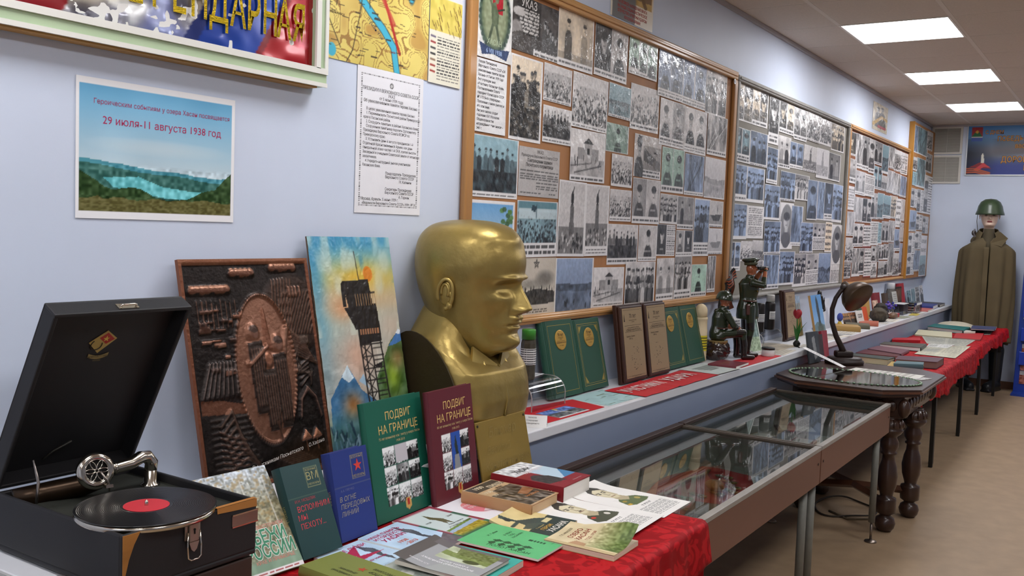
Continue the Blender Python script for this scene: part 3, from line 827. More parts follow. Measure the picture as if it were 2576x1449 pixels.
# fixing screw with washer on the first board
o = obj('washer', B().add(lathe([(.0, .004), (.006, .004), (.007, .002), (.015, .002), (.015, 0)], 20), M('steel', '8a8a8c', .35, .9)), BD1, T(5.035, -.033, 2.335) @ RX(90))
PRN = [0]
LOOK = dict(P2='pair of portraits', P3='three portraits', p='single portrait', g='group portrait', f='small group photo', c='crowded scene', l='landscape', m='monument photo', B='building photo', d='trench scene', x='typed page', T2='photo above typing', q='streaky photo', s='ship photo', PT='portrait beside text', PO='oval portrait', R='red-edged typed page')
TN = dict(n='grey', s='brownish', b='bluish', t='teal', g='greenish', l='pale')
def photo_for(q, st, ti, cap, ppm):
    x0, z0, x1, z1 = q
    W_, H_ = max(10, int((x1-x0)*ppm[0])), max(12, int((z1-z0)*ppm[1]))
    PRN[0] += 1; sd = PRN[0]
    if st == 'T2':
        I = photo(W_, H_, 'f', ti, sd, .0); 
        I.rect(0, .5, 1, 1, 'e9e7e6'); I.bars(.08, .54, .92, .96, 8, '404040', sd)
        return I
    if st == 'R':
        I = photo(W_, H_, 'x', 'n', sd, 0); 
        for a in ((0, 0, 1, .03), (0, .95, 1, 1), (0, 0, .05, 1)): I.rect(*a, 'a03a34')
        return I
    if st == 'U':
        I = Im(W_, H_, '3a3634'); I.noise(8, .2, sd)
        I.rect(.09, .0, .58, .68, '24211f'); I.rect(.105, .02, .565, .665, '1c1a19'); I.rect(.13, .04, .54, .18, '2a2725')
        I.bars(.15, .22, .54, .64, 13, 'd8d4cf', 4, .9, .55); I.ell(.14, .30, .12, .08, 'b8b4b0'); I.ell(.1, .62, .12, .16, '8a8683'); I.poly([(0, .7), (.2, .62), (.28, 1), (0, 1)], '4a4643')
        for k in range(5): I.person(.68+.06*k, .38+.05*k, .12, (.66, .3), True)
        I.rect(.46, .86, 1, 1, 'e6e4e2'); I.bars(.48, .87, .98, .99, 4, '404040', 3); I.noise(25, .1, 3)
        return I
    if st == 'D':
        I = Im(W_, H_, 'b7b3b0'); I.noise(4, .06, 4); I.noise(50, .05, 7)
        I.bars(.05, .45, .97, .66, 5, '2f2f2f', 7, .85, .5); I.bars(.42, .69, .95, .86, 3, '2f2f2f', 9, .85, .5); I.bars(.06, .9, .55, .95, 1, '2f2f2f', 2); I.bars(.75, .9, .92, .95, 1, '2f2f2f', 2)
        return I
    if st == 'K':
        I = Im(W_, H_, 'eceaea'); I.rect(0, .06, .96, 1, '6aa6d8'); I.mix(((I.v > .06) & (I.u < .96))*np.clip((I.v-.06)*1.1, 0, .6), 'cfe2ee')
        I.poly([(0, .52), (.28, .72), (.28, 1), (0, 1)], '2e2b2c'); 
        for k in range(60):
            g = np.random.default_rng(k); u = g.uniform(.25, .95); tp = .62 if u < .45 else (.32 if u < .7 else .10)
            I.ell(u, g.uniform(tp+.05, .95), .05, .05, ('3f6a30', '57863a', '2f5226')[k % 3], .85)
        return I
    if st == 'F':
        I = photo(W_, H_, 'c', 't', sd, .22); I.rect(.04, .03, .96, .16, '5f8a94'); I.rect(.04, .14, .96, .32, 'cddde0', .8)
        I.poly([(.33, .18), (.36, .08), (.46, .1), (.44, .2)], '1d3a46'); I.line([(.46, .08), (.46, .3)], .01, '1d3a46')
        return I
    if st == 'V':
        I = Im(W_, H_, 'cdc4b4'); I.noise(4, .06, 3)
        P = [(.5+(.05 if i % 2 == 0 else .022)*1.25*math.sin(PI*i/5), .11-(.07 if i % 2 == 0 else .03)*math.cos(PI*i/5)) for i in range(10)]
        I.line(P, .008, '33302c', closed=True); I.ell(.5, .11, .014, .014, '33302c')
        I.ell(.72, .36, .2, .12, '6a665e', .8, .8); I.ell(.45, .45, .3, .08, '8a857a', .7, .8); I.poly([(0, .62), (.5, .52), (.97, .58), (.97, .78), (0, .8)], '3a372f')
        for k in range(14): I.ell(.05+.066*k, .56+.04*math.sin(k*2), .012, .06, '24221d')
        I.noise(30, .2, 4, 1, (0, .5, 1, .8)); I.bars(.3, .87, .8, .93, 2, '33302c', 2)
        return I
    if st == 'A':
        I = photo(W_, H_, 'l', 'n', sd, .17); I.rect(.02, .02, .98, .8, 'cfcac6'); I.rect(.33, .24, .97, .8, '8c8884'); I.mix(((I.u > .33) & (I.v > .24) & (I.v < .8))*np.clip(1-I.v*1.4, 0, 1)*.6, 'b8b4b0')
        I.poly([(.36, .3), (.97, .62), (.97, .78), (.36, .6)], '4a4744'); I.ell(.82, .66, .14, .12, '6d6966'); I.poly([(.72, .34), (.9, .4), (.72, .39)], '2a2826'); I.line([(.78, .33), (.83, .43)], .008, '2a2826')
        I.person(.19, .32, .30, (.68, .24), True); I.poly([(.09, .2), (.14, .02), (.27, .05), (.29, .22)], '2c2a28')
        return I
    return photo(W_, H_, st, ti, sd, cap)
def board_print(q, st, ti, cap, label, group, y, ppm, glossy=True):
    x0, z0, x1, z1 = q
    I = photo_for(q, st, ti, cap, ppm)
    tx = []
    w_, h_ = x1-x0, z1-z0
    if st == 'U': tx = [('УКАЗ', -.055*w_/.33, h_*.385, .042, 'c8c4bf', dict(bold=.01))]
    if st == 'D': tx = [('УКАЗ', 0, h_*.42, .018, '2b2b2b'), ('Президиума Верховного Совета СССР', 0, h_*.33, .0145, '2b2b2b', dict(cond=.95)), ('О награждении орденом', -.0, h_*.235, .0175, '2b2b2b', dict(bold=.015, cond=.85)), ('Посьетского погранотряда', 0, h_*.14, .0175, '2b2b2b', dict(bold=.015, cond=.85))]
    roll = random.uniform(-.6, .6) if st not in ('K', 'V') else 0
    return tag(obj('photo_print', sheet(I, w_, h_, .0004, mat=sleeve if glossy else gloss, texts=tx), None, WALL((x0+x1)/2, (z0+z1)/2, y, roll)), label, 'photo print', group)
for k, p in enumerate(B1P):
    board_print(p[:4], p[4], p[5], p[6], p[7]+', wide wooden board', 'prints on the wide wooden board', -.0105-.0007*(k % 6), (235, 235))
def auto(table, rows, where, group, ybase, ppm):
    for r, line in enumerate(table.split('\n')):
        its = line.split(';'); n = len(its)
        for k, s in enumerate(its):
            a = s.split(',')
            q = tuple(float(v) for v in a[:4]); st, ti, cap = a[4], a[5], float(a[6])
            pos = 'leftmost' if k == 0 else 'rightmost' if k == n-1 else ORD[k]+' from left'
            board_print(q, st, ti, cap, '%s %s, %s in the %s of %s' % (TN[ti], LOOK[st], pos, rows[r], where), group, ybase-.0007*((k+3*r) % 6), ppm)
auto(B2P, ['top row', 'second row', 'third row', 'fourth row', 'bottom row'], 'the grey-framed board', 'prints on the grey-framed board', -.0105, (120, 190))
auto(B3P, ['top row', 'second row', 'third row', 'fourth row', 'fifth row', 'lowest row'], 'the farther wooden board', 'prints on the farther wooden board', -.0105, (90, 170))
for k, s in enumerate(B4P.split(';')):
    a = s.split(','); q = tuple(float(v) for v in a[:4]); q = (max(q[0], 9.895), q[1], min(q[2], 10.97), q[3])
    board_print(q, a[4], a[5], float(a[6]), '%s %s on the raised corner board, %s from its top' % (TN[a[5]], LOOK[a[4]], (ORD+['fourteenth', 'fifteenth', 'sixteenth', 'seventeenth', 'eighteenth', 'nineteenth'])[k].replace('nearest', 'first')), 'prints on the raised corner board', -.048-.0007*(k % 5), (60, 160))

# badge print
W_, H_ = 90, 120
I = Im(W_, H_, 'e4e3df')
P = lambda cx, cy, rx, ry, n=40: [(cx+rx*math.sin(2*PI*i/n), cy-ry*math.cos(2*PI*i/n)) for i in range(n)]
I.ell(.52, .42, .42, .48, '33463c'); I.ell(.52, .40, .36, .44, '6d7a5c'); I.ell(.52, .38, .30, .42, '8f9878')
I.rect(.44, 0, .72, .38, 'a8202c'); 
I.poly([(.40, .28), (.52, .24), (.62, .40), (.60, .56), (.44, .56)], '5d6a50'); I.ell(.56, .2, .05, .06, '6d7658'); I.line([(.46, .55), (.36, .78)], .022, '4a5742'); I.line([(.56, .55), (.66, .78)], .022, '4a5742'); I.line([(.44, .32), (.3, .12)], .018, '5d6a50'); I.line([(.6, .34), (.76, .3)], .012, '3a4436')
for k in range(34):
    a = PI*.1+k/33*PI*1.8
    I.ell(.52-.40*math.sin(a-PI*1.0)*1.0, .44+.46*math.cos(a-PI*1.0)*-1.0 if False else .44-.44*math.cos(a), .035, .03, ('2c4038', '4a6050')[k % 2], .9)
I.poly([(.12, .80), (.5, .86), (.94, .82), (.86, .97), (.5, .92), (.2, .96)], '2a3f66'); I.noise(20, .12, 6)
wall_print('badge_print', 'large print of a green oval badge with a red flag and blue ribbon', 'photo print', BADGE, I, -.0135, 'prints on the wide wooden board', gloss,
           texts=[('ХАСАН', .005, -.072, .026, 'aab89a', dict(bold=.02)), ('6 VIII 1938', .004, -.104, .022, '9db4d8', dict(bold=.02))])
I = Im(40, 60, 'e6e6e6'); I.noise(4, .03, 3)
nt = ['Указом Президиума', 'Верховного Совета СССР «Об', 'увековечении памяти героев', 'Хасана» от 5 июня 1939 года', 'был учрежден знак', '«Участнику Хасанских боев».', 'Постановлением Совета', 'Народных Комиссаров СССР', '№ 1173 было утверждено', 'Положение о знаке (значке) и', 'его описание.', 'Рисунок значка создал', 'художник Н.И. Москалев.', 'Общее количество', 'награждённых этим знаком –', '3481 г.']
wall_print('typed_note', 'narrow white note with bold typing below the badge print', 'document', NOTE, I, -.0125, 'prints on the wide wooden board', sleeve,
           texts=[(s_, -.085, .114-.0152*k, .0128, '1e1e24', dict(align='LEFT', bold=.012, cond=.88, shear=.12)) for k, s_ in enumerate(nt)])
# posters above the boards
I = Im(70, 100, 'e6ddcc'); I.rect(.05, .03, .95, .70, 'c9a45a'); I.noise(9, .25, 4, 1, (0, 0, 1, .7)); I.poly([(.5, .05), (.95, .1), (.95, .6), (.6, .62)], '8a6a4a'); I.person(.3, .25, .25, (.7, .45)); I.line([(.2, .66), (.6, .4), (.8, .68)], .03, '7a5a2e'); I.rect(.1, .52, .34, .7, 'b08a44')
wall_print('soldier_poster', 'poster with red slogan lines above the wide wooden board', 'poster', (3.62, 2.412, 4.035, 2.71), I, -.002, None, gloss,
           texts=[('НА ВСЯКОЕ НАПАДЕНИЕ ВРАГА', 0, -.075, .018, 'b03024', dict(bold=.02)), ('НА НАШЕ СОЦИАЛИСТИЧЕСКОЕ', 0, -.095, .018, 'b03024', dict(bold=.02)), ('ОТЕЧЕСТВО ОТВЕТИМ УДАРОМ', 0, -.115, .018, 'b03024', dict(bold=.02)), ('КРАСНОЙ АРМИИ', 0, -.135, .018, 'b03024', dict(bold=.02))])
I = Im(50, 80, 'd8ceb4'); I.person(.35, .22, .16, (.7, .4)); I.person(.62, .18, .16, (.7, .35)); I.poly([(.3, .5), (.8, .4), (.9, .8), (.5, .9)], '3a3a2a'); I.line([(.05, .8), (.6, .45), (.95, .5)], .05, 'c8a24a'); I.rect(.35, .78, .9, .88, 'b02a3a'); I.noise(14, .2, 3)
wall_print('small_poster', 'small poster of two figures hung above the farther wooden board', 'poster', (8.35, 2.43, 8.90, 2.66), I, -.002, None, sleeve)
# black and orange ribbon bow pinned to the corner of the board
bow = thing('ribbon_bow', 'black and orange striped ribbon bow pinned to the board corner', 'ribbon', T(5.03, -.045, 1.20))
om, km = flat('a8502c', .5), flat('1c1716', .6)
def ribbon(P0, P1, wd, tw):
    b = B(); P0 = Vector(P0); P1 = Vector(P1)
    s_ = Vector((math.cos(tw), 0, math.sin(tw)))
    n = 7
    for k in range(n):
        a0, a1 = (k/n-.5)*wd, ((k+1)/n-.5)*wd
        b.add(gridf(2, 9, lambda u, v: tuple(P0.lerp(P1, v)+s_*(a0+(a1-a0)*u)*(1-.35*math.sin(PI*v))+Vector((0, -.010*math.sin(PI*v*2)-.012*u, 0)))), (km, om)[k % 2])
    return b
obj('ribbon_tail', ribbon((-.0, -.004, .05), (-.10, -.012, -.09), .085, .5), bow)
obj('ribbon_tail', ribbon((.0, -.016, .05), (.02, -.020, -.115), .075, .1), bow)
obj('ribbon_loop', ribbon((-.04, -.02, .02), (.05, -.026, .085), .07, -1.0), bow)
# ================================================================ NEAR TABLE WITH RED CLOTH
T_Z = .712
red_m = None
def red_cloth_mat():
    m = M('red_damask', 'b01620', .7, spec=.15)
    nt = m.node_tree; b = nt.nodes['Principled BSDF']
    tc = nt.nodes.new('ShaderNodeTexCoord')
    n = nt.nodes.new('ShaderNodeTexNoise'); n.inputs['Scale'].default_value = 13; n.inputs['Detail'].default_value = 1.5; n.inputs['Distortion'].default_value = 2.6
    r = nt.nodes.new('ShaderNodeValToRGB'); r.color_ramp.elements[0].position = .49; r.color_ramp.elements[1].position = .53
    r.color_ramp.elements[0].color = tuple(lin(hx('8e0a12')))+(1,); r.color_ramp.elements[1].color = tuple(lin(hx('b0141c')))+(1,)
    rr = nt.nodes.new('ShaderNodeMapRange'); rr.inputs['To Min'].default_value = .75; rr.inputs['To Max'].default_value = .42
    bu = nt.nodes.new('ShaderNodeBump'); bu.inputs['Strength'].default_value = .5; bu.inputs['Distance'].default_value = .003
    nt.links.new(tc.outputs['Object'], n.inputs['Vector']); nt.links.new(n.outputs['Fac'], r.inputs['Fac'])
    nt.links.new(r.outputs['Color'], b.inputs['Base Color']); nt.links.new(r.outputs['Color'], rr.inputs['Value'])
    nt.links.new(r.outputs['Color'], bu.inputs['Height']); nt.links.new(bu.outputs['Normal'], b.inputs['Normal']); nt.links.new(n.outputs['Fac'], rr.inputs['Value']); nt.links.new(rr.outputs['Result'], b.inputs['Roughness'])
    return m
red_m = red_cloth_mat()
dark_wood = M('dark_table_wood', '2c1a16', .45, vary=(9, .3, (.4, 3, 1)))
black_metal = M('black_leg', '17140f', .5)
def desk(x0, x1, y0, y1, z, label, group=None, leg=.026, apron=.12):
    t = thing('exhibit_table', label, 'table', T((x0+x1)/2, (y0+y1)/2, 0), group)
    X0, X1, Y0, Y1 = -(x1-x0)/2, (x1-x0)/2, -(y1-y0)/2, (y1-y0)/2
    obj('table_top', B().add(box(X0, X1, Y0, Y1, z-.024, z, .003), dark_wood), t)
    obj('apron', B().add(box(X0+.05, X1-.05, Y0+.055, Y0+.073, z-.024-apron, z-.0245), dark_wood), t)
    for x in (X0+.05, X1-.05):
        for y in (Y0+.05, Y1-.05):
            obj('leg', B().add(box(x-leg/2, x+leg/2, y-leg/2, y+leg/2, 0, z-.0245, .003), black_metal), t)
    return t
desk(1.30, 2.42, -.985, -.335, T_Z-.004, 'dark wooden table under the red cloth with the near books')
def cloth(name, label, x0, x1, y0, y1, z, drop, dropR=0, dropL=0, scal=0, gather=0, seed=1, edge=None):
    """a cloth lying on a table; the front hangs by drop (a number or a function of x)"""
    b = B(); g = np.random.default_rng(seed); ph = g.uniform(0, 6, 8)
    th = .003
    def wob(x): return sum(math.sin(x*f+p)/k for f, p, k in zip((9, 17, 31, 53), ph, (1, 1.6, 2.4, 4)))/2.5
    nx = int((x1-x0)*60)+8
    prof = []                                  # (kind, t): back edge to front edge, then down
    ny = int((y1-y0)*22)+4
    nd = 12
    def P(u, v):
        x = x0+(x1-x0)*u
        j = v*(ny+nd-1)
        dr = drop(x) if callable(drop) else drop
        ga = gather*(wob(x*1.9)+.6*math.sin(x*61+ph[1]))
        if j < ny:
            y = y1+(y0-y1)*j/(ny-1) if ny > 1 else y0
            s_ = max(0, j-(ny-2))
            return (x, y-ga*.3*s_, z+th+.0012*wob(x*3+y*11)+abs(ga)*.5*s_)
        q = (j-ny+1)/nd
        r = .012
        zz = z+th-r*(1-math.cos(min(1, q*4)*PI/2))-max(0, q-.25)*dr/.75*(1+scal*wob(x*1.3))
        yy = y0-r*math.sin(min(1, q*4)*PI/2)-.012*q-(.010+gather)*q*wob(x*2.2+1)-ga*.5
        return (x, yy, zz)
    b.add(gridf(nx, ny+nd, P), red_m, None, True)
    def side(xe, sgn, dr, y_a, y_b):
        n = int(abs(y_b-y_a)*40)+4
        def Q(u, v):
            y = y_a+(y_b-y_a)*u
            q = v
            r = .012
            return (xe+sgn*(r*math.sin(min(1, q*6)*PI/2)+.01*q+.006*q*wob(y*2.4)), y, z+th-r*(1-math.cos(min(1, q*6)*PI/2))-max(0, q-1/6)*dr*6/5)
        b.add(gridf(n, 14, Q), red_m, None, True)
    if dropR: side(x1, 1, dropR, y0-.004, y1)
    if dropL: side(x0, -1, dropL, y0-.004, y1)
    o = obj(name, b)
    so = o.modifiers.new('thickness', 'SOLIDIFY'); so.thickness = .0022; so.offset = -1
    return tag(o, label, 'tablecloth')
cloth('tablecloth', 'red patterned cloth covering the near table, hanging at its right end', 1.30, 2.435, -.99, -.335, T_Z-.004, lambda x: .10+.02*math.sin(x*9), dropR=.62, scal=.18, gather=.003, seed=3)
ZT = T_Z+.0015

# ---- flat booklets and sheets (each seen from the room side)
def lying(name, label, cat, x, y, z, w_, h_, t, img, rot=0, texts=(), curl=None, group='booklets on the near red cloth', edge='e8e5de', mat=None):
    return tag(obj(name, sheet(img, w_, h_, t, curl, mat or M('print_cover', 'ffffff', .38, attr=True), edge, texts), None, T(x, y, z) @ RZ(rot)), label, cat, group)
# white sheet with the pink circle
I = Im(90, 116, 'e9e8ec'); I.ell(.52, .50, .30, .235, 'd7788a', 1, .05); I.mix((((I.u-.52)/.30)**2+((I.v-.50)/.235)**2 < 1)*np.clip((I.u-.3)*2+(.6-I.v), 0, 1)*.9, 'e2937c'); I.mix((((I.u-.52)/.30)**2+((I.v-.50)/.235)**2 < .96)*(I.u < .75)*(I.u > .5)*(I.v < .38), 'dfa070')
for k in range(9): I.line([(.4+.03*k, .66+.02*math.sin(k)), (.46+.03*k, .72+.03*math.cos(k))], .006, '6a5560')
I.poly([(.34, .66), (.5, .60), (.62, .74), (.46, .80)], 'e6dfe2', .8); I.line([(.36, .66), (.6, .76), (.52, .8)], .006, '54444c'); I.ell(.66, .85, .13, .035, '6a646c', .8, .6)
lying('booklet', 'white booklet with a pink sun circle and slanted lettering', 'booklet', 2.128, -.452, ZT, .172, .222, .003, I, 2,
      [('САМУРАЙСКАЯ', .004, .028, .0165, 'f4eef2', dict(cond=.9, rot=-1)), ('ПРАВДА', .0, .008, .0165, 'f4eef2'), ('Сергей Авенариус', -.04, .092, .006, '8a8288'), ('Хабаровск 2013', .05, -.095, .005, '9a9498')])
I = Im(90, 116, '7c2a38'); I.rect(0, .30, 1, .52, '8a3040')
for v0, v1, c in ((0, .36, '8d3444'), (.36, .62, '2f5a44'), (.62, .84, '8d3444'), (.84, 1, '3a6a4a')): I.rect(0, v0, 1, v1, c)
k = np.clip(1-np.maximum(np.abs(I.u-.5)/.43, np.abs(I.v-.47)/.44), 0, 1); I.mix(np.clip(k*9, 0, 1), 'c9d6d4')
I.poly([(.12, .72), (.88, .66), (.9, .95), (.1, .95)], '6f8a3a'); I.poly([(.12, .76), (.9, .70), (.9, .80), (.1, .84)], '9fb4cc'); I.poly([(.1, .82), (.9, .78), (.9, .96), (.1, .96)], 'a3922c'); I.noise(30, .25, 3, 1, (.1, .8, .9, .96)); I.mix((I.v > .9)*np.clip((I.v-.9)*12, 0, 1), '3a6a4a')
I.poly([(.5, .15), (.53, .3), (.6, .42), (.55, .62), (.5, .52), (.44, .60), (.46, .4), (.42, .32)], '5d5a3a')
lying('booklet', 'red and green bordered booklet dated 1938 and 2008 with a lake strip', 'booklet', 1.955, -.466, ZT+.001, .166, .220, .004, I, 3,
      [('1938', -.042, .022, .012, '444438', dict(shear=.2)), ('2008', .046, .018, .012, '444438', dict(shear=.2)), ('Наша память', .014, -.026, .0105, '30302c', dict(shear=.2)), ('и гордость - Хасан', .012, -.039, .0105, '30302c', dict(shear=.2))])
I = Im(60, 80, '62bd7c'); I.noise(5, .03, 4)
for k in range(4):
    x, y = .30+.08*k, .34+.12*k
    I.poly([(.16, y), (.24, y-.05), (.32, y), (.24, y+.05)], '2c5a3c'); I.poly([(.30, y+.02), (.36, y-.04), (.42, y+.02), (.36, y+.1)], '2c5a3c')
for k in range(6): I.rect(.62, .62+.035*k, .68, .645+.035*k, '22452f')
lying('booklet', 'bright green thin booklet with dark arrow ornament and author line', 'booklet', 1.930, -.700, ZT+.006, .165, .228, .005, I, 3,
      [('И. Губин', .012, .070, .011, '2c5238', dict(shear=.2)), ('Я ЛЕЖУ', .036, .038, .010, '2c5238'), ('ПОД', .032, .025, .010, '2c5238'), ('ХАСАНОМ', .038, .012, .010, '2c5238'), ('ПОЛОТ ХАСАН', -.062, -.02, .018, '22452f', dict(rot=-90, cond=.9)), ('Владивосток', .045, -.090, .005, '2c5238')])
I = Im(64, 78, 'd9c58c'); I.noise(7, .08, 4)
I.poly([(0, .62), (1, .52), (1, 1), (0, 1)], '2f3d38'); I.poly([(.22, .05), (.34, .0), (.42, .26), (.72, .42), (.9, .62), (.5, .66), (.3, .46), (.36, .3)], '3a4a46'); I.line([(.42, .3), (.1, .34)], .03, '3a4a46'); I.poly([(.1, .5), (.4, .44), (.56, .6), (.2, .62)], '47544a'); I.ell(.3, .16, .06, .06, '2a3230'); I.rect(.62, .56, .86, .66, 'd8cc9c')
def bend(a, b_, c=0): return lambda X, Y: a*np.clip((X+.05)/.12, 0, 1)**2+b_*np.clip((Y-.02)/.1, 0, 1)**2+c*np.clip((Y-.02)/.1, 0, 1)*np.clip(X/.07, 0, 1)
lying('book', 'worn paperback with a dark green soldier drawing on cream, under the curled paperback', 'book', 2.088, -.658, ZT+.0005, .148, .185, .007, I, 5,
      [('ГЕРОИ', -.012, -.046, .0165, 'c9a24e', dict(bold=.02)), ('ХАСАНА', .008, -.068, .026, 'e4e0d4', dict(bold=.02, cond=.85)), ('П. Алешин', -.02, -.030, .008, 'c8b878')], curl=bend(.004, .022), edge='cbb98e')
I = Im(70, 92, 'd8c8a0'); I.noise(6, .12, 7); I.mix((I.v > .45)*np.clip((I.v-.45)*2.2, 0, .95)*(I.u > .15), '5a7030'); I.noise(22, .3, 9, 1, (.2, .52, 1, 1)); I.poly([(.05, .3), (.3, .36), (.25, .52), (.02, .56)], '9a5a3a', .5); I.mix((I.u < .12)*1.0, 'c6b184')
cv = lambda X, Y: .040*np.clip((X+.02)/.09, 0, 1)**2*np.clip((.095-Y)/.16, .25, 1)+.006
lk = thing('book', 'curled paperback with a green army scene, nearest the front edge of the red cloth', 'book', T(2.050, -.852, ZT) @ RZ(2), 'booklets on the near red cloth')
obj('cover', sheet(I, .142, .192, .0006, lambda X, Y: cv(X, Y)+.008, M('print_cover', 'ffffff', .38, attr=True), 'cbb98e',
    [('Г.П. ИКАЛОВ', .005, .074, .010, '4a3a28', dict(shear=.2)), ('ОЗЕРО', .012, .050, .020, '8a3222', dict(bold=.01)), ('ХАСАН', .012, .028, .020, '8a3222', dict(bold=.01)), ('ГОД 1938', .014, .008, .012, '8a3222')]), lk)
obj('pages', B().add(box(-.070, .071, -.0955, .0955, .0008, .0125), M('pages_yellow', 'd9cfb4', .8, vary=(260, .1, (.02, .02, 6)))), lk)
obj('back_cover', B().add(box(-.071, .071, -.096, .096, 0, .0008), flat('b5a06c')), lk)
# portrait sheets
def portrait(label, x, y, rot, jacket, seed, curl, z):
    I = Im(96, 150, 'e9e7e2'); I.noise(5, .02, seed)
    I.poly([(.22, .60), (.30, .48), (.44, .43), (.60, .43), (.78, .50), (.84, .62), (.70, .645), (.34, .645)], jacket); I.noise(10, .05, seed, 1, (.2, .43, .86, .64))
    I.poly([(.42, .36), (.62, .36), (.66, .47), (.52, .52), (.40, .46)], 'b5a888')
    I.ell(.52, .25, .155, .165, 'd3c9a6'); I.ell(.52, .24, .11, .13, 'ddd5b8', .7, .6)
    I.poly([(.355, .26), (.35, .14), (.44, .075), (.60, .075), (.69, .13), (.695, .24), (.66, .17), (.52, .13), (.40, .17)], '3b3a34')
    for s_ in (-1, 1):
        I.line([(.52+s_*.035, .215), (.52+s_*.11, .21)], .007, '3a352a'); I.ell(.52+s_*.07, .24, .03, .012, '4a4436')
    I.line([(.52, .24), (.505, .31), (.54, .315)], .006, '8a7c58'); I.line([(.46, .355), (.58, .355)], .006, '8a6a52'); I.rect(.60, .2, .67, .36, 'b3a682', .5)
    if seed == 2: I.poly([(.49, .33), (.56, .33), (.565, .347), (.485, .347)], '4a4030')
    I.ell(.36, .52, .05, .02, ('c23a2a' if seed == 2 else 'a08a3a')); I.ell(.68, .55, .05, .03, ('d8d4c8' if seed == 2 else 'b0a05a'))
    I.rect(.235, .58, .33, .61, 'c9a438' if seed == 1 else jacket)
    I.bars(.35, .68, .65, .71, 2, '5a5a5a', seed, .8); I.bars(.12, .73, .88, .93, 13, '4a4a4a', seed+3, .75, .4)
    lying('portrait_sheet', label, 'print', x, y, z, .195, .317, .0008, I, rot, (), curl, 'portrait sheets on the near red cloth', 'dcdad4', M('print_paper', 'ffffff', .5, attr=True))
portrait('white sheet with a painted officer portrait beside the display case', 2.470, -.741, 1, '5c6b45', 1, lambda X, Y: .010*np.clip((Y-.08)/.08, 0, 1)**2, ZT+.001)
portrait('white sheet with a portrait of a moustached officer, left of the other portrait', 2.270, -.747, 2, '474a38', 2, lambda X, Y: .012*np.clip((Y-.09)/.07, 0, 1)**2+.006*np.clip((-.09-Y)/.07, 0, 1)**2, ZT+.0024)
# sky-blue booklets with the bayonet monument
def sky_booklet(label, x, y, z, rot, two):
    I = Im(80, 104, 'b5cfe4'); I.noise(5, .12, 3+two)
    for k in range(12): pass
    I.poly([(.0, .9), (.4, .74), (.62, .8), (1, .66), (1, 1), (0, 1)], '6a6266'); I.noise(20, .12, 5, 1, (0, .7, 1, 1))
    I.poly([(.72, .06), (.755, .2), (.83, .30), (.80, .42), (.74, .5), (.76, .62), (.70, .72), (.66, .52), (.68, .36), (.65, .3)], '4c5058'); I.ell(.74, .30, .07, .045, '5a5e66')
    if two: I.poly([(.10, .30), (.72, .10), (.46, .36), (.9, .42), (.2, .48), (.42, .34)], 'b0284a')
    tx = [('НАША ПАМЯТЬ', -.015, .080, .0165, 'b02a58', dict(bold=.02)), ('И ГОРДОСТЬ -', -.012, .063, .0165, 'b02a58', dict(bold=.02)), ('ХАСАН', -.02, .042, .024, 'b02a58', dict(bold=.03)), ('1938', -.03, .008, .018, 'c85a3a', dict(bold=.02)), ('- 2013', -.022, -.012, .018, 'c85a3a', dict(bold=.02))]
    if two: tx = [('ЛУЧШИЕ ЛЮДИ', -.01, .078, .0185, 'b02a58', dict(bold=.02, shear=.2)), ('В НАГРАДУ ЖИВЫМ', -.01, -.01, .010, 'b02a58', dict(bold=.02))]
    lying('booklet', label, 'booklet', x, y, z, .160, .215, .006, I, rot, tx)
sky_booklet('sky-blue booklet dated 1938-2013 with a dark bayonet monument', 1.786, -.497, ZT+.004, 4, 0)
sky_booklet('sky-blue booklet with a red star emblem beside the teal standing book', 1.628, -.505, ZT, 1, 1)
# grey album with photo, teal book below it
book('book', 'turquoise paperback lying partly under the grey album', 'book', T(1.662, -.812, ZT) @ RZ(4), .155, .212, .016, '3fa79a', pages='d8cdb8', paperback=True, group='booklets on the near red cloth')
I = Im(90, 116, '9ea0a2'); I.mix(np.clip(1-I.v*1.2, 0, 1)*.0+((I.v < .16)*1.0), '5c5856'); I.mix(((I.u > .80) & (I.v > .10))*1.0, '6a6668'); I.rect(.44, .30, .92, .92, 'b6bfa0'); I.noise(8, .2, 3, 1, (.44, .3, .92, .92)); I.poly([(.6, .3), (.75, .3), (.66, .92), (.52, .92)], '7d8c50'); I.poly([(.7, .45), (.92, .4), (.92, .92), (.66, .92)], '5f6a34', .8); I.noise(30, .2, 9, 1, (.6, .4, .92, .92)); I.ell(.53, .72, .06, .1, '4a5230')
I.poly([(0, .4), (.0, .9), (.2, 1), (.36, .5)], 'aab0aa', .6)
ga = thing('book', 'grey album with a green photo and white lettering, its cover lifting', 'book', T(1.690, -.690, ZT+.0175) @ RZ(3), 'booklets on the near red cloth')
obj('cover', sheet(I, .162, .212, .001, lambda X, Y: .010+.014*np.clip((Y-.0)/.1, 0, 1)**2, M('print_cover', 'ffffff', .38, attr=True), '8a8684',
    [('А.П. Корнилов', -.058, .05, .008, 'eceaea', dict(rot=88)), ('ВООРУЖЕННЫЙ КОНФЛИКТ', -.034, -.01, .010, 'f2f2f2', dict(rot=88, bold=.015)), ('У ОЗЕРА ХАСАН', -.022, -.02, .010, 'f2f2f2', dict(rot=88, bold=.015))]), ga)
obj('pages', B().add(box(-.078, .078, -.103, .103, .0008, .0098), flat('d6d0c4')), ga)
I = Im(60, 70, 'a9b0a6'); I.poly([(.1, .5), (.6, .2), (.95, .3), (.9, .6), (.3, .85)], '8b938a'); I.poly([(.3, .4), (.6, .3), (.62, .5), (.34, .62)], 'b6b8b0'); I.noise(14, .14, 3)
lying('booklet', 'grey booklet with a faded house photo under the album', 'booklet', 1.590, -.650, ZT, .15, .16, .012, I, 2, ())
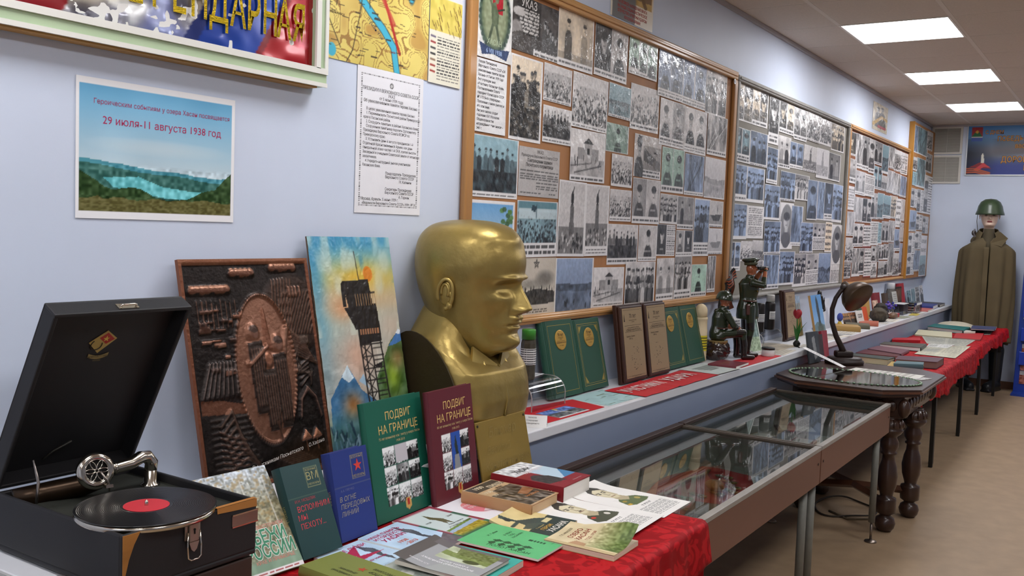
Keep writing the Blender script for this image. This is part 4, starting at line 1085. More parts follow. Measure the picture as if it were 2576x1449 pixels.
# olive hardback
book('book', 'olive green hardback with a red star, lowest at the front left', 'book', T(1.433, -.690, ZT) @ RZ(-3), .120, .232, .030, '7d8440',
     texts=[('УССУРИЙСКИЙ', -.028, .015, .011, '3a3f22', dict(rot=88, cond=.8, bold=.01)), ('ДНЕВНИК', -.012, .015, .011, '3a3f22', dict(rot=88, bold=.01)), ('ОТПОР', .012, -.05, .014, '3a3f22', dict(rot=88, bold=.01)), ('АГРЕССОРАМ', .03, -.055, .013, '3a3f22', dict(rot=88, bold=.01, cond=.75)), ('★', .012, -.005, .03, 'b0482c')], group='booklets on the near red cloth', pages='cbb98e')
lying('white_sheet', 'corner of a white sheet at the front left of the red cloth', 'sheet', 1.41, -.80, ZT, .14, .19, .001, Im(4, 4, 'e6e6e6'), 12, ())

# ---- hardbacks lying at the right
def star(r, r2=.4, n=5): return [((r if i % 2 == 0 else r*r2)*math.sin(PI*i/n), (r if i % 2 == 0 else r*r2)*math.cos(PI*i/n)) for i in range(2*n)]
I = Im(86, 120, '8a1c28'); I.rect(0.02, .0, 1, .34, 'd3d6da'); I.noise(16, .5, 3, 1, (.02, 0, 1, .3)); I.rect(.45, .33, 1, .78, 'bcd3e2'); I.poly([(.6, .78), (1, .52), (1, .78)], '4a86b4'); I.poly([(.05, .55), (.3, .42), (.5, .6), (.5, .86), (.05, .8)], '37302f'); I.noise(20, .2, 9, 1, (.05, .4, .5, .86)); I.rect(.05, .34, .45, .46, '8a1c28')
book('book', 'thick dark red hardback with a snowy battle and blue lake on the cover', 'book', T(2.303, -.622, ZT) @ RZ(2), .172, .245, .050, '84141f', I,
     [('ХАСАН', .0, .066, .030, '241c20', dict(bold=.02, cond=.8)), ('1938 ГОД', .008, .038, .020, 'e8dcdc', dict(bold=.02)), ('Хабаровск 2013', .03, -.105, .007, 'd8c0c0')], spine_text=('ХАСАН  1938 год', .022, 'd8b8b0'), group='hardbacks lying by the display case', pages='e4e0d8')
I = Im(76, 112, 'c2a27a'); I.noise(6, .08, 4)
I.rect(.02, .03, .98, .22, '453f38'); I.rect(.3, .22, .98, .26, 'c9ab84'); I.rect(.03, .3, .98, .96, '5a5044'); I.noise(14, .5, 5, 1, (.03, .3, .98, .96)); I.rect(.0, .24, .28, .42, 'c2a27a'); I.poly([(.5, .6), (.95, .5), (.95, .66), (.55, .72)], 'b8784a', .7); I.line([(.3, .26), (.3, .96)], .006, 'c9ab84')
book('book', 'brown illustrated hardback lying below the thick dark red hardback', 'book', T(2.137, -.622, ZT) @ RZ(3), .153, .228, .036, 'b98c62', I,
     [('1939', -.030, .088, .024, 'd8c8a8', dict(bold=.03)), ('ПИЩУ', .034, .072, .024, 'd8c8a8', dict(bold=.03)), ('ВЕЛИ', .02, .05, .012, '3a342c', dict(bold=.03)), ('1938', -.05, .045, .022, 'd8c8a8', dict(bold=.03)), ('10', -.055, .015, .020, 'd8c8a8', dict(bold=.03)), ('РАССКАЗ', .02, -.06, .014, 'd08a50', dict(bold=.02))], group='hardbacks lying by the display case', pages='d4b48c')

# ---- books standing against the ledge
def standing(name, label, x, y, z, rot, lean, w_, h_, t, cover, img=None, texts=(), group='books standing against the ledge', **k):
    z2 = z+t*math.sin(R_(lean))
    return book(name, label, 'book', STAND(x, y, z2, rot, lean) @ T(0, 0, -t), w_, h_, t, cover, img, texts, group=group, **k)
def feat(cover, mono):
    I = Im(100, 128, cover)
    for r in range(3):
        for c in range(3):
            u0, v0 = .22+.212*c, .40+.165*r
            J = scene_im(22, 22, 'cgdcfdgcc'[r*3+c], 40+r*3+c); J.a = np.clip((J.a-.4)*1.5+.35, .05, .95)
            I.sub(u0, v0, u0+.205, v0+.158, J)
    if mono:
        I.rect(.432, .40, .637, .723, '2450a8'); I.poly([(.47, .723), (.49, .60), (.59, .60), (.61, .723)], '8a8c90'); I.poly([(.52, .6), (.5, .52), (.53, .42), (.56, .50), (.58, .6)], '23302f')
    else: I.rect(.432, .40, .637, .55, 'c4bfc4')
    I.poly([(.52, .86), (.60, .86), (.615, .93), (.56, .965), (.505, .93)], 'c9a05a'); I.rect(.54, .865, .58, .925, 'b03028')
    return I
TT = lambda sub: [('ПОДВИГ', .015, .112, .030, 'd3b26a', dict(bold=.004, cond=.9)), ('НА ГРАНИЦЕ', .010, .078, .031, 'd3b26a', dict(bold=.004, cond=.88)), (sub, .012, .056, .0098, 'c9b07a', dict(cond=.9)), ('1938-2013', .012, .043, .009, 'c9b07a')]
standing('book', 'tall green album with gold lettering and a mosaic of nine photos', 1.815, -.357, ZT, 3, 11, .247, .315, .020, '175c4a', feat('175c4a', 0), TT('75 лет военному конфликту у озера Хасан'))
standing('book', 'tall maroon album with gold lettering and a blue monument photo', 2.042, -.372, ZT, 3, 8, .218, .318, .018, '5e1f2a', feat('5e1f2a', 1), TT('80 лет военному конфликту у озера Хасан'))
line_ = lambda I, v: I.line([(.0, v), (1, v)], .003, 'c8b890', .6)
I = Im(80, 130, '27387c'); I.line([(.52, .08), (.86, .08), (.86, .34), (.52, .34)], .004, 'a89a6a', .8, True); I.line([(0, .40), (1, .40)], .003, 'b8a878', .5)
standing('book', 'blue war memoir with a red star stamp on the cover', 1.655, -.385, ZT, 1, 13, .131, .217, .030, '27387c', I,
         [('★', .025, .063, .036, 'd03c34'), ('ВОЕННЫЕ', .025, .086, .0085, 'a89a6a'), ('МЕМУАРЫ', .025, .040, .0085, 'a89a6a'), ('А.А. ГРЕЧКО', -.022, .012, .008, '6a709a'), ('В ОГНЕ', -.025, -.008, .0165, '9a9488', dict(shear=.15)), ('ПЕРЕДОВЫХ', -.001, -.026, .0165, '9a9488', dict(shear=.15)), ('ЛИНИЙ', -.024, -.044, .0165, '9a9488', dict(shear=.15))], spine_text=('линий', .012, '9a9488'), pages='c8a878')
I = Im(80, 130, '1d3f40'); I.line([(.56, .07), (.88, .07), (.88, .28), (.56, .28)], .004, 'a09a6a', .8, True); I.line([(0, .36), (1, .36)], .003, 'a09a6a', .5)
standing('book', 'dark teal war memoir with red lettering on the cover', 1.505, -.410, ZT, -1, 24, .123, .217, .030, '1d3f40', I,
         [('ВМ', .027, .072, .026, 'a09a6a'), ('ВОЕННЫЕ', .027, .088, .007, 'a09a6a'), ('МЕМУАРЫ', .027, .054, .007, 'a09a6a'), ('И.Н. МОШЛЯК', -.012, .022, .0095, 'a8404a'), ('ВСПОМНИМ', .008, .003, .0185, 'c8404a', dict(cond=.9)), ('МЫ', -.032, -.017, .0185, 'c8404a', dict(cond=.9)), ('ПЕХОТУ...', -.006, -.037, .0185, 'c8404a', dict(cond=.9))], spine_text=('пехоту', .012, '8a8a5a'), pages='c8b48c')
I = Im(110, 150, '8f8a6c'); I.noise(9, .2, 3); I.mix((I.v < .34)*np.clip(1-I.v*2.4, 0, 1), 'c6d0da'); I.noise(45, .34, 5); n_ = vnoise(110, 150, 30, 8); I.mix(np.clip((n_-.6)*5, 0, 1)*(I.v < .75)*.6, 'a58a58'); I.mix(np.clip((.36-n_)*5, 0, 1)*.5, '5a5844')
for u in (.30, .36, .62, .9): I.line([(u, .1), (u-.02, .86)], .005, 'dcdad2', .75); 
I.mix(np.clip((I.v-.80)*12, 0, 1), '7c9a80'); I.noise(20, .1, 4, .3, (0, .8, 1, 1)); I.rect(0, .955, 1, .995, 'e6e2e2'); I.bars(.1, .96, .95, .99, 1, 'a03a3a', 3)
standing('book', 'birch forest picture book with green title lettering beside the gramophone', 1.284, -.404, ZT, -4, 37, .215, .250, .014, '8f8a6c', I,
         [('РУБЕЖИ', .030, -.040, .042, 'e8ece4', dict(bold=.06, cond=.72)), ('РУБЕЖИ', .030, -.040, .042, '3a8a66', dict(bold=.02, cond=.72, lift=.001)), ('РОССИИ', .038, -.073, .042, 'e8ece4', dict(bold=.06, cond=.72)), ('РОССИИ', .038, -.073, .042, '3a8a66', dict(bold=.02, cond=.72, lift=.001)), ('В ДАЛЬНЕВОСТОЧНОМ', .03, -.016, .011, 'c88a7a', dict(bold=.02)), ('КРАЕ И ПРИМОРЬЕ', .042, -.094, .011, 'c88a7a', dict(bold=.02))])

# ================================================================ GRAMOPHONE
leather = M('black_leatherette', '1c1b1d', .55, bump=(700, .25, .0006)); felt = M('deck_felt', '24261f', .8, bump=(300, .3, .001))
chrome = M('chrome', 'c9c2b6', .16, 1.0, bump=(18, .12, .002)); steel = M('worn_steel', '9a8f86', .32, 1.0); barew = M('bare_wood', 'a06a2e', .6, vary=(20, .25, (.2, 1, 1)))
GX, GY, GZ, GW, GD, GH = .966, -.522, S_Z+.004, .298, .408, .112
gr = thing('gramophone', 'black portable gramophone with its lid raised', 'gramophone', T(GX, GY, GZ))
b = B(); wl = .009
b.add(box(0, GW, 0, GD, .0, .012, .004), leather)
for a in (box(0, GW, 0, wl, .010, GH, .004), box(0, GW, GD-wl, GD, .010, GH, .004), box(0, wl, wl-.004, GD-wl+.004, .010, GH, .004), box(GW-wl, GW, wl-.004, GD-wl+.004, .010, GH, .004)): b.add(a, leather)
obj('case', b, gr)
obj('deck', B().add(box(wl, GW-wl, wl, GD-wl, GH-.03, GH-.018), felt), gr)
obj('torn_edge', B().add(gridf(12, 4, lambda u, v: (.20+.096*u, -.0012-.001*v, GH+.0006-(.010+.006*u)*v)), barew).add(gridf(12, 3, lambda u, v: (.20+.096*u, -.001+.010*v, GH+.0012)), barew), gr)
obj('worn_corner', B().add(prism([(0, 0), (.034, 0), (.022, -.02), (.012, -.045), (.003, -.08), (0, -.085)], 0, .0012), barew, T(.001, -.0002, GH-.001) @ RX(90)), gr)
for x in (.03, GW-.03):
    for y in (.03, GD-.05): obj('rubber_foot', B().add(cyl(.008, -.004, .002, 12), flat('121212')), gr, T(x, y, 0))
tt = obj('turntable', B().add(lathe([(.118, 0), (.124, .003), (.126, .008), (.124, .013), (.116, .014), (0, .014)], 64), chrome, None, True), gr, T(.116, .092+.004, GH-.008))
obj('spindle', B().add(lathe([(.0035, 0), (.0035, .022), (.002, .026), (0, .027)], 12), chrome, None, True), tt)
rec = thing('vinyl_record', 'black record with a red label lying on the gramophone turntable', 'record', T(GX+.116, GY+.096, GZ+GH+.0062))
vin = M('vinyl', '141416', .28, coat=.3, spec=.6)
rp = [(.004, .0), (.125, .0), (.1255, .001), (.125, .002)]+[(.122-.0016*k, .002+(.00025 if k % 2 else 0)) for k in range(48)]+[(.044, .002), (.004, .002), (.004, .0)]
obj('disc', B().add(lathe(rp, 72, False), vin), rec)
obj('label', B().add(lathe([(.004, .0021), (.041, .0021), (.041, .0026), (.004, .0026)], 48, False), flat('c0303a', .5)), rec)
# tone arm
ax, ay, az = GW-.040, GD-.125, GH-.02
arm = obj('tone_arm', B().add(lathe([(.020, 0), (.020, .006), (.013, .010), (.013, .035)], 24), chrome, T(ax, ay, az), True), gr)
pth = [(ax, ay, az+.03), (ax+.004, ay+.002, az+.050), (ax-.006, ay+.004, az+.064), (ax-.024, ay+.0, az+.066), (ax-.05, ay-.004, az+.058), (ax-.082, ay-.004, az+.056), (ax-.112, ay-.006, az+.058), (ax-.128, ay-.008, az+.060)]
obj('arm_tube', B().add(tube(pth, [.013, .0135, .0135, .013, .0125, .0118, .0112, .011], 18), chrome, None, True).add(tube([(ax-.086, ay-.004, az+.056), (ax-.090, ay-.004, az+.056)], .0135, 18), chrome, None, True), arm)
sbx = T(ax-.136, ay-.014, az+.062) @ RZ(-14) @ RX(78)
sb = obj('soundbox', B().add(lathe([(0, -.014), (.018, -.014), (.030, -.010), (.036, -.002), (.036, .006), (.031, .011), (.024, .013), (.022, .010)], 40, False), chrome, None, True), arm, sbx)
obj('soundbox_back', B().add(lathe([(0, .004), (.023, .004), (.023, .0085)], 24, False), flat('17130f', .5)), sb)
bb = B()
for k in range(6):
    a = k*PI/3
    c = (.0125*math.cos(a), .0125*math.sin(a)); q = []
    for i in range(13):
        s_ = 2*PI*i/12; l, m_ = .0095*math.cos(s_), .0042*math.sin(s_)
        q.append((c[0]+l*math.cos(a)-m_*math.sin(a), c[1]+l*math.sin(a)+m_*math.cos(a), .0105))
    bb.add(tube(q[:-1], .0011, 6, closed=True), chrome, None, True)
bb.add(tube([(.0225*math.cos(2*PI*i/24), .0225*math.sin(2*PI*i/24), .011) for i in range(24)], .0015, 6, closed=True), chrome, None, True)
obj('flower_grille', bb, sb)
obj('needle', B().add(tube([(.006, -.002, .013), (.016, -.020, .016), (.021, -.032, .012), (.024, -.043, .004)], [.002, .0022, .003, .0012], 8), steel, None, True).add(box(.014, .028, -.036, -.030, .006, .016), steel), sb)
obj('horn_duct', B().add(tube([(.012, GD-.045, GH-.012), (.07, GD-.060, GH-.006), (.125, GD-.095, GH+.004), (.15, GD-.115, GH+.012)], [.022, .022, .021, .016], 18), M('dark_tube', '3a2c20', .3, .8), None, True), gr)
obj('brake_lever', B().add(tube([(.012, .16, GH-.014), (.03, .165, GH-.004), (.045, .14, GH-.006)], .003, 8), steel, None, True), gr)
# catch and corner plate on the front
lk_ = obj('lock', B().add(box(.126, .160, -.004, .0, .070, .112, .001), steel).add(box(.133, .155, -.008, -.0039, .066, .104, .002), steel).add(prism([(.133, .066), (.155, .066), (.150, .052), (.144, .047), (.138, .052)], 0, .003), steel, T(0, -.0045, 0) @ RX(90)), gr)
obj('keyhole', B().add(cyl(.0022, 0, .001, 12), flat('0c0b0a'), T(.144, -.0082, .089) @ RX(90)).add(box(-.001, .001, -.0095, -.0082, -.0, .006), flat('0c0b0a'), T(.144, 0, .081)), lk_)
obj('hasp_wire', B().add(tube([(.131, -.006, .085), (.129, -.008, .058), (.130, -.009, .038), (.136, -.009, .033), (.152, -.009, .033), (.158, -.009, .038), (.159, -.008, .058), (.157, -.006, .085)], .0016, 8), chrome, None, True), lk_)
obj('corner_plate', B().add(box(.236, GW+.001, -.0015, 0, .066, .092), steel).add(box(.236, GW+.001, -.003, -.0014, .066, .069), chrome).add(box(.236, GW+.001, -.003, -.0014, .089, .092), chrome), gr)
# lid: a shallow tray hinged at the back, tilted forward
LID = T(0, GD-.004, GH+.003) @ RX(29)            # local z runs up the lid, local -y is its open side
lh, ldp = .412, .042
b = B()
b.add(box(0, GW, ldp-.006, ldp, 0, lh, .003), leather)
for a in (box(0, GW, 0, ldp-.004, lh-wl, lh, .003), box(0, GW, 0, ldp-.004, 0, wl, .003), box(0, wl, 0, ldp-.004, wl-.003, lh-wl+.003, .003), box(GW-wl, GW, 0, ldp-.004, wl-.003, lh-wl+.003, .003)): b.add(a, leather)
lid = obj('lid', b, gr, LID)
obj('lid_catch', B().add(tube([(.136, .010, lh), (.138, .010, lh+.007), (.142, .010, lh+.008), (.166, .010, lh+.008), (.170, .010, lh+.007), (.172, .010, lh)], .0022, 8), chrome, None, True).add(box(.132, .176, .006, .022, lh, lh+.0022), chrome), lid)
I = Im(40, 40, '4a3c20'); I.poly([(.08, .5), (.55, .06), (.95, .42), (.45, .95)], 'b39a54'); I.poly([(.4, .3), (.62, .16), (.9, .42), (.66, .56)], '9a2a24'); I.line([(.3, .62), (.36, .44), (.5, .5), (.44, .68)], .03, '3a2c14')
eb = B()
eb.add((np.array([(-.5, 0, 0), (.06, .45, 0), (.5, .1, 0), (-.06, -.45, 0)])*.06, [(0, 3, 2, 1)]), flat('a58c4c'))
eb.add((np.array([(-.16, .16, .002), (.1, .36, .002), (.42, .08, .002), (.14, -.1, .002)])*.06*1.0, [(0, 3, 2, 1)]), flat('9a2a24'))
eb.add(tube([(-.012+.012*math.cos(a), -.006+.012*math.sin(a), .0005) for a in np.linspace(2.2, 6.6, 16)], .0011, 6), flat('2a2010'))
eb.add(text('★', .016, bold=.01), flat('c8a848'), T(.006, .006, .0004))
eb.add(gridf(9, 2, lambda u, v: (-.022+.044*u, -.036+.009*v-.006*math.sin(PI*u), .0002)), flat('8a7848'))
eb.add(text('ГРАМПЛАСТТРЕСТ', .006), flat('2a2010'), T(0, -.0355, .0006)); eb.add(text('МОСКВА', .004), flat('8a7848'), T(0, -.045, .0006))
obj('maker_badge', eb, lid, T(.145, ldp-.0072, .315) @ RX(90))
obj('lid_stay', B().add(tube([(.014, -.02, .008), (.012, -.030, .05), (.011, -.014, .09)], [.0045, .0055, .003], 8, flatten=.3), steel, None, True), gr, T(0, GD-.10, GH-.01))
obj('needle_holder', B().add(tube([(.10, ldp-.012, .03), (.115, ldp-.014, .05), (.15, ldp-.014, .07)], .0025, 8), flat('2a2822', .4), None, True), lid)
# dark block under the overhanging front of the case
tag(obj('wooden_block', B().add(box(1.02, 1.262, -.515, -.345, .0, S_Z-.001, .004), M('block_wood', '3a2a22', .5, vary=(8, .2, (1, 1, .2))))), 'dark brown wooden stand under the front of the gramophone', 'stand')
# ================================================================ RELIEF, PAINTING, BUST (standing on the ledge)
def relief():
    W_, H_ = 190, 262
    C = Im(W_, H_, '211a17'); Hh = Im(W_, H_, '000000')
    C.noise(8, .06, 3); C.noise(50, .05, 4)
    def both(fn, c, h, *a, **k): getattr(C, fn)(*a, c, **k) if c else None; getattr(Hh, fn)(*a, (h,)*3, **k)
    dk, cu, cl = '352720', '7d4f3c', '9a6a52'
    # clouds
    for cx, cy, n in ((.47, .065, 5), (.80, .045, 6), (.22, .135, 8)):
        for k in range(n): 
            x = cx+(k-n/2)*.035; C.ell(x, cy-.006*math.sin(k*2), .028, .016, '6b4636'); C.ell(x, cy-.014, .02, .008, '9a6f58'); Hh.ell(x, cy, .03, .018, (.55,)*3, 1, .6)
    # ploughed hill
    C.ell(.83, .26, .26, .18, dk); Hh.ell(.83, .26, .26, .18, (.3,)*3)
    for k in range(16):
        a = .64+.025*k
        for P in ([(a-.02, .36), (a+.12, .16)], [(.58+.012*k, .14+.02*k), (.80+.012*k, .30+.014*k)] if k > 6 else [(a, .34), (a+.04, .10)]):
            C.line(P, .003, '6a4a3a', .8); Hh.line(P, .0035, (.55,)*3)
    for k in range(4): C.rect(.80+.03*k, .135, .815+.03*k, .185, '7a5848'); Hh.rect(.80+.03*k, .135, .815+.03*k, .185, (.7,)*3)
    g = np.random.default_rng(2)
    # factories and houses at the left
    for k in range(34):
        u, v_ = g.uniform(.08, .40), g.uniform(.22, .50); w_, h_ = g.uniform(.02, .09), g.uniform(.006, .022)
        c = ('5a3e32', '744c3a', '3f2d26', '8a6250')[k % 4]; C.rect(u, v_, u+w_, v_+h_, c); Hh.rect(u, v_, u+w_, v_+h_, (g.uniform(.4, .8),)*3)
    for k in range(9):
        u = .10+.034*k; C.rect(u, .17+.03*g.random(), u+.006, .30, '5a4034'); Hh.rect(u, .18, u+.006, .30, (.5,)*3)
    # fan folds
    for k in range(12):
        P = [(.14+.025*k, .45), (.06+.036*k, .60)]; C.line(P, .003, '6a5a54', .9); Hh.line(P, .005, (.6,)*3)
    C.ell(.2, .605, .2, .02, '241a17')
    # river bank and ship on the water
    C.poly([(.05, .60), (.2, .61), (.36, .64), (.36, .68), (.05, .66)], '6a4432')
    for k in range(10):
        P = [(.1, .69+.026*k), (.40+.03*math.sin(k), .69+.026*k)]; C.line(P, .002, '4a3830', .6); Hh.line(P, .003, (.25,)*3)
    for k in range(7):
        P = [(.16+.01*k, .72+.03*k), (.25+.012*k, .66+.035*k), (.30+.02*k, .80+.02*k)]; C.line(P, .005, '4e3a30', .9); Hh.line(P, .008, (.5,)*3)
    for k in range(9):
        P = [(.15, .74+.026*k), (.22+.035*k*.4, .77+.026*k), (.33, .79+.022*k)]; C.line(P, .003, '54392d', .9); Hh.line(P, .004, (.6,)*3)
    # tree, bridge, tents at the right
    for k in range(7):
        P = [(.82, .42+.03*k), (.74+.03*k, .54), (.90, .48+.02*k)]; C.line(P, .003, '54433a', .9); Hh.line(P, .005, (.55,)*3)
    C.rect(.84, .37, .92, .41, '55443a'); Hh.rect(.84, .37, .92, .41, (.6,)*3)
    for s_ in (0, .012): C.line([(.78, .74), (.80, .66), (.86, .61+s_), (.92, .66), (.95, .75)], .005, '5a4238'); Hh.line([(.78, .74), (.80, .66), (.86, .61+s_), (.92, .66), (.95, .75)], .008, (.6,)*3)
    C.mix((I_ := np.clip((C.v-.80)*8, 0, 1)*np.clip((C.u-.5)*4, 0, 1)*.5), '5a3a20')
    for x in (.80, .89): C.poly([(x-.04, .85), (x, .80), (x+.05, .845), (x+.02, .85)], '8a5c44'); C.line([(x, .83), (x+.01, .90)], .003, '8a5c44'); Hh.poly([(x-.04, .85), (x, .80), (x+.05, .845)], (.7,)*3)
    for k in range(8): P = [(.55+.02*k, .90+.008*k), (.75+.02*k, .895+.008*k)]; C.line(P, .0025, '6a5040', .7); Hh.line(P, .003, (.3,)*3)
    # oval medallion
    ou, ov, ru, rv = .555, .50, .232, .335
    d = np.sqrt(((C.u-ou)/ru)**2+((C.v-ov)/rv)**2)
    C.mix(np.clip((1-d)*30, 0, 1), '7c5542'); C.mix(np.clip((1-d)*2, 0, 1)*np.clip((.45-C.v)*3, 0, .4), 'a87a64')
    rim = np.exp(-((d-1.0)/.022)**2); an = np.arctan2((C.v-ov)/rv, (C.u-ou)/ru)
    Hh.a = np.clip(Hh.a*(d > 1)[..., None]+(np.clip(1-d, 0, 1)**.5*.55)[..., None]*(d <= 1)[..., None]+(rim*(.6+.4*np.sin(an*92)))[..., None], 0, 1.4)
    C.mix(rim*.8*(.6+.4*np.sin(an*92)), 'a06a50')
    # tower and figures
    C.poly([(.54, .42), (.56, .24), (.575, .22), (.59, .24), (.61, .42)], '7a4e3a'); Hh.poly([(.54, .42), (.575, .22), (.61, .42)], (.75,)*3)
    def fig(cx, cy, h, up=0):
        r = h*.07
        C.ell(cx, cy, r*1.15, r, '7a5546'); C.ell(cx, cy-r*.7, r*1.4, r*.7, '4a3830'); Hh.ell(cx, cy, r*1.6, r*1.6, (1.1,)*3, 1, .6)
        C.poly([(cx-.055, cy+h*.12), (cx+.055, cy+h*.10), (cx+.06, cy+h*.55), (cx+.045, cy+h), (cx-.04, cy+h), (cx-.055, cy+h*.5)], '31251f')
        Hh.poly([(cx-.055, cy+h*.12), (cx+.055, cy+h*.10), (cx+.06, cy+h*.55), (cx+.045, cy+h), (cx-.04, cy+h), (cx-.055, cy+h*.5)], (.95,)*3)
        for k in range(5): P = [(cx-.04+.02*k, cy+h*.2), (cx-.03+.018*k, cy+h*.9)]; C.line(P, .003, '6a4c3e', .8); Hh.line(P, .004, (1.15,)*3)
    fig(.655, .395, .38); C.line([(.70, .44), (.735, .33)], .008, '6a4a3a'); Hh.line([(.70, .44), (.735, .33)], .012, (1.1,)*3)
    fig(.475, .335, .36); C.line([(.42, .47), (.56, .40)], .007, '8a6250'); Hh.line([(.42, .47), (.56, .40)], .010, (1.3,)*3)
    fig(.555, .47, .31); C.ell(.555, .455, .03, .028, '8a5c46'); Hh.ell(.555, .46, .034, .034, (1.35,)*3, 1, .5)
    C.line([(.57, .74), (.60, .83)], .005, '54392d'); Hh.line([(.57, .74), (.60, .83)], .006, (1.0,)*3)
    # rim of the plate
    e = np.minimum(np.minimum(C.u*W_, (1-C.u)*W_), np.minimum(C.v*H_, (1-C.v)*H_))
    C.mix((e < 5)*1.0, '7a4a34'); C.mix((C.v < .025)*1.0, '8a5a42'); Hh.a[e < 6] = .55
    C.noise(70, .05, 9)
    hm = Hh.a[..., 0]
    k = np.array([1, 2, 1])/4
    for _ in range(2):
        hm = np.apply_along_axis(lambda r: np.convolve(np.pad(r, 1, 'edge'), k, 'valid'), 0, hm); hm = np.apply_along_axis(lambda r: np.convolve(np.pad(r, 1, 'edge'), k, 'valid'), 1, hm)
    return C, hm*.012
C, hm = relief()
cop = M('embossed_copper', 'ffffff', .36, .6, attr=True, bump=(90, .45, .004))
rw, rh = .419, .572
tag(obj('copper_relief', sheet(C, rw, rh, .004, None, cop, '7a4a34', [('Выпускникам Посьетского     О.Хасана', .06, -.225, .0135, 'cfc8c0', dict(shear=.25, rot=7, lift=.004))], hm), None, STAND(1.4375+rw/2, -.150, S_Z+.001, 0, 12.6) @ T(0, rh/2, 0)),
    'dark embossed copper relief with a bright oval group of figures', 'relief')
# painting
W_, H_ = 150, 280
I = Im(W_, H_, '7fb4c4')
I.a[:] = np.array(hx('3f93b8'))
I.mix(np.clip((I.v-.04)*7, 0, 1), '9cc4c0'); I.mix(np.exp(-((I.v-.20)/.09)**2)*np.clip(1.2-np.abs(I.u-.6)*1.6, 0, 1), 'd8b23c'); I.mix(np.exp(-((I.v-.30)/.08)**2)*.7, 'd6b08a'); I.mix(np.clip((I.v-.33)*5, 0, 1), 'b4aea0'); I.mix(np.clip((I.v-.45)*5, 0, 1)*.6*np.clip(1-I.u*1.6, 0, 1), '9aa6a6')
I.mix(np.exp(-((I.u-.04)/.10)**2)*np.clip(1-I.v*1.3, 0, 1), '3f8fb4'); I.mix(np.exp(-((I.v-.33)/.06)**2-((I.u-.32)/.14)**2)*.9, 'cf9a70'); I.mix(np.exp(-((I.v-.55)/.12)**2-((I.u-.42)/.16)**2)*.7, 'd8a488'); I.mix(np.exp(-((I.v-.42)/.08)**2-((I.u-.9)/.25)**2)*.6, 'd8b49a')
n_ = vnoise(W_, H_, 10, 4, .5); I.mix(np.clip((n_-.6)*4, 0, 1)*(I.v < .45)*.55, 'cfd8c8'); I.mix(np.clip((.35-n_)*4, 0, 1)*(I.v < .22)*.7, '2f86b0')
I.ell(.665, .175, .058, .036, 'd8832c', 1, .06)
I.poly([(.62, .66), (.84, .50), (.97, .45), (1, .46), (1, 1), (.6, 1)], '4d6a3e'); I.noise(14, .25, 6, 1, (.66, .5, 1, 1)); I.mix(np.exp(-((I.v-.66)/.07)**2-((I.u-.83)/.09)**2)*.9, '9cb83a'); I.mix(np.exp(-((I.v-.58)/.05)**2-((I.u-.92)/.1)**2)*.8, '8a6a3a'); I.poly([(.82, .52), (.97, .445), (1, .45), (1, .50), (.9, .515)], '4a78b0'); I.poly([(.93, .462), (.97, .443), (1, .452), (.98, .47)], 'dfe8ee')
I.poly([(.05, .72), (.28, .58), (.42, .70), (.58, .76), (.6, 1), (0, 1)], '3a6f9a'); I.poly([(.20, .63), (.28, .58), (.34, .64), (.28, .66)], 'cfe0e8'); I.poly([(.40, .66), (.46, .63), (.52, .70)], '9ab8cc'); I.mix(np.exp(-((I.v-.76)/.06)**2-((I.u-.30)/.12)**2)*.9, 'a8703a'); I.mix(np.clip((I.v-.76)*6, 0, 1)*(I.u < .6)*.7, '5d7a44')
I.noise(18, .16, 8, 1, (0, .58, 1, 1)); I.mix(np.clip((I.v-.85)*9, 0, 1)*(I.u < .62), '35566e')
g = np.random.default_rng(5)
for k in range(70): x, y = g.uniform(.03, .6), g.uniform(.86, 1); I.line([(x, y), (x+g.uniform(-.03, .03), y-.03)], .004, ('8aa6b4', '5a7c8c', '22384a')[k % 3], .8)
bk = '211c1b'
I.line([(.525, .07), (.545, .20)], .0025, bk); I.poly([(.34, .205), (.66, .20), (.69, .36), (.40, .37)], bk); I.poly([(.33, .325), (.725, .315), (.74, .42), (.44, .43)], bk)
I.line([(.36, .275), (.72, .262)], .004, '2b2523'); 
for k in range(9): I.line([(.48+.03*k, .268), (.485+.03*k, .32)], .0018, 'a8825a')
I.rect(.32, .23, .36, .32, bk); I.ell(.34, .222, .02, .014, bk)
I.poly([(.46, .425), (.74, .42), (.74, .49), (.46, .50)], bk); I.rect(.48, .43, .72, .455, 'c98a60', .8)
for k in range(8): I.line([(.48+.03*k, .43), (.48+.03*k, .457)], .003, bk)
for a, c in ((.47, .50), (.52, .55), (.72, .76), (.60, .63)): I.line([(a, .49), (c, .80)], .0045, bk)
for k in range(6):
    y = .50+.055*k; I.line([(.47+.01*k, y), (.74, y)], .003, bk); I.line([(.47+.008*k, y), (.60, y+.05)], .0025, bk); I.line([(.60, y), (.48+.01*k, y+.05)], .0025, bk); I.line([(.62, y+.02), (.73, y+.02)], .0025, bk)
I.poly([(.60, .60), (.72, .585), (.70, .62)], bk); I.poly([(.50, .80), (.80, .78), (.81, .83), (.5, .85)], bk)
for a in (.52, .58, .70, .78): I.line([(a, .84), (a+.02, 1)], .005, bk)
for k in range(3): I.line([(.52, .86+.05*k), (.8, .90+.05*k)], .003, bk); I.line([(.8, .86+.05*k), (.52, .9+.05*k)], .003, bk)
pw_, ph_ = .340, .632
n_ = (vnoise(W_, H_, 40, 3, .6)-.5)*.0016+(vnoise(W_, H_, 90, 4)-.5)*.0008
tag(obj('tower_painting', sheet(I, pw_, ph_, .006, None, M('oil_paint', 'ffffff', .4, attr=True, coat=.15), '5a4a3a', (), n_), None, STAND(1.862+pw_/2, -.150, S_Z+.001, 0, 11.6) @ T(0, ph_/2, 0)),
    'tall oil painting of a dark border watchtower with an orange sun', 'painting')

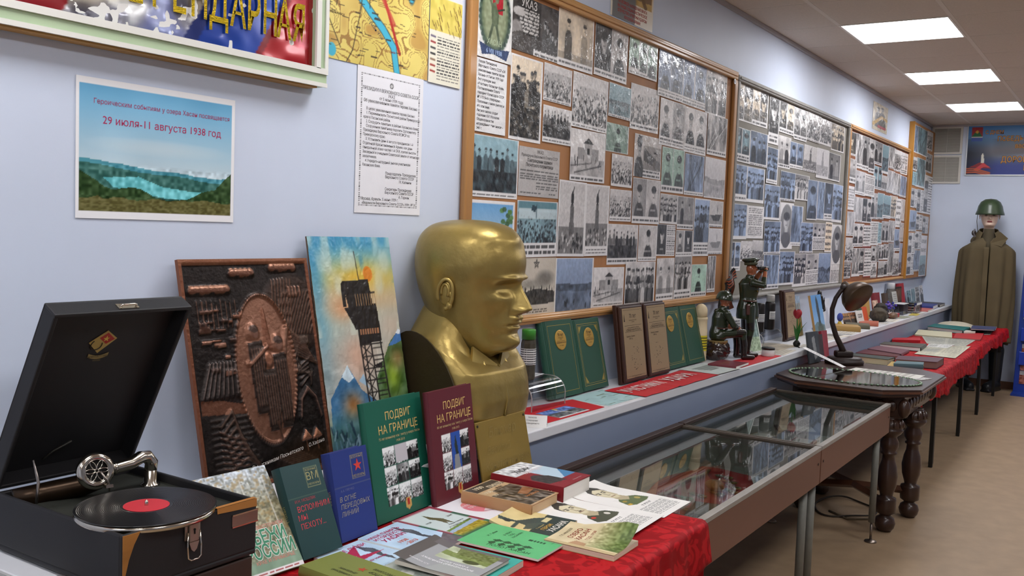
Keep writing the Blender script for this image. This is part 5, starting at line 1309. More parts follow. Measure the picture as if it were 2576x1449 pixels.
# ---------------------------------------------------------------- heads
def interp(P, t):
    P = np.array(P, float); k = np.arange(len(P))
    # smooth (Catmull-Rom) interpolation over evenly spaced knots
    x = t*(len(P)-1); i = np.clip(x.astype(int), 0, len(P)-2); f = (x-i)[:, None]
    g = lambda j: P[np.clip(j, 0, len(P)-1)]
    a, b_, c, d = g(i-1), g(i), g(i+1), g(i+2)
    return .5*((2*b_)+(-a+c)*f+(2*a-5*b_+4*c-d)*f*f+(-a+3*b_-3*c+d)*f**3)
#        front (depth, z)      back (depth, z)    side (half width, z) ; head height = 1, chin at 0, crown at 1
HEADP = [((.0, 1.0), (.0, 1.0), (.0, 1.0)), ((.13, .992), (.16, .99), (.13, .990)), ((.25, .965), (.30, .955), (.24, .962)), ((.335, .92), (.385, .89), (.305, .91)), ((.385, .86), (.425, .81), (.345, .84)),
         ((.415, .78), (.437, .72), (.365, .76)), ((.428, .70), (.437, .63), (.374, .68)), ((.428, .62), (.425, .55), (.374, .60)), ((.408, .55), (.405, .47), (.366, .53)), ((.395, .48), (.38, .40), (.357, .46)),
         ((.398, .42), (.352, .34), (.346, .395)), ((.402, .36), (.325, .28), (.335, .33)), ((.408, .30), (.302, .225), (.322, .27)), ((.412, .25), (.286, .18), (.307, .215)), ((.410, .205), (.274, .14), (.292, .165)),
         ((.400, .155), (.266, .10), (.276, .12)), ((.408, .10), (.262, .065), (.258, .08)), ((.405, .05), (.262, .03), (.240, .045)), ((.37, .008), (.265, .0), (.222, .012)), ((.28, -.02), (.27, -.035), (.21, -.025)),
         ((.20, -.06), (.278, -.07), (.206, -.07)), ((.165, -.12), (.287, -.12), (.21, -.125)), ((.16, -.20), (.30, -.19), (.218, -.20)), ((.165, -.30), (.315, -.28), (.23, -.30))]
def head(H, nt=120, na=120, hairline=True, male_bust=True):
    t = np.linspace(0, 1, nt)
    f_ = interp([p[0] for p in HEADP], t); b_ = interp([p[1] for p in HEADP], t); s_ = interp([p[2] for p in HEADP], t)
    ph = np.linspace(-PI, PI, na, endpoint=False)
    th = ph-.55*np.sin(ph)
    c, s = np.cos(th)[None], np.sin(th)[None]
    sq = lambda v, e: np.sign(v)*np.abs(v)**e
    wf = np.clip(c, 0, 1)**1.6; wb = np.clip(-c, 0, 1)**1.6; ws = 1-wf-wb
    x = np.maximum(s_[:, :1], 0)*sq(s, .92)
    y = np.where(c > 0, np.maximum(f_[:, :1], 0)*sq(c, .86), np.maximum(b_[:, :1], 0)*c)
    z = f_[:, 1:]*wf+b_[:, 1:]*wb+s_[:, 1:]*ws
    x[0] = 0; y[0] = 0; z[0] = 1
    G = lambda cx, cz, rx, rz: np.exp(-((x-cx)/rx)**2-((z-cz)/rz)**2)*(c > .05)
    S2 = lambda cx, cz, rx, rz: G(cx, cz, rx, rz)+G(-cx, cz, rx, rz)
    fx = np.clip(1.35-np.abs(x)*3.6, 0, 1)
    # nose
    prof = np.interp(z, [.285, .305, .335, .40, .47, .535, .58], [0, .075, .128, .098, .062, .024, 0])
    wid = np.interp(z, [.30, .36, .45, .55], [.058, .052, .042, .050])
    d = prof*np.exp(-(x/wid)**2)*(c > 0)
    d += .040*S2(.058, .322, .024, .026)
    d -= .018*S2(.032, .296, .014, .010)
    d += -.066*S2(.145, .495, .075, .042)+.030*S2(.148, .490, .052, .026)-.010*S2(.148, .490, .05, .004)-.012*S2(.148, .520, .06, .008)
    d += .044*S2(.135, .567, .10, .024)+.012*G(0, .575, .06, .03)
    d += .020*S2(.215, .405, .08, .05)-.016*S2(.20, .27, .06, .07)
    d += .012*G(0, .70, .20, .07)
    if male_bust: d += .030*S2(.05, .262, .05, .024)-.006*G(0, .27, .012, .03)
    d += .022*G(0, .228, .085, .013)+.024*G(0, .184, .075, .016)-.020*G(0, .207, .10, .006)-.012*S2(.10, .205, .02, .015)
    d += -.014*G(0, .140, .10, .018)+.022*G(0, .075, .085, .04)
    d -= .012*S2(.105, .285, .018, .05)
    y = y+d*np.where(c > 0, 1, 0)
    # hair cap
    if hairline:
        line = np.where(c > 0, .80-.20*np.clip(np.abs(s)-.55, 0, 1)*2, .80-.20-.55*np.clip(-c, 0, 1))
        k = 1/(1+np.exp(-(z-line)/.022))
        rr = np.sqrt(x*x+y*y)+1e-6
        wav = .007+.004*np.sin(x*24+z*30)*np.clip(c+.3, 0, 1)
        x = x*(1+k*wav/rr); y = y*(1+k*wav/rr); z = z+k*.006
        k2 = np.clip(1-((x-.14)/.24)**2, 0, 1)*(c > 0)*np.exp(-((z-.875)/.05)**2)
        y = y+.014*k2
    v = np.stack([x, y, z], -1).reshape(-1, 3)*H
    f = []
    for j in range(nt-1):
        for i in range(na):
            k = (i+1) % na
            f.append((j*na+i, (j+1)*na+i, (j+1)*na+k, j*na+k))
    return v, f
def ear(H, side):
    """an ear on the side of the head (side +1: +x)"""
    out = []
    P = []
    for a, r in zip(np.linspace(-60, 215, 20), np.linspace(1.0, .92, 20)):
        P.append((0.012*math.cos(R_(a)), .050*r*math.cos(R_(a)*1.0-PI)*1.0, .082*r*math.sin(R_(a))))
    loop = [(side*(.365+.028+.012*math.cos(R_(a))), -.028-.056*math.cos(R_(a+8)), .455+.098*math.sin(R_(a))-(.0 if a < 180 else .03)) for a in np.linspace(-40, 262, 26)]
    out.append(tube(np.array(loop)*H, np.linspace(.013, .017, 26)*H, 8))
    inn = [(side*(.392), -.030-.030*math.cos(R_(a)), .458+.058*math.sin(R_(a))) for a in np.linspace(-20, 215, 16)]
    out.append(tube(np.array(inn)*H, .012*H, 8))
    out.append(ball((side*.378*H, -.030*H, .45*H), (.016*H, .054*H, .095*H), 14, 10))
    out.append(ball((side*.385*H, .004*H, .355*H), (.018*H, .026*H, .032*H), 12, 8))
    out.append(ball((side*.385*H, .014*H, .44*H), (.014*H, .014*H, .026*H), 10, 8))
    return out
gold_m = M('gold_paint', 'a18b50', .36, .7, vary=(9, .16), bump=(26, .35, .006))
HB = .405
BX, BY, BZ = 2.432, -.176, 1.108
bust = thing('bust', 'large gold-painted bust of a man with a small moustache on the white ledge', 'bust', T(BX, BY, S_Z))
hb = B()
HX = T(0, 0, BZ-S_Z) @ RZ(180+12)           # faces the room, turned a little to the right
hv = head(HB, 170, 170)
hb.add(hv, gold_m, HX, True)
for s_ in (-1, 1):
    for e in ear(HB, s_): hb.add(e, gold_m, HX, True)
obj('head', hb, bust)
# torso: rings from the base up to the collar
RG = [(.0, .170, .105, .140), (.03, .192, .128, .148), (.08, .200, .150, .152), (.13, .200, .158, .154), (.18, .199, .152, .154), (.22, .197, .140, .152), (.26, .194, .126, .150), (.295, .188, .114, .148), (.325, .172, .100, .142), (.355, .150, .088, .134), (.385, .128, .082, .126), (.405, .112, .078, .118)]
def torso(u, v):
    k = v*(len(RG)-1); i = min(int(k), len(RG)-2); f = k-i; f = f*f*(3-2*f) if False else f
    z, hw, fr, bk_ = [RG[i][q]*(1-f)+RG[i+1][q]*f for q in range(4)]
    a = 2*PI*u
    c, s = math.cos(a), math.sin(a)
    x = hw*math.copysign(abs(c)**.42, c)
    y = -(fr if s > 0 else bk_)*math.copysign(abs(s)**.72, s)
    if s > 0: z += -.135*s*max(0, (z-.22))/.18     # the neck opening drops towards the front
    else: z += .02*(-s)*max(0, (z-.22))/.18
    return (x, y, z)
tb = B().add(gridf(120, 70, torso, True), gold_m, None, True)
tb.add(([torso(i/60, 0) for i in range(60)], [tuple(range(60))[::-1]]), gold_m)
obj('chest', tb, bust)
# stand-up collar, turned-down collar points with stars, button placket
def collar(u, v):
    a = PI/2+.04+u*(2*PI-.08)              # opening at the front (towards -y)
    c, s = math.cos(a), math.sin(a)
    k = .5+.5*s                            # 1 front, 0 back
    rx, ry = .112+.024*(1-v), (.074 if s > 0 else .112)+.022*(1-v)
    return (rx*c, -ry*s, .405-.155*k+.035*v-.03*(1-v))
cb = B().add(gridf(60, 5, collar), gold_m, None, True)
co = obj('collar', cb, bust); so = co.modifiers.new('t', 'SOLIDIFY'); so.thickness = .010; so.offset = 1
for sgn in (-1, 1):
    t_ = B()
    Q = [(0, .0), (.085, .062), (.100, .010), (.062, -.105), (.030, -.125), (.006, -.050)]
    t_.add(prism([(sgn*x, y) for x, y in (Q if sgn > 0 else Q[::-1])], 0, .010), gold_m)
    sp = star(.034, .42)
    n = len(sp)
    t_.add(([(sgn*.052+x, -.020+y, .010) for x, y in sp]+[(sgn*.052, -.020, .022)], [(i, (i+1) % n, n) for i in range(n)][::1]), gold_m)
    obj('collar_tab', t_, bust, T(sgn*.006, -.112, .235) @ RZ(sgn*14) @ RX(72))
obj('placket', B().add(tube([(0, -.120, .235), (.002, -.146, .19), (.002, -.158, .13), (0, -.152, .08)], .006, 8, flatten=.6), gold_m, None, True), bust)
plate_m = M('gold_plate_paint', '8f7636', .5, .45, vary=(6, .08), bump=(60, .15, .002)); engr = M('engraved_line', 'a58c4e', .4, .6)
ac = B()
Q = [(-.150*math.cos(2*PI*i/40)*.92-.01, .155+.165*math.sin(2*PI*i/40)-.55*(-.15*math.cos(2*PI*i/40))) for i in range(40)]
ac.add(prism(Q, 0, .005), M('dark_bronze', '3a2f18', .5, .3, bump=(30, .4, .004)))  # oval on the side of the chest, darker brown than the gold
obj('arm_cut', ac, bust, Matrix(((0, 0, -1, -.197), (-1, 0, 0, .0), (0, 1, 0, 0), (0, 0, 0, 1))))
pl = B().add(box(-.137, .137, -.195, 0, -.007, 0, .002), plate_m)
for s_, x, y, z_ in (('Блюхер', -.005, -.040, .044), ('Василий', -.035, -.092, .034), ('Константинович', .005, -.138, .034)): pl.add(text(s_, z_, shear=.35, cond=.9), engr, T(x, y, .0006))
for x in (-.126, .126): pl.add(lathe([(.004, 0), (.004, .0015), (0, .002)], 12, False), flat('2a2210'), T(x, -.012, 0))
obj('name_plate', pl, bust, T(-.026, -.152, .080) @ RX(90-13))
# ================================================================ THINGS ON THE LEDGE
def glass_mat(name, tint='f2f6f4', ior=1.45, rough=.02):
    m = bpy.data.materials.new(name); m.use_nodes = True
    nt = m.node_tree; nt.nodes.clear()
    o = nt.nodes.new('ShaderNodeOutputMaterial'); mx = nt.nodes.new('ShaderNodeMixShader')
    tr = nt.nodes.new('ShaderNodeBsdfTransparent'); gl = nt.nodes.new('ShaderNodeBsdfGlossy'); lw = nt.nodes.new('ShaderNodeLayerWeight'); pw = nt.nodes.new('ShaderNodeMath'); fr = nt.nodes.new('ShaderNodeMath')
    tr.inputs['Color'].default_value = tuple(lin(hx(tint)))+(1,); gl.inputs['Roughness'].default_value = rough; pw.operation = 'POWER'; pw.inputs[1].default_value = 5.0; fr.operation = 'MULTIPLY_ADD'; fr.inputs[1].default_value = .90; fr.inputs[2].default_value = ((ior-1)/(ior+1))**2; lw.inputs['Blend'].default_value = .5; nt.links.new(lw.outputs['Facing'], pw.inputs[0]); nt.links.new(pw.outputs[0], fr.inputs[0])
    nt.links.new(fr.outputs[0], mx.inputs['Fac']); nt.links.new(tr.outputs['BSDF'], mx.inputs[1]); nt.links.new(gl.outputs['BSDF'], mx.inputs[2]); nt.links.new(mx.outputs['Shader'], o.inputs['Surface'])
    return m
acr = glass_mat('clear_acrylic', 'e6e6e6', 1.6, .06)
def arch(name, label, x0, x1, yf, yb, h, rr):
    P = [(yf, 0)]
    for a in np.linspace(0, 90, 10): P.append((yf+rr*(1-math.cos(R_(a))), h-rr+rr*math.sin(R_(a))))
    P += [(yb, h)]
    P2 = [(yb, h-.003)]
    for a in np.linspace(90, 0, 10): P2.append((yf+rr*(1-math.cos(R_(a)))+.003*math.cos(R_(a)), h-rr+rr*math.sin(R_(a))-.003*math.sin(R_(a))))
    P2 += [(yf+.003, 0)]
    m = len(P)
    b = B().add(([(x, y, z) for x in (x0, x1) for y, z in P], [(i, i+1, m+i+1, m+i)[::-1] for i in range(m-1)]), acr, None, True)
    for xx in (x0, x1-.003): b.add(([(x, y, z) for x in (xx, xx+.003) for y, z in P+P2], [(i, i+1, 2*m+i+1, 2*m+i) for i in range(m-1)]+[(m+i, m+i+1, 3*m+i+1, 3*m+i) for i in range(m-1)]+[(i, i+1, 2*m-2-i, 2*m-1-i) for i in range(m-1)]+[(2*m+i, 2*m+i+1, 4*m-2-i, 4*m-1-i) for i in range(m-1)]), flat('b9b9b6', .3))
    b.add(box(x0, x1, yb, yb+.003, 0, h), acr)
    return tag(obj(name, b, None, T(0, 0, S_Z+.0025)), label, 'acrylic cover')
red_paper = M('red_paper', 'c01a26', .6)
def ledge_sheet(name, label, cat, P, z, img, group=None, t=.0008, texts=(), rot=None, curl=None, mat=None):
    x, y, w_, h_, r = P
    return tag(obj(name, sheet(img, w_, h_, t, curl, mat or M('print_paper', 'ffffff', .5, attr=True), 'd8d6d0', texts), None, T(x, y, z) @ RZ(r)), label, cat, group)
tag(obj('red_paper_sheet', B().add(prism([(2.66, -.29), (3.15, -.300), (3.20, -.132), (2.67, -.05)], 0, .0012), red_paper), None, T(0, 0, S_Z+.0006)), 'red paper sheet lying on the ledge right of the gold bust', 'paper')
arch('acrylic_cover', 'clear bent acrylic cover beside the gold bust, with a bottle on top', 2.86, 3.10, -.158, -.012, .103, .062)
I = Im(70, 34, 'e2e2e4'); I.bars(.06, .1, .94, .9, 5, '3a3a42', 3)
ledge_sheet('label_card', 'small white typed card on the acrylic cover beside the bottle', 'label', (3.02, -.048, .12, .06, 8), S_Z+.108, I, 'white label cards on the ledge')
def bottle(name, label, x, y, z, r, h, body, cap, lab, capr=.75, square=False):
    t = thing(name, label, 'bottle', T(x, y, z), 'bottles on the ledge')
    hh = h*.80
    prof = [(r*.96, 0), (r, .004), (r, hh*.9), (r*.92, hh*.97), (r*capr*.95, hh)]
    obj('body', B().add(lathe(prof, 8 if square else 28), M('jar_'+body, body, .35, vary=(60, .3)), None, not square), t)
    if cap: obj('cap', B().add(lathe([(r*capr, hh+.0004), (r*capr, h-.004), (r*capr*.94, h)], 24), flat(cap, .4), None, True), t)
    if lab:
        lb = B(); a0, a1 = R_(lab[0]), R_(lab[1])
        lb.add(gridf(12, 2, lambda u, v: ((r+.0008)*math.cos(a0+(a1-a0)*u), (r+.0008)*math.sin(a0+(a1-a0)*u), hh*(lab[2]+(lab[3]-lab[2])*v))), flat('e6e6e4'), None, True)
        n = int((lab[3]-lab[2])*hh/.0085)
        for k in range(n):
            z0 = hh*lab[2]+(k+.3)*.0085
            lb.add(gridf(8, 2, lambda u, v: ((r+.0014)*math.cos(a0+(a1-a0)*(.08+.84*u)), (r+.0014)*math.sin(a0+(a1-a0)*(.08+.84*u)), z0+.0032*v)), flat('2a2a2e'), None, True)
        obj('paper_label', lb, t)
    return t
bottle('bottle', 'grey-filled bottle with a bright green cap and wide typed label', 2.938, -.085, S_Z+.1065, .0285, .186, '4a463c', '3f8f34', (-235, -25, .38, .78), .92, True)
I = Im(80, 44, '5a5c60'); I.rect(0, 0, 1, .45, '5a78b8'); I.noise(20, .5, 3); I.poly([(.45, .2), (.6, .9), (.64, .9), (.5, .2)], 'd8d8d8'); I.rect(0, .92, 1, 1, 'dcdcdc'); I.ell(.55, .1, .06, .1, 'c8a838')
ledge_sheet('photo_card', 'colour photo card on red paper in front of the acrylic cover', 'card', (2.952, -.235, .205, .105, -1), S_Z+.0025, I, None, .001)
tc_ = thing('tent_card', 'small white folded caption card at the ledge edge by the bust plate', 'label', T(2.655, -.288, S_Z+.0005) @ RZ(-62), 'white label cards on the ledge')
def tcard(w_, h_, lean, lines):
    b = B(); m = flat('dedddb')
    A = RX(90-lean)
    b.add(box(-w_/2, w_/2, 0, h_, -.0006, 0), m, A)
    b.add(box(-w_/2, w_/2, 0, h_, -.0006, 0), m, T(0, 2*h_*math.sin(R_(lean)), 0) @ RX(90+lean))
    for k, s_ in enumerate(lines): b.add(text(s_, h_*.16), flat('2a2a2e'), A @ T(0, h_*(.8-.24*k), .0006))
    return b
obj('card', tcard(.10, .045, 35, ('Записка', 'Спиридона', 'из Бездетного')), tc_)
# green presentation folders with gold tooling
gline = M('gold_tooling', 'b09a4e', .35, .5)
def folder(label, x, y, rot, lean, w_, h_, double):
    t = .028
    fo = thing('presentation_folder', label, 'folder', STAND(x, y, S_Z+.001+t*math.sin(R_(lean)), rot, lean) @ T(0, 0, -t), 'green folders with gold medallions')
    g = M('green_leatherette', '1c4a38', .5, bump=(420, .3, .0006))
    b = B().add(box(0, w_, 0, h_, t-.004, t, .0015), g).add(box(0, w_, 0, h_, 0, .004, .0015), g)
    b.add(gridf(9, 2, lambda u, v: (-.008*math.sin(PI*u)+.001, h_*v, t*u)), g, None, True)
    for k in (.012, .022): b.add(box(k, k+.002, .001, h_-.001, t, t+.0012), g)
    obj('cover', b, fo)
    obj('pages', B().add(box(.004, w_-.004, .004, h_-.004, .0045, t-.0045), flat('17181a', .7)), fo)
    L = B()
    def ring(a, wd):
        x0, x1, y0, y1 = .036+a, w_-.016-a, .020+a, h_-.020-a
        for q in ((x0, x1, y0, y0+wd), (x0, x1, y1-wd, y1), (x0, x0+wd, y0, y1), (x1-wd, x1, y0, y1)): L.add(box(q[0], q[1], q[2], q[3], t, t+.0004), gline)
    ring(0, .0018)
    if double:
        ring(.008, .0012)
        for sx, sy in ((.048, .032), (w_-.028, .032), (.048, h_-.032), (w_-.028, h_-.032)):
            cx, cy = (w_/2-sx), (h_/2-sy); s1, s2 = (1 if cx > 0 else -1), (1 if cy > 0 else -1)
            L.add(prism([(sx, sy), (sx+s1*.022, sy), (sx, sy+s2*.028)][::1 if s1*s2 > 0 else -1], t, t+.0005), gline)
    obj('gold_border', L, fo)
    md = B().add(lathe([(.040, 0), (.040, .002), (.038, .003), (0, .003)], 40), M('medallion_gold', 'c19a48', .4, .5))
    for s_, yy, sz in (('70 лет', .020, .017), ('ПОГРАНИЧНОМУ', .009, .005), ('ОТРЯДУ', .003, .005), ('СВЯЩЕННАЯ ПОЛОСА', -.011, .0075), ('пос. Славянка', -.022, .005)): md.add(text(s_, sz, bold=.01, cond=.85), flat('3a2c14'), T(0, yy, .0034))
    md.add(box(-.03, .03, -.0042, -.0032, .003, .0034), flat('3a2c14'))
    obj('medallion', md, fo, T(w_/2+.008, h_*.735, t))
    return fo
folder('thick green folder with a single gold border, beside the grey bottle', 3.105, -.098, -2, 13, .222, .305, False)
folder('green folder with double gold border, right of the single-bordered one by the bottle', 3.335, -.100, 0, 13, .232, .296, True)
folder('green folder with double gold border, right of the two wooden plaques', 4.140, -.100, 0, 12.5, .262, .298, True)
folder('green folder with a single gold border, left of the cream shell', 4.410, -.100, 0, 14, .232, .300, False)
def plaque(label, x, y, rot, lean, w_, h_, full=True, group='wooden plaques with metal plates'):
    t = .032
    p = thing('award_plaque', label, 'plaque', STAND(x, y, S_Z+.001+t*math.sin(R_(lean)), rot, lean) @ T(0, 0, -t), group)
    obj('backboard', B().add(box(0, w_, 0, h_, 0, t*.6, .003), M('dark_walnut', '3a2218', .45, vary=(10, .25, (3, .3, 1)))).add(box(.008, w_-.008, .008, h_-.008, t*.6-.001, t, .005), M('dark_walnut', '3a2218', .45)), p)
    m = B().add(box(.026, w_-.020, .022, h_-.018, t, t+.0012), M('brushed_brass', 'b39a74', .38, .6, vary=(3, .05)))
    ink = flat('3a2c20')
    cx = w_/2+.003
    for s_, yy, sz in (('70 лет', .845, .026), ('ПОГРАНИЧНОМУ ОТРЯДУ', .79, .0065), ('Славянка-2', .77, .006), ('поисково-краеведческого общества', .70, .007), ('«СВЯЩЕННАЯ ПОЛОСА»', .668, .0135), ('Барабаш Славянка', .59, .010), ('2008 год', .56, .010), ('Посьет Краскино Хасан Славянка', .085, .0065), ('Приморский край', .065, .0065)):
        m.add(text(s_, sz, cond=.85), ink, T(cx-(.03 if s_ in ('Барабаш Славянка', '2008 год') else 0), h_*yy, t+.0016))
    for yy in (.725, .645): m.add(box(.04, w_-.032, h_*yy, h_*yy+.0012, t+.0012, t+.0016), ink)
    g = np.random.default_rng(int(x*100))
    for k in range(22): 
        px, py = cx+g.normal(0, .028), h_*(.16+.30*g.random()); m.add(box(px, px+g.uniform(.004, .012), py, py+.0018, t+.0012, t+.0016), ink)
    m.add(prism([(.036, h_*.78), (.046, h_*.78), (.043, h_*.83), (.040, h_*.875), (.038, h_*.83)], t+.0012, t+.0016), ink)
    for q in ((.032, w_-.026, h_-.027, h_-.026), (.032, w_-.026, .030, .031)): m.add(box(*q, t+.0012, t+.0016), ink)
    obj('metal_plate', m, p)
    return p
plaque('dark wooden plaque with an engraved metal plate, next to a green folder pair', 3.640, -.138, -1, 8, .232, .345)
plaque('dark wooden plaque with engraved plate, right one of the adjacent two', 3.890, -.138, -1, 8.5, .232, .345)
# sheets in front
I = Im(90, 66, 'aecfd0'); I.noise(7, .08, 3)
g = np.random.default_rng(5)
for k in range(16): x, y = g.uniform(.05, .9), g.uniform(.08, .92); I.line([(x, y), (x+g.uniform(.05, .25), y+g.uniform(-.05, .1))], .012, ('4a6a6c', '7a9c9e', '5a6a50')[k % 3], .8)
ledge_sheet('newspaper_page', 'pale teal printed page lying in front of the double-bordered folder', 'page', (3.335, -.205, .30, .20, -1), S_Z+.0006, I)
bn = thing('red_banner', 'long red paper banner with white brush lettering on the ledge', 'banner', T(3.855, -.222, S_Z+.0026))
bb = B().add(gridf(60, 8, lambda u, v: (-.40+.80*u, -.105+.19*v, .0015+.0012*math.sin(u*22)+(.004*math.exp(-((u-.42)/.02)**2)))), red_paper, None, True)
for s_, x in (('УЧАСТНИКИ', -.20), ('УДАРА', .17)): 
    tv, tf = text(s_, .092, bold=.02, cond=.62 if s_ == 'УЧАСТНИКИ' else .9); bb.add((tv, tf), flat('e2d2d0'), T(x, .0, .0048))
o = obj('paper_strip', bb, bn)
I = Im(80, 50, 'c2cac6'); I.noise(8, .08, 3)
for k in range(7): I.line([(.2+.02*k, .25+.06*k), (.85-.03*k, .22+.06*k)], .03, ('5a625e', '7a827c')[k % 2], .7)
ledge_sheet('landscape_print', 'grey print of a boat lying before the maroon booklet', 'print', (4.395, -.226, .30, .205, -2), S_Z+.0060, I)
book('booklet', 'flat maroon booklet lying in front of the seated soldier figurine', 'booklet', T(4.500, -.318, S_Z+.0045) @ RZ(2), .20, .145, .011, '74303a', pages='e2dcd4', paperback=True, texts=[('УДОСТОВЕРЕНИЕ', .0, .02, .014, 'a87a50'), ('ПАМЯТИ', 0, 0, .014, 'a87a50')])
tag(obj('red_paper_sheet', B().add(prism([(4.56, -.315), (5.22, -.318), (5.24, -.22), (4.58, -.17)], 0, .001), red_paper), None, T(0, 0, S_Z+.0006)), 'red paper sheet under the two soldier figurines', 'paper')
# cream shell
sh = thing('artillery_shell', 'cream-painted shell with a rounded tip and yellow label', 'shell', T(4.672, -.052, S_Z+.0005))
cream = M('cream_paint', 'd8c6a0', .5, vary=(12, .05))
obj('case', B().add(lathe([(.033, 0), (.0365, .004), (.0365, .165), (.034, .168), (.034, .215), (.0355, .217), (.0355, .228), (.032, .230)], 32), cream, None, True), sh)
obj('nose_cap', B().add(lathe([(.032, .2302), (.0325, .26)]+[(.0325*math.cos(R_(a)), .26+.040*math.sin(R_(a))) for a in range(10, 91, 10)], 32), cream, None, True), sh)
lb = B().add(gridf(14, 2, lambda u, v: (.0372*math.cos(R_(-170+130*u)), .0372*math.sin(R_(-170+130*u)), .055+.08*v)), flat('d3c62c'), None, True)
for k in range(5): lb.add(gridf(8, 2, lambda u, v: (.0378*math.cos(R_(-155+95*u)), .0378*math.sin(R_(-155+95*u)), .064+.014*k+.005*v)), flat('3a3a20'), None, True)
obj('yellow_label', lb, sh)

# ---------------------------------------------------------------- soldier figurines (painted ceramic)
cer = M('painted_ceramic', 'ffffff', .22, attr=True, coat=.5)
U, SK, BT, BLT = '26301f', '9c5a3c', '1c1512', '5a2c1c'
def figurine(name, label, X, k, parts, voxel):
    t = thing(name, label, 'figurine', X, 'painted soldier figurines')
    (v, f), c = fuse([(np.asarray(v)*k, f, col) for v, f, col in parts], voxel, 2)
    obj('figure', B().add((v, f), cer, None, True, c), t)
    return t
cp = lambda a, b, r0, r1, col: (*capsule(a, b, r0, r1, 12), col)
bl = lambda c, r, col: (*ball(c, r, 16, 12), col)
def face(c, h):        # a small head looking towards +y with nose, brow, chin and ears; h = head height
    x, y, z = c
    P = [bl((x, y, z), (h*.36, h*.43, h*.5), SK), bl((x, y+h*.12, z-h*.26), (h*.26, h*.30, h*.24), SK), cp((x, y+h*.40, z+h*.06), (x, y+h*.54, z-h*.10), h*.05, h*.08, SK),
         cp((x-h*.22, y+h*.36, z+h*.12), (x+h*.22, y+h*.36, z+h*.12), h*.06, h*.06, SK), bl((x, y+h*.36, z-h*.42), (h*.14, h*.10, h*.08), SK),
         cp((x-h*.12, y+h*.40, z-h*.24), (x+h*.12, y+h*.40, z-h*.24), h*.035, h*.035, '7a3a2c')]
    for s_ in (-1, 1): P.append(bl((x+s_*h*.36, y-h*.04, z-h*.02), (h*.06, h*.10, h*.15), SK))
    return P
def hand(w_, d, s_):   # five short fingers from wrist w_ along d
    w_ = Vector(w_); d = Vector(d).normalized(); side = d.cross(Vector((0, 0, 1))).normalized()
    P = [cp(w_, w_+d*.07, .036, .040, SK)]
    for i, L in enumerate((.055, .065, .062, .05)): 
        o_ = w_+d*.08+side*(i-1.5)*.021; P.append(cp(o_, o_+d*L*.6+Vector((0, 0, -.01)), .012, .010, SK)); 
    P.append(cp(w_+d*.03+side*s_*.03, w_+d*.075+side*s_*.055, .014, .011, SK))
    return P
P = []
for s_ in (-1, 1):
    P += [cp((s_*.10, 0, .95), (s_*.11, .02, .52), .105, .085, U), cp((s_*.11, .02, .52), (s_*.11, -.01, .30), .085, .068, BT), cp((s_*.11, -.01, .30), (s_*.11, -.02, .09), .068, .058, BT), cp((s_*.11, -.04, .05), (s_*.12, .16, .045), .055, .048, BT)]
P += [(*tube([(0, 0, 1.10), (0, 0, 1.02), (0, 0, .92), (0, .0, .78), (0, 0, .72)], [.165, .19, .215, .225, .215], 24, flatten=.72), U),
      (*tube([(0, 0, 1.52), (0, 0, 1.48), (0, .0, 1.40), (0, .01, 1.28), (0, 0, 1.14), (0, 0, 1.06)], [.07, .14, .205, .20, .172, .168], 24, flatten=.62), U), cp((0, 0, 1.46), (0, .02, 1.58), .065, .06, SK), (*tube([(0, 0, 1.46), (0, 0.01, 1.55)], [.085, .075], 16), U)]
for s_ in (-1, 1):
    P += [cp((s_*.19, 0, 1.42), (s_*.27, .17, 1.38), .078, .066, U), cp((s_*.27, .17, 1.38), (s_*.10, .27, 1.62), .062, .042, U)]
    P += hand((s_*.10, .27, 1.62), (-s_*.35, .25, .55), -s_)
P += face((0, .03, 1.68), .235)
st = figurine('standing_soldier_figurine', 'standing officer figurine in a peaked cap looking through binoculars', T(5.040, -.172, S_Z+.002) @ RZ(-138), .287, P, .0035)
gk = .287
gr_m = M('ceramic_green', U, .22, coat=.5); br_m = M('ceramic_brown', '4e2618', .28, coat=.4); bk_m = M('ceramic_black', '17120f', .3, coat=.4)
S3 = SCL(gk, gk, gk)
capb = B().add(lathe([(.118, 0), (.125, .05), (.165, .085), (.172, .10), (.15, .125), (.06, .14), (0, .142)], 32), gr_m, S3 @ T(0, .02, 1.755) @ RX(6), True)
capb.add(lathe([(.122, .002), (.128, .004), (.128, .045), (.124, .048)], 32, False), M('ceramic_band', '4a4a34', .3), S3 @ T(0, .02, 1.755) @ RX(6), True)
capb.add(gridf(14, 4, lambda u, v: ((.115+.055*v)*math.sin(PI*(u-.5)*.85), .02+(.10+.07*v)*math.cos(PI*(u-.5)*.85), 1.765-.03*v)), bk_m, S3, True)
obj('cap', capb, st)
obj('belt', B().add(tube([(.185*math.cos(2*PI*i/28), .125*math.sin(2*PI*i/28), 1.07) for i in range(28)], .028, 8, closed=True, flatten=.5, up=(0, 0, 1)), br_m, S3, True).add(box(-.03, .03, .12, .145, 1.045, 1.095), M('brass', 'b08a3a', .3, .9), S3), st)
obj('holster', B().add(box(.12, .20, -.10, -.02, .80, 1.02, .03), br_m, S3), st)
bn_ = B()
for s_ in (-1, 1): bn_.add(lathe([(.028, 0), (.03, .06), (.042, .11), (.045, .17), (.04, .172), (.04, .165), (0, .165)], 16), bk_m, S3 @ T(s_*.045, .17, 1.69) @ RX(-90), True)
bn_.add(box(-.04, .04, .22, .27, 1.68, 1.70), bk_m, S3)
obj('binoculars', bn_, st)
md = B()
for k in range(6): md.add(lathe([(.016, 0), (.016, .006), (0, .008)], 10), M('brass', 'b08a3a', .3, .9), S3 @ T(.05+.045*(k % 3), .135-.012*(k % 3), 1.32-.06*(k//3)) @ RX(-90))
obj('medals', md, st)
P = []
zs = .50
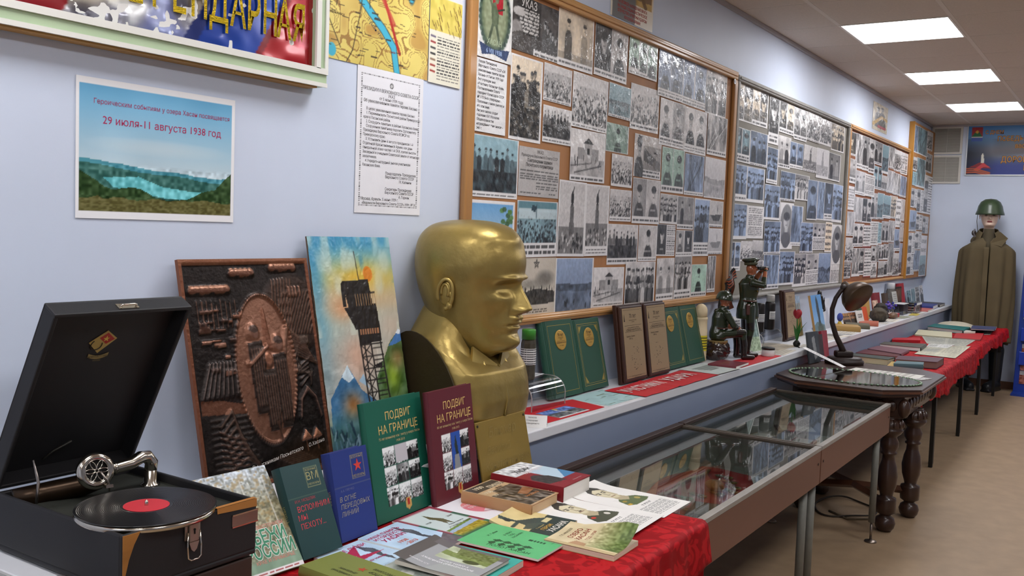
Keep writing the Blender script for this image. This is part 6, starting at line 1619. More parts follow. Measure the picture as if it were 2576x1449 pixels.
for s_ in (-1, 1):
    kn = (s_*.12, .46, .53 if s_ > 0 else .50)
    P += [cp((s_*.10, .0, zs), kn, .105, .085, U), cp(kn, (s_*.13, .50, .28), .075, .068, BT), cp((s_*.13, .50, .28), (s_*.14, .50, .09), .068, .056, BT), cp((s_*.14, .49, .05), (s_*.15, .70, .045), .055, .046, BT)]
P += [(*tube([(0, 0, .42), (0, .0, .52), (0, .01, .64), (0, .03, .80), (0, .05, .92), (0, .06, .98)], [.20, .205, .175, .19, .165, .08], 24, flatten=.68), U), cp((0, .06, .96), (0, .08, 1.06), .062, .058, SK), (*tube([(0, .06, .95), (0, .07, 1.03)], [.085, .075], 16), U), bl((0, -.02, .46), (.2, .17, .12), U)]
for s_ in (-1, 1):
    P += [cp((s_*.18, .05, .91), (s_*.24, .18, .68), .072, .060, U), cp((s_*.24, .18, .68), (s_*.08, .40, .60), .056, .042, U)]
    P += hand((s_*.08, .40, .60), (-s_*.2, .5, -.1), -s_)
P += face((0, .10, 1.155), .235)
P += [(*capsule((.06, .52, .12), (.06, .52, .12), .01, .01), BT)]
se = figurine('seated_soldier_figurine', 'seated soldier figurine in a helmet resting on a dark rock', T(4.80, -.105, S_Z+.002) @ RZ(-128), .272, P, .0034)
gk = .272; S3 = SCL(gk, gk, gk)
obj('helmet', B().add(lathe([(.17, -.03), (.165, .0), (.15, .06), (.125, .11), (.085, .145), (.04, .16), (0, .165)], 32), gr_m, S3 @ T(0, .085, 1.19) @ RX(-6), True), se)
obj('belt', B().add(tube([(.175*math.cos(2*PI*i/28), .015+.122*math.sin(2*PI*i/28), .62) for i in range(28)], .024, 8, closed=True, flatten=.5), br_m, S3, True), se)
rk = [bl((0, -.02, .18), (.24, .25, .22), '2a1a17'), bl((.08, -.10, .12), (.2, .2, .16), '2a1a17'), bl((-.10, .08, .12), (.18, .2, .18), '352018'), bl((0, -.02, .36), (.22, .20, .035), '8a7448')]
(v, f), c = fuse([(np.asarray(a)*gk, b_, d) for a, b_, d in rk], .004, 1)
v = v+(.004*np.sin(v[:, :1]*170)*np.cos(v[:, 1:2]*150+v[:, 2:]*190))*np.array([[1, 1, .5]])
v[:, 2] = np.clip(v[:, 2], 0, .102)
obj('rock', B().add((v, f), cer, None, True, c), se)
# ---------------------------------------------------------------- beyond the figurines
def stand_print(name, label, cat, x, y, w_, h_, img, rot=0, lean=10, z=S_Z+.001, t=.002, group=None, texts=(), edge='d8d6d0'):
    return tag(obj(name, sheet(img, w_, h_, t, None, M('print_cover', 'ffffff', .38, attr=True), edge, texts), None, STAND(x, y, z, rot, lean) @ T(0, h_/2, 0)), label, cat, group)
I = Im(50, 70, 'd6dcd6'); I.rect(.06, .03, .94, .97, '7d9490'); I.noise(14, .3, 3); 
for k in range(9): I.line([(.1+.1*k, .08), (.12+.1*k, .6)], .012, ('4f6a60', '93a8a0', '3f5a48')[k % 3])
I.rect(.06, .6, .94, .97, 'a9bc98', .8); I.noise(16, .3, 9, 1, (.06, .6, .94, .97))
stand_print('framed_landscape', 'green-grey reed landscape picture standing behind the small jar', 'picture', 5.255, -.150, .185, .215, I, -8, 14)
I = Im(30, 50, 'dcdad8'); I.bars(.1, .1, .9, .7, 7, '55555a', 3)
stand_print('text_card', 'white text card standing behind the seated soldier figurine', 'label', 5.215, -.070, .10, .20, I, -5, 8, group='white label cards on the ledge')
jr = thing('round_jar', 'low round jar with a white label and black rim', 'jar', T(5.150, -.262, S_Z+.001))
obj('body', B().add(lathe([(.033, 0), (.036, .004), (.036, .034), (.033, .037)], 32), flat('dcdad6', .35), None, True), jr)
obj('lid', B().add(lathe([(.037, .0372), (.037, .047), (.035, .049), (0, .049)], 32), flat('1c1a18', .35), None, True), jr)
obj('sticker', B().add(gridf(6, 2, lambda u, v: (.0366*math.cos(R_(-75+28*u)), .0366*math.sin(R_(-75+28*u)), .012+.012*v)), flat('d8742c'), None, True), jr)
for k, (x, y, w_, h_, r, c, lab) in enumerate([(5.40, -.235, .30, .15, 4, 'c9c2b2', 'beige open papers beside the small round jar'), (5.62, -.140, .34, .20, -3, 'b8ad98', 'tan paper sheets lying under the far acrylic cover'), (5.80, -.285, .20, .07, 8, 'cfcabd', 'pale strip of paper at the ledge edge by the name sign')]):
    I = Im(40, 24, c); I.noise(7, .12, k); I.bars(.08, .15, .92, .9, 6, '6a645a', k, .5)
    ledge_sheet('paper_sheet', lab, 'paper', (x, y, w_, h_, r), S_Z+.0008+.0006*k, I)
arch('acrylic_cover', 'clear acrylic cover with two dark bottles on top', 5.50, 5.86, -.118, -.008, .085, .05)
bottle('bottle', 'dark bottle without a cap and with a small white label', 5.575, -.060, S_Z+.0885, .029, .215, '1e1a18', None, (-175, -60, .35, .62), .9)
bottle('bottle', 'dark bottle with a pale cap, on the far acrylic cover', 5.765, -.060, S_Z+.0885, .032, .215, '1a1513', 'b8b6b2', (-165, -55, .38, .66), .8)
plaque('tall dark plaque with a beige text plate beside the pale-capped bottle', 5.935, -.125, 0, 7, .235, .325, group=None)
tag(obj('dark_binder', B().add(box(0, .07, 0, .30, 0, .03, .003), flat('2a1f1b', .5)), None, STAND(6.195, -.085, S_Z+.006, 0, 8) @ T(0, 0, -.03)), 'dark narrow binder between the beige plaque and the blue monument picture', 'binder')
I = Im(40, 70, '8fa3b8'); I.rect(0, .45, 1, 1, '6d6038'); I.noise(12, .25, 3); 
for k in range(5): I.line([(.15+.17*k, .2), (.16+.17*k, .8)], .02, ('b08a3a', '4a5238')[k % 2], .8)
stand_print('framed_picture', 'small autumn birch picture behind the red tulip', 'picture', 6.345, -.072, .15, .27, I, 0, 9, edge='4a3a2a', t=.012)
I = Im(60, 72, '5f94c8'); I.mix(np.clip(I.v-.2, 0, .6), 'a8c4dc'); I.poly([(.42, .12), (.5, .02), (.62, .16), (.66, .5), (.62, .62), (.74, .84), (.36, .84), (.46, .6), (.40, .4)], '3a4448'); I.rect(.3, .78, .84, 1, '59605c'); I.noise(18, .2, 4, 1, (0, .7, 1, 1)); I.poly([(0, .74), (.3, .66), (1, .78), (1, 1), (0, 1)], '4a5a4a', .6)
stand_print('monument_picture', 'bright blue monument picture standing on the ledge', 'picture', 6.565, -.150, .245, .275, I, 0, 12, edge='b8905a', t=.016)
stt = B()
(v, f), c = fuse([bl((0, 0, .27), (.016, .018, .022), '1d1a18'), cp((0, 0, .24), (0, 0, .13), .026, .022, '1d1a18'), cp((.0, 0, .13), (.012, 0, .02), .022, .014, '1d1a18'), cp((.0, 0, .13), (-.012, 0, .02), .022, .014, '1d1a18'), cp((.024, 0, .225), (.036, -.02, .15), .011, .009, '1d1a18'), cp((-.024, 0, .225), (-.034, -.022, .16), .011, .009, '1d1a18'), (*box(-.035, .035, -.03, .03, 0, .02, .004), '1d1a18'), cp((.03, -.02, .14), (.032, -.02, .24), .004, .004, '1d1a18')], .004, 1)
tag(obj('statuette', stt.add((v, f), cer, None, True, c), None, T(6.845, -.060, S_Z+.001) @ RZ(-60)), 'small dark standing statuette behind the desk lamp', 'statuette')
I = Im(36, 56, 'd2d6de'); I.noise(4, .08, 3); I.poly([(.2, 1), (.45, .3), (.6, .3), (.9, 1)], 'a8aebb', .6)
stand_print('white_print', 'pale folded sheet standing behind the lamp arm', 'sheet', 7.10, -.065, .21, .22, I, 0, 8)
tl = thing('artificial_tulip', 'red artificial tulip with green leaves on a dark base', 'flower', T(5.735, -.245, S_Z+.001))
gm_ = M('tulip_green', '3f7a3a', .45); rm_ = M('tulip_red', 'a82a34', .5)
obj('base', B().add(lathe([(.012, 0), (.020, .008), (.022, .022), (.012, .036), (.008, .04)], 20), flat('1a1614', .4), None, True).add(tube([(.0, 0, .004), (.035, .01, .006), (.05, .016, .001)], .004, 6), flat('1a1614', .4)).add(tube([(.0, 0, .004), (-.03, -.02, .006), (-.045, -.03, .001)], .004, 6), flat('1a1614', .4)), tl)
obj('stem', B().add(tube([(0, 0, .03), (-.006, .002, .09), (-.012, 0, .150), (-.014, 0, .178)], .0035, 8), gm_, None, True), tl)
def leaf(a, L, bend_): 
    c, s = math.cos(R_(a)), math.sin(R_(a))
    return gridf(7, 14, lambda u, v: ((.004+bend_*v*v)*c-(u-.5)*.026*math.sin(PI*min(1, v*.9+.1))*s, (.004+bend_*v*v)*s+(u-.5)*.026*math.sin(PI*min(1, v*.9+.1))*c, .035+L*v+.004*abs(u-.5)))
for a, L, k in ((-60, .115, .05), (150, .10, .03), (-120, .12, .02)): obj('leaf', B().add(leaf(a, L, k), gm_, None, True), tl)
for k in range(6):
    a = k*60+(15 if k % 2 else 0)
    c, s = math.cos(R_(a)), math.sin(R_(a)); q = .8 if k % 2 else 1.0
    obj('petal', B().add(gridf(8, 10, lambda u, v: (-.014+(.026*q*math.sin(PI*(.12+.62*v)))*math.cos(R_(a+(u-.5)*88*math.sin(PI*(.15+.75*v)))), (.026*q*math.sin(PI*(.12+.62*v)))*math.sin(R_(a+(u-.5)*88*math.sin(PI*(.15+.75*v)))), .172+.056*v)), rm_, None, True), tl)
# books and papers on the middle part of the ledge
def flatbook(label, x, y, w_, h_, t, cov, rot=0, pages='d8ccb0', z=S_Z+.001, group='books lying along the ledge', name='book', pb=False, img=None, texts=()):
    return book(name, label, 'book', T(x, y, z) @ RZ(rot), w_, h_, t, cov, img, texts, group=group, pages=pages, paperback=pb)
I = Im(50, 34, 'cfc8ba'); I.bars(.05, .08, .6, .9, 7, '5a564e', 3, .6); I.rect(.64, .1, .95, .7, '6a665e'); I.noise(10, .12, 4)
ledge_sheet('newspaper_page', 'spread newspaper behind the lamp arm at the ledge edge', 'page', (6.48, -.235, .46, .16, -4), S_Z+.001, I)
I = Im(50, 34, 'd6d2c8'); I.bars(.05, .08, .95, .9, 8, '5a564e', 8, .6)
ledge_sheet('newspaper_page', 'white news cutting left of the yellow-edged book', 'page', (6.86, -.255, .22, .12, 5), S_Z+.0022, I)
flatbook('tan book with a thick yellow page block beyond the lamp arm', 7.02, -.318, .19, .18, .036, 'a8854a', 20, 'd2b27c')
flatbook('grey-green flat book behind the thick yellow-paged book', 7.30, -.318, .17, .17, .030, '5e5a48', 16, 'c8a868')
flatbook('orange-red flat book in the row along the ledge', 7.60, -.312, .20, .14, .026, 'b0604a', 12, 'd0b896')
I = Im(40, 30, 'dad8d2'); I.bars(.08, .1, .9, .9, 6, '66625a', 3, .6)
ledge_sheet('paper_sheet', 'white sheet at the ledge edge after the orange-red book', 'paper', (7.95, -.262, .20, .11, 4), S_Z+.001, I)
pv = thing('small_vase', 'tiny yellow vase with a blue top near the lamp arm', 'vase', T(7.15, -.135, S_Z+.001))
obj('body', B().add(lathe([(.016, 0), (.022, .012), (.016, .04), (.010, .055)], 20), flat('c8a838', .35), None, True), pv)
obj('flowers', B().add(ball((0, 0, .085), (.022, .022, .032), 10, 8), flat('3a4a9c', .6), None, True), pv)
for k, (x, w_, c, lab) in enumerate([(7.36, .13, '8a7a5c', 'brown photo card with figures, left of the orange booklet'), (7.50, .13, '6a4c34', 'darker brown photo card overlapping the lighter one')]):
    I = Im(36, 36, c); I.noise(10, .3, k+3)
    for q in range(4): I.person(.2+.2*q, .35, .2, (.6, .2))
    I.a = np.clip(I.a*np.array([1.1, .9, .7]), 0, 1)
    stand_print('photo_card', lab, 'card', x+w_/2, -.130-.012*k, w_, .10, I, -12, 18, group='small pictures standing on the ledge')
def upright(label, x, y, w_, h_, t, c, lean=10, rot=0, img=None, texts=(), z=S_Z+.001): 
    return book('book', label, 'book', STAND(x, y, z+t*math.sin(R_(lean)), rot, lean) @ T(0, 0, -t), w_, h_, t, c, img, texts, group='books standing at the back of the ledge', pages='d4c6a4')
upright('pale booklet with black letters, left of the orange booklet', 7.60, -.165, .12, .11, .008, 'cfccc4', 16, -10, texts=[('СССР', .0, .01, .040, '24211f', dict(bold=.03, cond=.7))])
upright('small green booklet edge beside the orange booklet', 7.74, -.145, .08, .12, .008, '3a4a34', 14, -8)
upright('bright orange-red booklet standing before the dark rock', 7.83, -.150, .11, .125, .010, 'c4502c', 14, -8)
rp_ = [bl((0, 0, .05), (.14, .07, .055), '3a342c'), bl((.05, .0, .10), (.08, .05, .05), '2c2721'), bl((-.06, -.01, .07), (.08, .06, .045), '4a4236')]
(v, f), c = fuse(rp_, .006, 1); v = v+.007*np.sin(v[:, :1]*70+v[:, 1:2]*50)*np.cos(v[:, 2:]*90)*np.array([[1, 1, .6]]); v[:, 2] = np.clip(v[:, 2], 0, None)
tag(obj('rock_piece', B().add((v, f), M('stone', 'ffffff', .8, attr=True, bump=(50, .6, .005)), None, True, c), None, T(8.10, -.205, S_Z+.001)), 'dark rough rock lying before the yellow book', 'rock')
upright('yellow-spined book standing behind the dark rock', 8.17, -.100, .13, .20, .03, 'b8904a', 10, 0)
I = Im(30, 44, 'c8a890'); I.noise(9, .3, 4); I.noise(5, .2, 5)
upright('pinkish patterned booklet leaning before the red book', 8.32, -.135, .13, .155, .008, 'b8907a', 14, -4, I)
upright('dark red hardback standing beside the violet flowers', 8.47, -.105, .20, .205, .03, '7c262c', 9, 0)
fl = thing('flower_vase', 'glass with small violet flowers beside the dark red hardback', 'vase', T(8.78, -.140, S_Z+.001))
obj('glass', B().add(lathe([(.020, 0), (.026, .05), (.025, .05), (.019, .003)], 20, False), acr, None, True), fl)
g = np.random.default_rng(3)
for c_ in ('4a3a9a', '7a5ab0', '2f3a8a'):
    q = B()
    for k in range(9): q.add(ball((g.normal(0, .022), g.normal(0, .018), .085+g.normal(0, .018)), .011, 8, 6), flat(c_), None, True)
    obj('blossoms', q, fl)
upright('dark brown book standing right of the violet flowers', 8.84, -.110, .13, .19, .03, '4a3a2c', 9, 0)
I = Im(30, 44, 'bcbcb6'); I.bars(.1, .1, .9, .9, 9, '6a6862', 3, .7)
upright('grey-white text booklet leaning on the dark brown book', 9.00, -.155, .14, .205, .008, 'bcbcb6', 12, -2, I)
bottle('bottle', 'tall grey bottle with a white lid in the far group', 9.235, -.050, S_Z+.001, .038, .27, '6a6660', 'd2d4d6', None, .95)
bx_ = thing('shadow_box', 'brown box frame with a dark photo in the far group', 'box', STAND(9.30, -.085, S_Z+.08, 0, 4))
obj('frame', B().add(box(0, .29, 0, .15, -.03, 0, .004), flat('241d18', .5)), bx_)
I = Im(40, 24, '5a4434'); I.noise(8, .25, 3); I.rect(.08, .35, .3, .9, '8a7458', .7)
obj('picture', sheet(I, .25, .12, .001), bx_, T(.145, .075, .0005))
tag(obj('wooden_block', B().add(box(9.29, 9.60, -.12, -.05, 0, .079, .003), flat('4a3426', .5)), None, T(0, 0, S_Z+.001)), 'dark block carrying the brown box frame', 'block')
upright('bright red folder standing tall in the far corner group', 9.62, -.080, .22, .25, .03, '9c2630', 9, 0)
for k in range(3): 
    tag(obj('film_can', B().add(cyl(.030, 0, .026, 20), flat('1a1816', .4)).add(cyl(.0304, .009, .017, 20), flat('cfc8b4', .5)), None, T(9.60, -.165, S_Z+.001+.027*k)), ('lowest', 'middle', 'topmost')[k]+' of three small black cans with pale bands', 'can', 'small black cans stacked on the ledge')
for k in range(4):
    I = photo(26, 40, 'fqgf'[k], 't' if k < 2 else 'n', 70+k, 0)
    stand_print('photo_card', 'dark photo standing in the corner, %s' % ('leftmost of four', 'second of four', 'third of four', 'beside the end wall')[k], 'card', 10.16+.20*k, -.055-.004*k, .19, .17+.01*k, I, -2+k, 9, group='photos standing in the far corner')
cb_ = thing('clear_box', 'frosted clear plastic box before the brown box frame', 'box', T(9.06, -.185, S_Z+.001))
ab = B()
for q in (box(-.10, .10, -.04, -.037, 0, .095), box(-.10, .10, .037, .04, 0, .095), box(-.10, -.097, -.037, .037, 0, .095), box(.097, .10, -.037, .037, 0, .095)): ab.add(q, glass_mat('frosted_plastic', 'cfd2d8', 1.5, .25) if 'frosted_plastic' not in bpy.data.materials else bpy.data.materials['frosted_plastic'])
obj('walls', ab, cb_); obj('lid', B().add(box(-.104, .104, -.044, .044, .0955, .101, .002), flat('d4d6d8', .4)), cb_)
ac_ = thing('acrylic_block', 'printed clear acrylic block with a white top label', 'block', T(9.38, -.235, S_Z+.001))
obj('block', B().add(box(-.13, .13, -.045, .045, 0, .10, .002), glass_mat('acrylic_solid', 'd8d8da', 1.5, .03)), ac_)
I = Im(50, 24, 'd8d4d4'); 
for k in range(5): I.ell(.15+.17*k, .4+.2*(k % 2), .08, .2, ('a86a6c', '5a5054')[k % 2], .8)
obj('insert', sheet(I, .24, .062, .001), ac_, T(0, -.03, .045) @ RX(90)); obj('top_label', B().add(box(-.12, .12, -.046, -.0455, .078, .098), flat('e4e4e4')), ac_)
tag(obj('red_box', B().add(box(-.11, .11, -.04, .04, 0, .036, .003), flat('a8242c', .45)).add(box(-.10, .10, -.035, .035, .036, .0366), flat('c8bcb4')), None, T(8.62, -.20, S_Z+.001)), 'small flat red box in front of the dark red hardback', 'box')
for k, (x, y, w_, h_, r, c, lab) in enumerate([(8.30, -.250, .34, .13, 3, 'd8d4c8', 'white journal pages lying before the dark rock'), (8.72, -.262, .30, .11, -3, '9aa08a', 'grey-green brochure beside the computer-mouse-shaped stone'), (9.12, -.290, .28, .07, 4, 'c8b448', 'yellowish brochure at the far ledge edge'), (9.42, -.305, .30, .035, 2, 'dcdad6', 'white sheet under the acrylic block')]):
    I = Im(36, 20, c); I.noise(6, .12, k); I.bars(.06, .15, .9, .85, 4, '6a665c', k, .5)
    ledge_sheet('brochure', lab, 'brochure', (x, y, w_, h_, r), S_Z+.001+.0012*k, I, 'brochures on the far ledge')
tag(obj('smooth_stone', B().add(ball((0, 0, 0), (.075, .035, .026), 20, 12), flat('6e5440', .4), None, True), None, T(8.50, -.235, S_Z+.028)), 'smooth brown stone lying on white journal pages', 'stone')
flatbook('pink-covered magazine beside the acrylic block', 9.62, -.315, .40, .17, .014, 'b8645c', 2, 'd8d0c0', pb=True)
flatbook('thick white and blue book lying in the far corner', 9.98, -.300, .42, .20, .036, '27347a', 3, 'e0e0de')
flatbook('dark thin book lying farthest in the corner', 10.46, -.285, .40, .22, .024, '3a3436', 2, 'd8d4cc')
# ================================================================ DISPLAY CASES
pane_m = glass_mat('case_glass', 'dfe4e2', 1.5, .015)
panel_m = M('case_brown_panel', '6b4636', .45, vary=(4, .12, (.3, 1, 1)))
caserail = M('case_grey_rail', '8f8a82', .45, vary=(14, .12)); caseback = M('case_inside', '8a8680', .6); darkrail = M('case_dark_rail', '35241d', .5)
legm = M('grey_tube', '77776f', .45, vary=(30, .08))
def display_case(label, x0, x1, feet):
    C_Z, y0, y1, zb = .690, -.970, -.372, .548
    t = thing('display_case', label, 'display case', T((x0+x1)/2, (y0+y1)/2, 0), 'glass-topped display cases')
    w_, d_ = (x1-x0)/2, (y1-y0)/2
    obj('front_panel', B().add(box(-w_, w_, -d_, -d_+.018, zb, C_Z-.012, .002), panel_m).add(lathe([(.005, 0), (.005, .001)], 10), flat('2a1a14'), T(-w_+.03, -d_-.0005, C_Z-.06) @ RX(90)).add(lathe([(.005, 0), (.005, .001)], 10), flat('2a1a14'), T(w_-.03, -d_-.0005, C_Z-.06) @ RX(90)), t)
    obj('back_panel', B().add(box(-w_, w_, d_-.016, d_, zb-.02, C_Z-.004), caseback), t)
    obj('end_panel', B().add(box(-w_, -w_+.012, -d_+.018, d_-.016, zb, C_Z-.012), caseback), t)
    obj('end_panel', B().add(box(w_-.012, w_, -d_+.018, d_-.016, zb, C_Z-.012), caseback), t)
    obj('floor_panel', B().add(box(-w_, w_, -d_+.018, d_-.016, zb-.012, zb), caseback), t)
    obj('front_rail', B().add(box(-w_, w_, -d_-.002, -d_+.022, C_Z-.012, C_Z+.004, .002), caserail), t)
    obj('back_rail', B().add(box(-w_, w_, d_-.028, d_+.004, C_Z-.004, C_Z+.010, .002), darkrail), t)
    obj('end_rail', B().add(box(-w_, -w_+.012, -d_+.0225, d_-.0285, C_Z-.012, C_Z+.003), M('case_end_rail', '4e443a', .5)), t)
    obj('end_rail', B().add(box(w_-.012, w_, -d_+.0225, d_-.0285, C_Z-.012, C_Z+.003), M('case_end_rail', '4e443a', .5)), t)
    obj('glass_top', B().add(box(-w_+.0125, w_-.0125, -d_+.0225, d_-.0285, C_Z-.008, C_Z-.004), pane_m), t)
    for x in (-w_+.05, w_-.05):
        for y in (-d_+.045, d_-.05):
            l = B().add(lathe([(.016, .10), (.016, zb-.012)], 20), legm, T(x, y, 0), True).add(lathe([(.006, .012), (.006, .10)], 12), steel, T(x, y, 0), True).add(lathe([(.030, 0), (.028, .006), (.010, .012), (.006, .014)], 20), steel, T(x, y, 0), True)
            l.add(prism([(-.016, 0), (.06 if x < 0 else .016, 0), (.016, .05), (-.016 if x < 0 else -.06, .0)][:3], -.002, .002), darkrail, T(x, y, zb-.062) @ RX(90))
            obj('leg', l, t)
    return zb
zb = display_case('glass-topped case with red lining, nearest beside the red-clothed table', 2.492, 3.680, True)
display_case('glass-topped case without red lining, just before the antique table', 3.690, 4.905, True)
def lining(x0, x1, y0, y1, z):
    g = np.random.default_rng(3)
    return gridf(30, 16, lambda u, v: (x0+(x1-x0)*u+.02*math.sin(v*9)*(u > .9), y0+(y1-y0)*v+.02*math.sin(u*11)*(v > .9), z+.004+.006*math.sin(u*8+v*5)**2*(1 if v > .8 or u > .9 or u < .1 else .3)))
tag(obj('red_lining', B().add(lining(2.56, 3.60, -.93, -.50, zb+.001), M('red_lining_cloth', 'a8242a', .7), None, True)), 'red cloth lining inside the nearest display case', 'cloth')
zl = zb+.013
brass = M('old_brass', '8a6a34', .35, .9)
def medal(x, y, r):
    b = B().add(lathe([(.017, 0), (.018, .002), (.014, .0035), (0, .0035)], 16), brass, None, True).add(box(-.010, .010, .018, .055, 0, .002), flat(('8a3a2c', 'b0683a', '5a5a4a')[int(x*50) % 3])).add(lathe([(.007, .0035), (.007, .0055), (0, .006)], 5), brass)
    tag(obj('medal', b, None, T(x, y, zl) @ RZ(r)), None, None)
    return bpy.data.objects[-1] if False else b
def add_medals(pos):
    for k, (x, y, r) in enumerate(pos):
        b = B().add(lathe([(.017, 0), (.018, .002), (.014, .0035), (0, .0035)], 16), brass, None, True).add(box(-.010, .010, .018, .055, 0, .002), flat(('8a3a2c', 'b0683a', '5a5a4a')[k % 3])).add(lathe([(.007, .0035), (.007, .0055), (0, .006)], 5), brass)
        tag(obj('medal', b, None, T(x, y, zl) @ RZ(r)), 'small brass medal with a ribbon on red cloth under glass', 'medal', 'medals in the nearest display case')
g = np.random.default_rng(8)
add_medals([(2.98+.062*k, -.72+.05*math.sin(k*.9), -20+12*math.sin(k)) for k in range(9)]+[(2.74+.06*k, -.84+.03*math.sin(k*2), 10*k) for k in range(4)])
tag(obj('cartridge_belt', B().add(tube([(3.05+.05*k, -.585-.012*math.sin(k), zl+.008) for k in range(10)], .007, 8), brass, None, True), None, None), 'curved brass chain lying on the red cloth under glass', 'chain')
cx_ = thing('dark_case', 'dark open medal box on the red cloth inside the nearest case', 'box', T(2.93, -.80, zl) @ RZ(12))
obj('base', B().add(box(-.085, .085, -.05, .05, 0, .028, .003), flat('2e2622', .5)), cx_); obj('lining', B().add(box(-.07, .07, -.038, .038, .0282, .030), flat('6a6258')), cx_)
for k, (x, y, w_, h_, r, lab) in enumerate([(2.78, -.70, .19, .06, 14, 'long white caption strip on red cloth in the nearest case'), (3.14, -.86, .13, .09, -8, 'white caption card near the front rail of the nearest case'), (3.46, -.82, .22, .07, 24, 'white typed strip at the far front corner of the nearest case'), (2.62, -.88, .10, .07, 5, 'white card at the near front corner of the nearest case')]):
    I = Im(40, 20, 'd8d8da'); I.bars(.06, .12, .94, .9, 4, '5a5a60', k, .7)
    tag(obj('caption_card', sheet(I, w_, h_, .001), None, T(x, y, zl+.004) @ RZ(r)), lab, 'label', 'caption cards inside the cases')
tag(obj('leather_pouch', B().add(ball((0, 0, 0), (.05, .035, .016), 16, 10), M('tan_leather', 'a86a38', .5), None, True).add(box(-.045, .045, -.03, .012, -.012, .010, .006), M('tan_leather', 'a86a38', .5)), None, T(3.28, -.70, zl+.018) @ RZ(30)), 'tan leather pouch on the red cloth in the nearest case', 'pouch')
for k, (x, y, a, bb_, h_, c, lab) in enumerate([(3.93, -.62, .16, .12, .06, '5a3a30', 'brown cardboard box at the near left in the farther case'), (4.16, -.58, .10, .10, .05, 'a88a60', 'tan box between two brown boxes in the farther case'), (4.30, -.72, .14, .10, .02, '9a2a2c', 'flat red box in the farther case'), (4.02, -.80, .20, .13, .012, 'b0b4b8', 'grey album lying at the front of the farther case'), (4.45, -.82, .24, .16, .006, 'c8ccd0', 'pale photo sheet at the front of the farther case'), (4.62, -.60, .14, .20, .010, '3a3a3e', 'dark framed photo at the far end of the farther case')]):
    tag(obj('exhibit_box', B().add(box(-a/2, a/2, -bb_/2, bb_/2, 0, h_, .002), flat(c, .5)).add(box(-a*.42, a*.42, -bb_*.4, bb_*.4, h_, h_+.0006), flat('c8c2b8')), None, T(x, y, zb+.001) @ RZ(8*k-14)), lab, 'box', 'exhibits in the farther case')
# ================================================================ ANTIQUE OCTAGONAL TABLE, DESK LAMP
O_Z = .750
wal = M('antique_walnut', '3a241a', .35, vary=(8, .3, (.4, 2, 1)), coat=.3); wal2 = M('antique_walnut_edge', '5a3622', .35, vary=(9, .25, (.4, 2, 1)), coat=.3)
at = thing('antique_table', 'dark carved octagonal table with turned legs, carrying the desk lamp', 'table', T(5.43, -.705, 0))
def octo(a, b_, c): return [(-a+c, -b_), (a-c, -b_), (a, -b_+c), (a, b_-c), (a-c, b_), (-a+c, b_), (-a, b_-c), (-a, -b_+c)]
o_ = B().add(prism(octo(.495, .372, .155), O_Z-.010, O_Z), wal)
o_.add(prism(octo(.505, .380, .158), O_Z-.020, O_Z-.0102), wal2).add(prism(octo(.488, .365, .152), O_Z-.034, O_Z-.0202), wal).add(prism(octo(.470, .35, .147), O_Z-.042, O_Z-.0342), wal2)
obj('table_top', o_, at)
ap = B().add(box(-.37, .37, -.30, .27, O_Z-.155, O_Z-.0422, .006), wal)
for k in range(9): ap.add(ball((-.372, -.24+.058*k, O_Z-.095), (.012, .026, .030), 12, 8), wal, None, True); ap.add(ball((-.32+.08*k, -.302, O_Z-.095), (.034, .012, .030), 12, 8), wal, None, True)
for x in (-.37, .37): ap.add(ball((x, -.30, O_Z-.10), (.03, .03, .05), 14, 10), wal, None, True)
obj('carved_apron', ap, at)
LP = [(.030, .0), (.046, .02), (.052, .045), (.044, .07), (.026, .082), (.030, .088), (.048, .10), (.050, .125), (.050, .165), (.048, .175), (.030, .182), (.034, .20), (.046, .24), (.050, .29), (.042, .34), (.032, .37), (.030, .40), (.040, .405), (.040, .412), (.032, .418), (.044, .44), (.046, .465), (.034, .49), (.036, .497), (.052, .51), (.062, .525), (.062, .535), (.058, .537), (.062, .545), (.060, .57), (.046, .588), (.034, .594), (.044, .60), (.044, O_Z-.155)]
for x, y in ((-.34, -.235), (.01, -.285), (-.20, .23), (.16, .23)):
    lg = B().add(lathe(LP, 32), wal, None, True)
    for k in range(12):
        a = k*PI/6; lg.add(tube([(.060*math.cos(a), .060*math.sin(a), .548), (.061*math.cos(a), .061*math.sin(a), .565), (.045*math.cos(a), .045*math.sin(a), .586)], .008, 6), wal, None, True)
    obj('leg', lg, at, T(x, y, 0))
for (a, b_) in (((-.34, -.235), (.16, .23)), ((.01, -.285), (-.20, .23))):
    obj('stretcher', B().add(tube([(a[0], a[1], .145), ((a[0]+b_[0])/2, (a[1]+b_[1])/2, .155), (b_[0], b_[1], .145)], .026, 4, flatten=.8), wal2), at)
# oval bevelled mirror tray
mt = thing('oval_mirror', 'oval mirror with a beaded rim lying on the octagonal table', 'mirror', T(5.268, -.700, O_Z+.001) @ RZ(0))
ov = lambda a, b_, n=72: [(a*math.cos(2*PI*i/n), b_*math.sin(2*PI*i/n)) for i in range(n)]
obj('glass', B().add(prism(ov(.235, .335), 0, .005), M('mirror_glass', 'a9b0a0', .06, 1.0)), mt)
rim = B()
for i in range(72):
    a = 2*PI*i/72; rim.add(ball((.240*math.cos(a), .340*math.sin(a), .0045), (.0075, .0075, .0045), 8, 6), M('glass_bead', '6f8a6c', .08, spec=.8), None, True)
obj('beaded_rim', rim, mt)
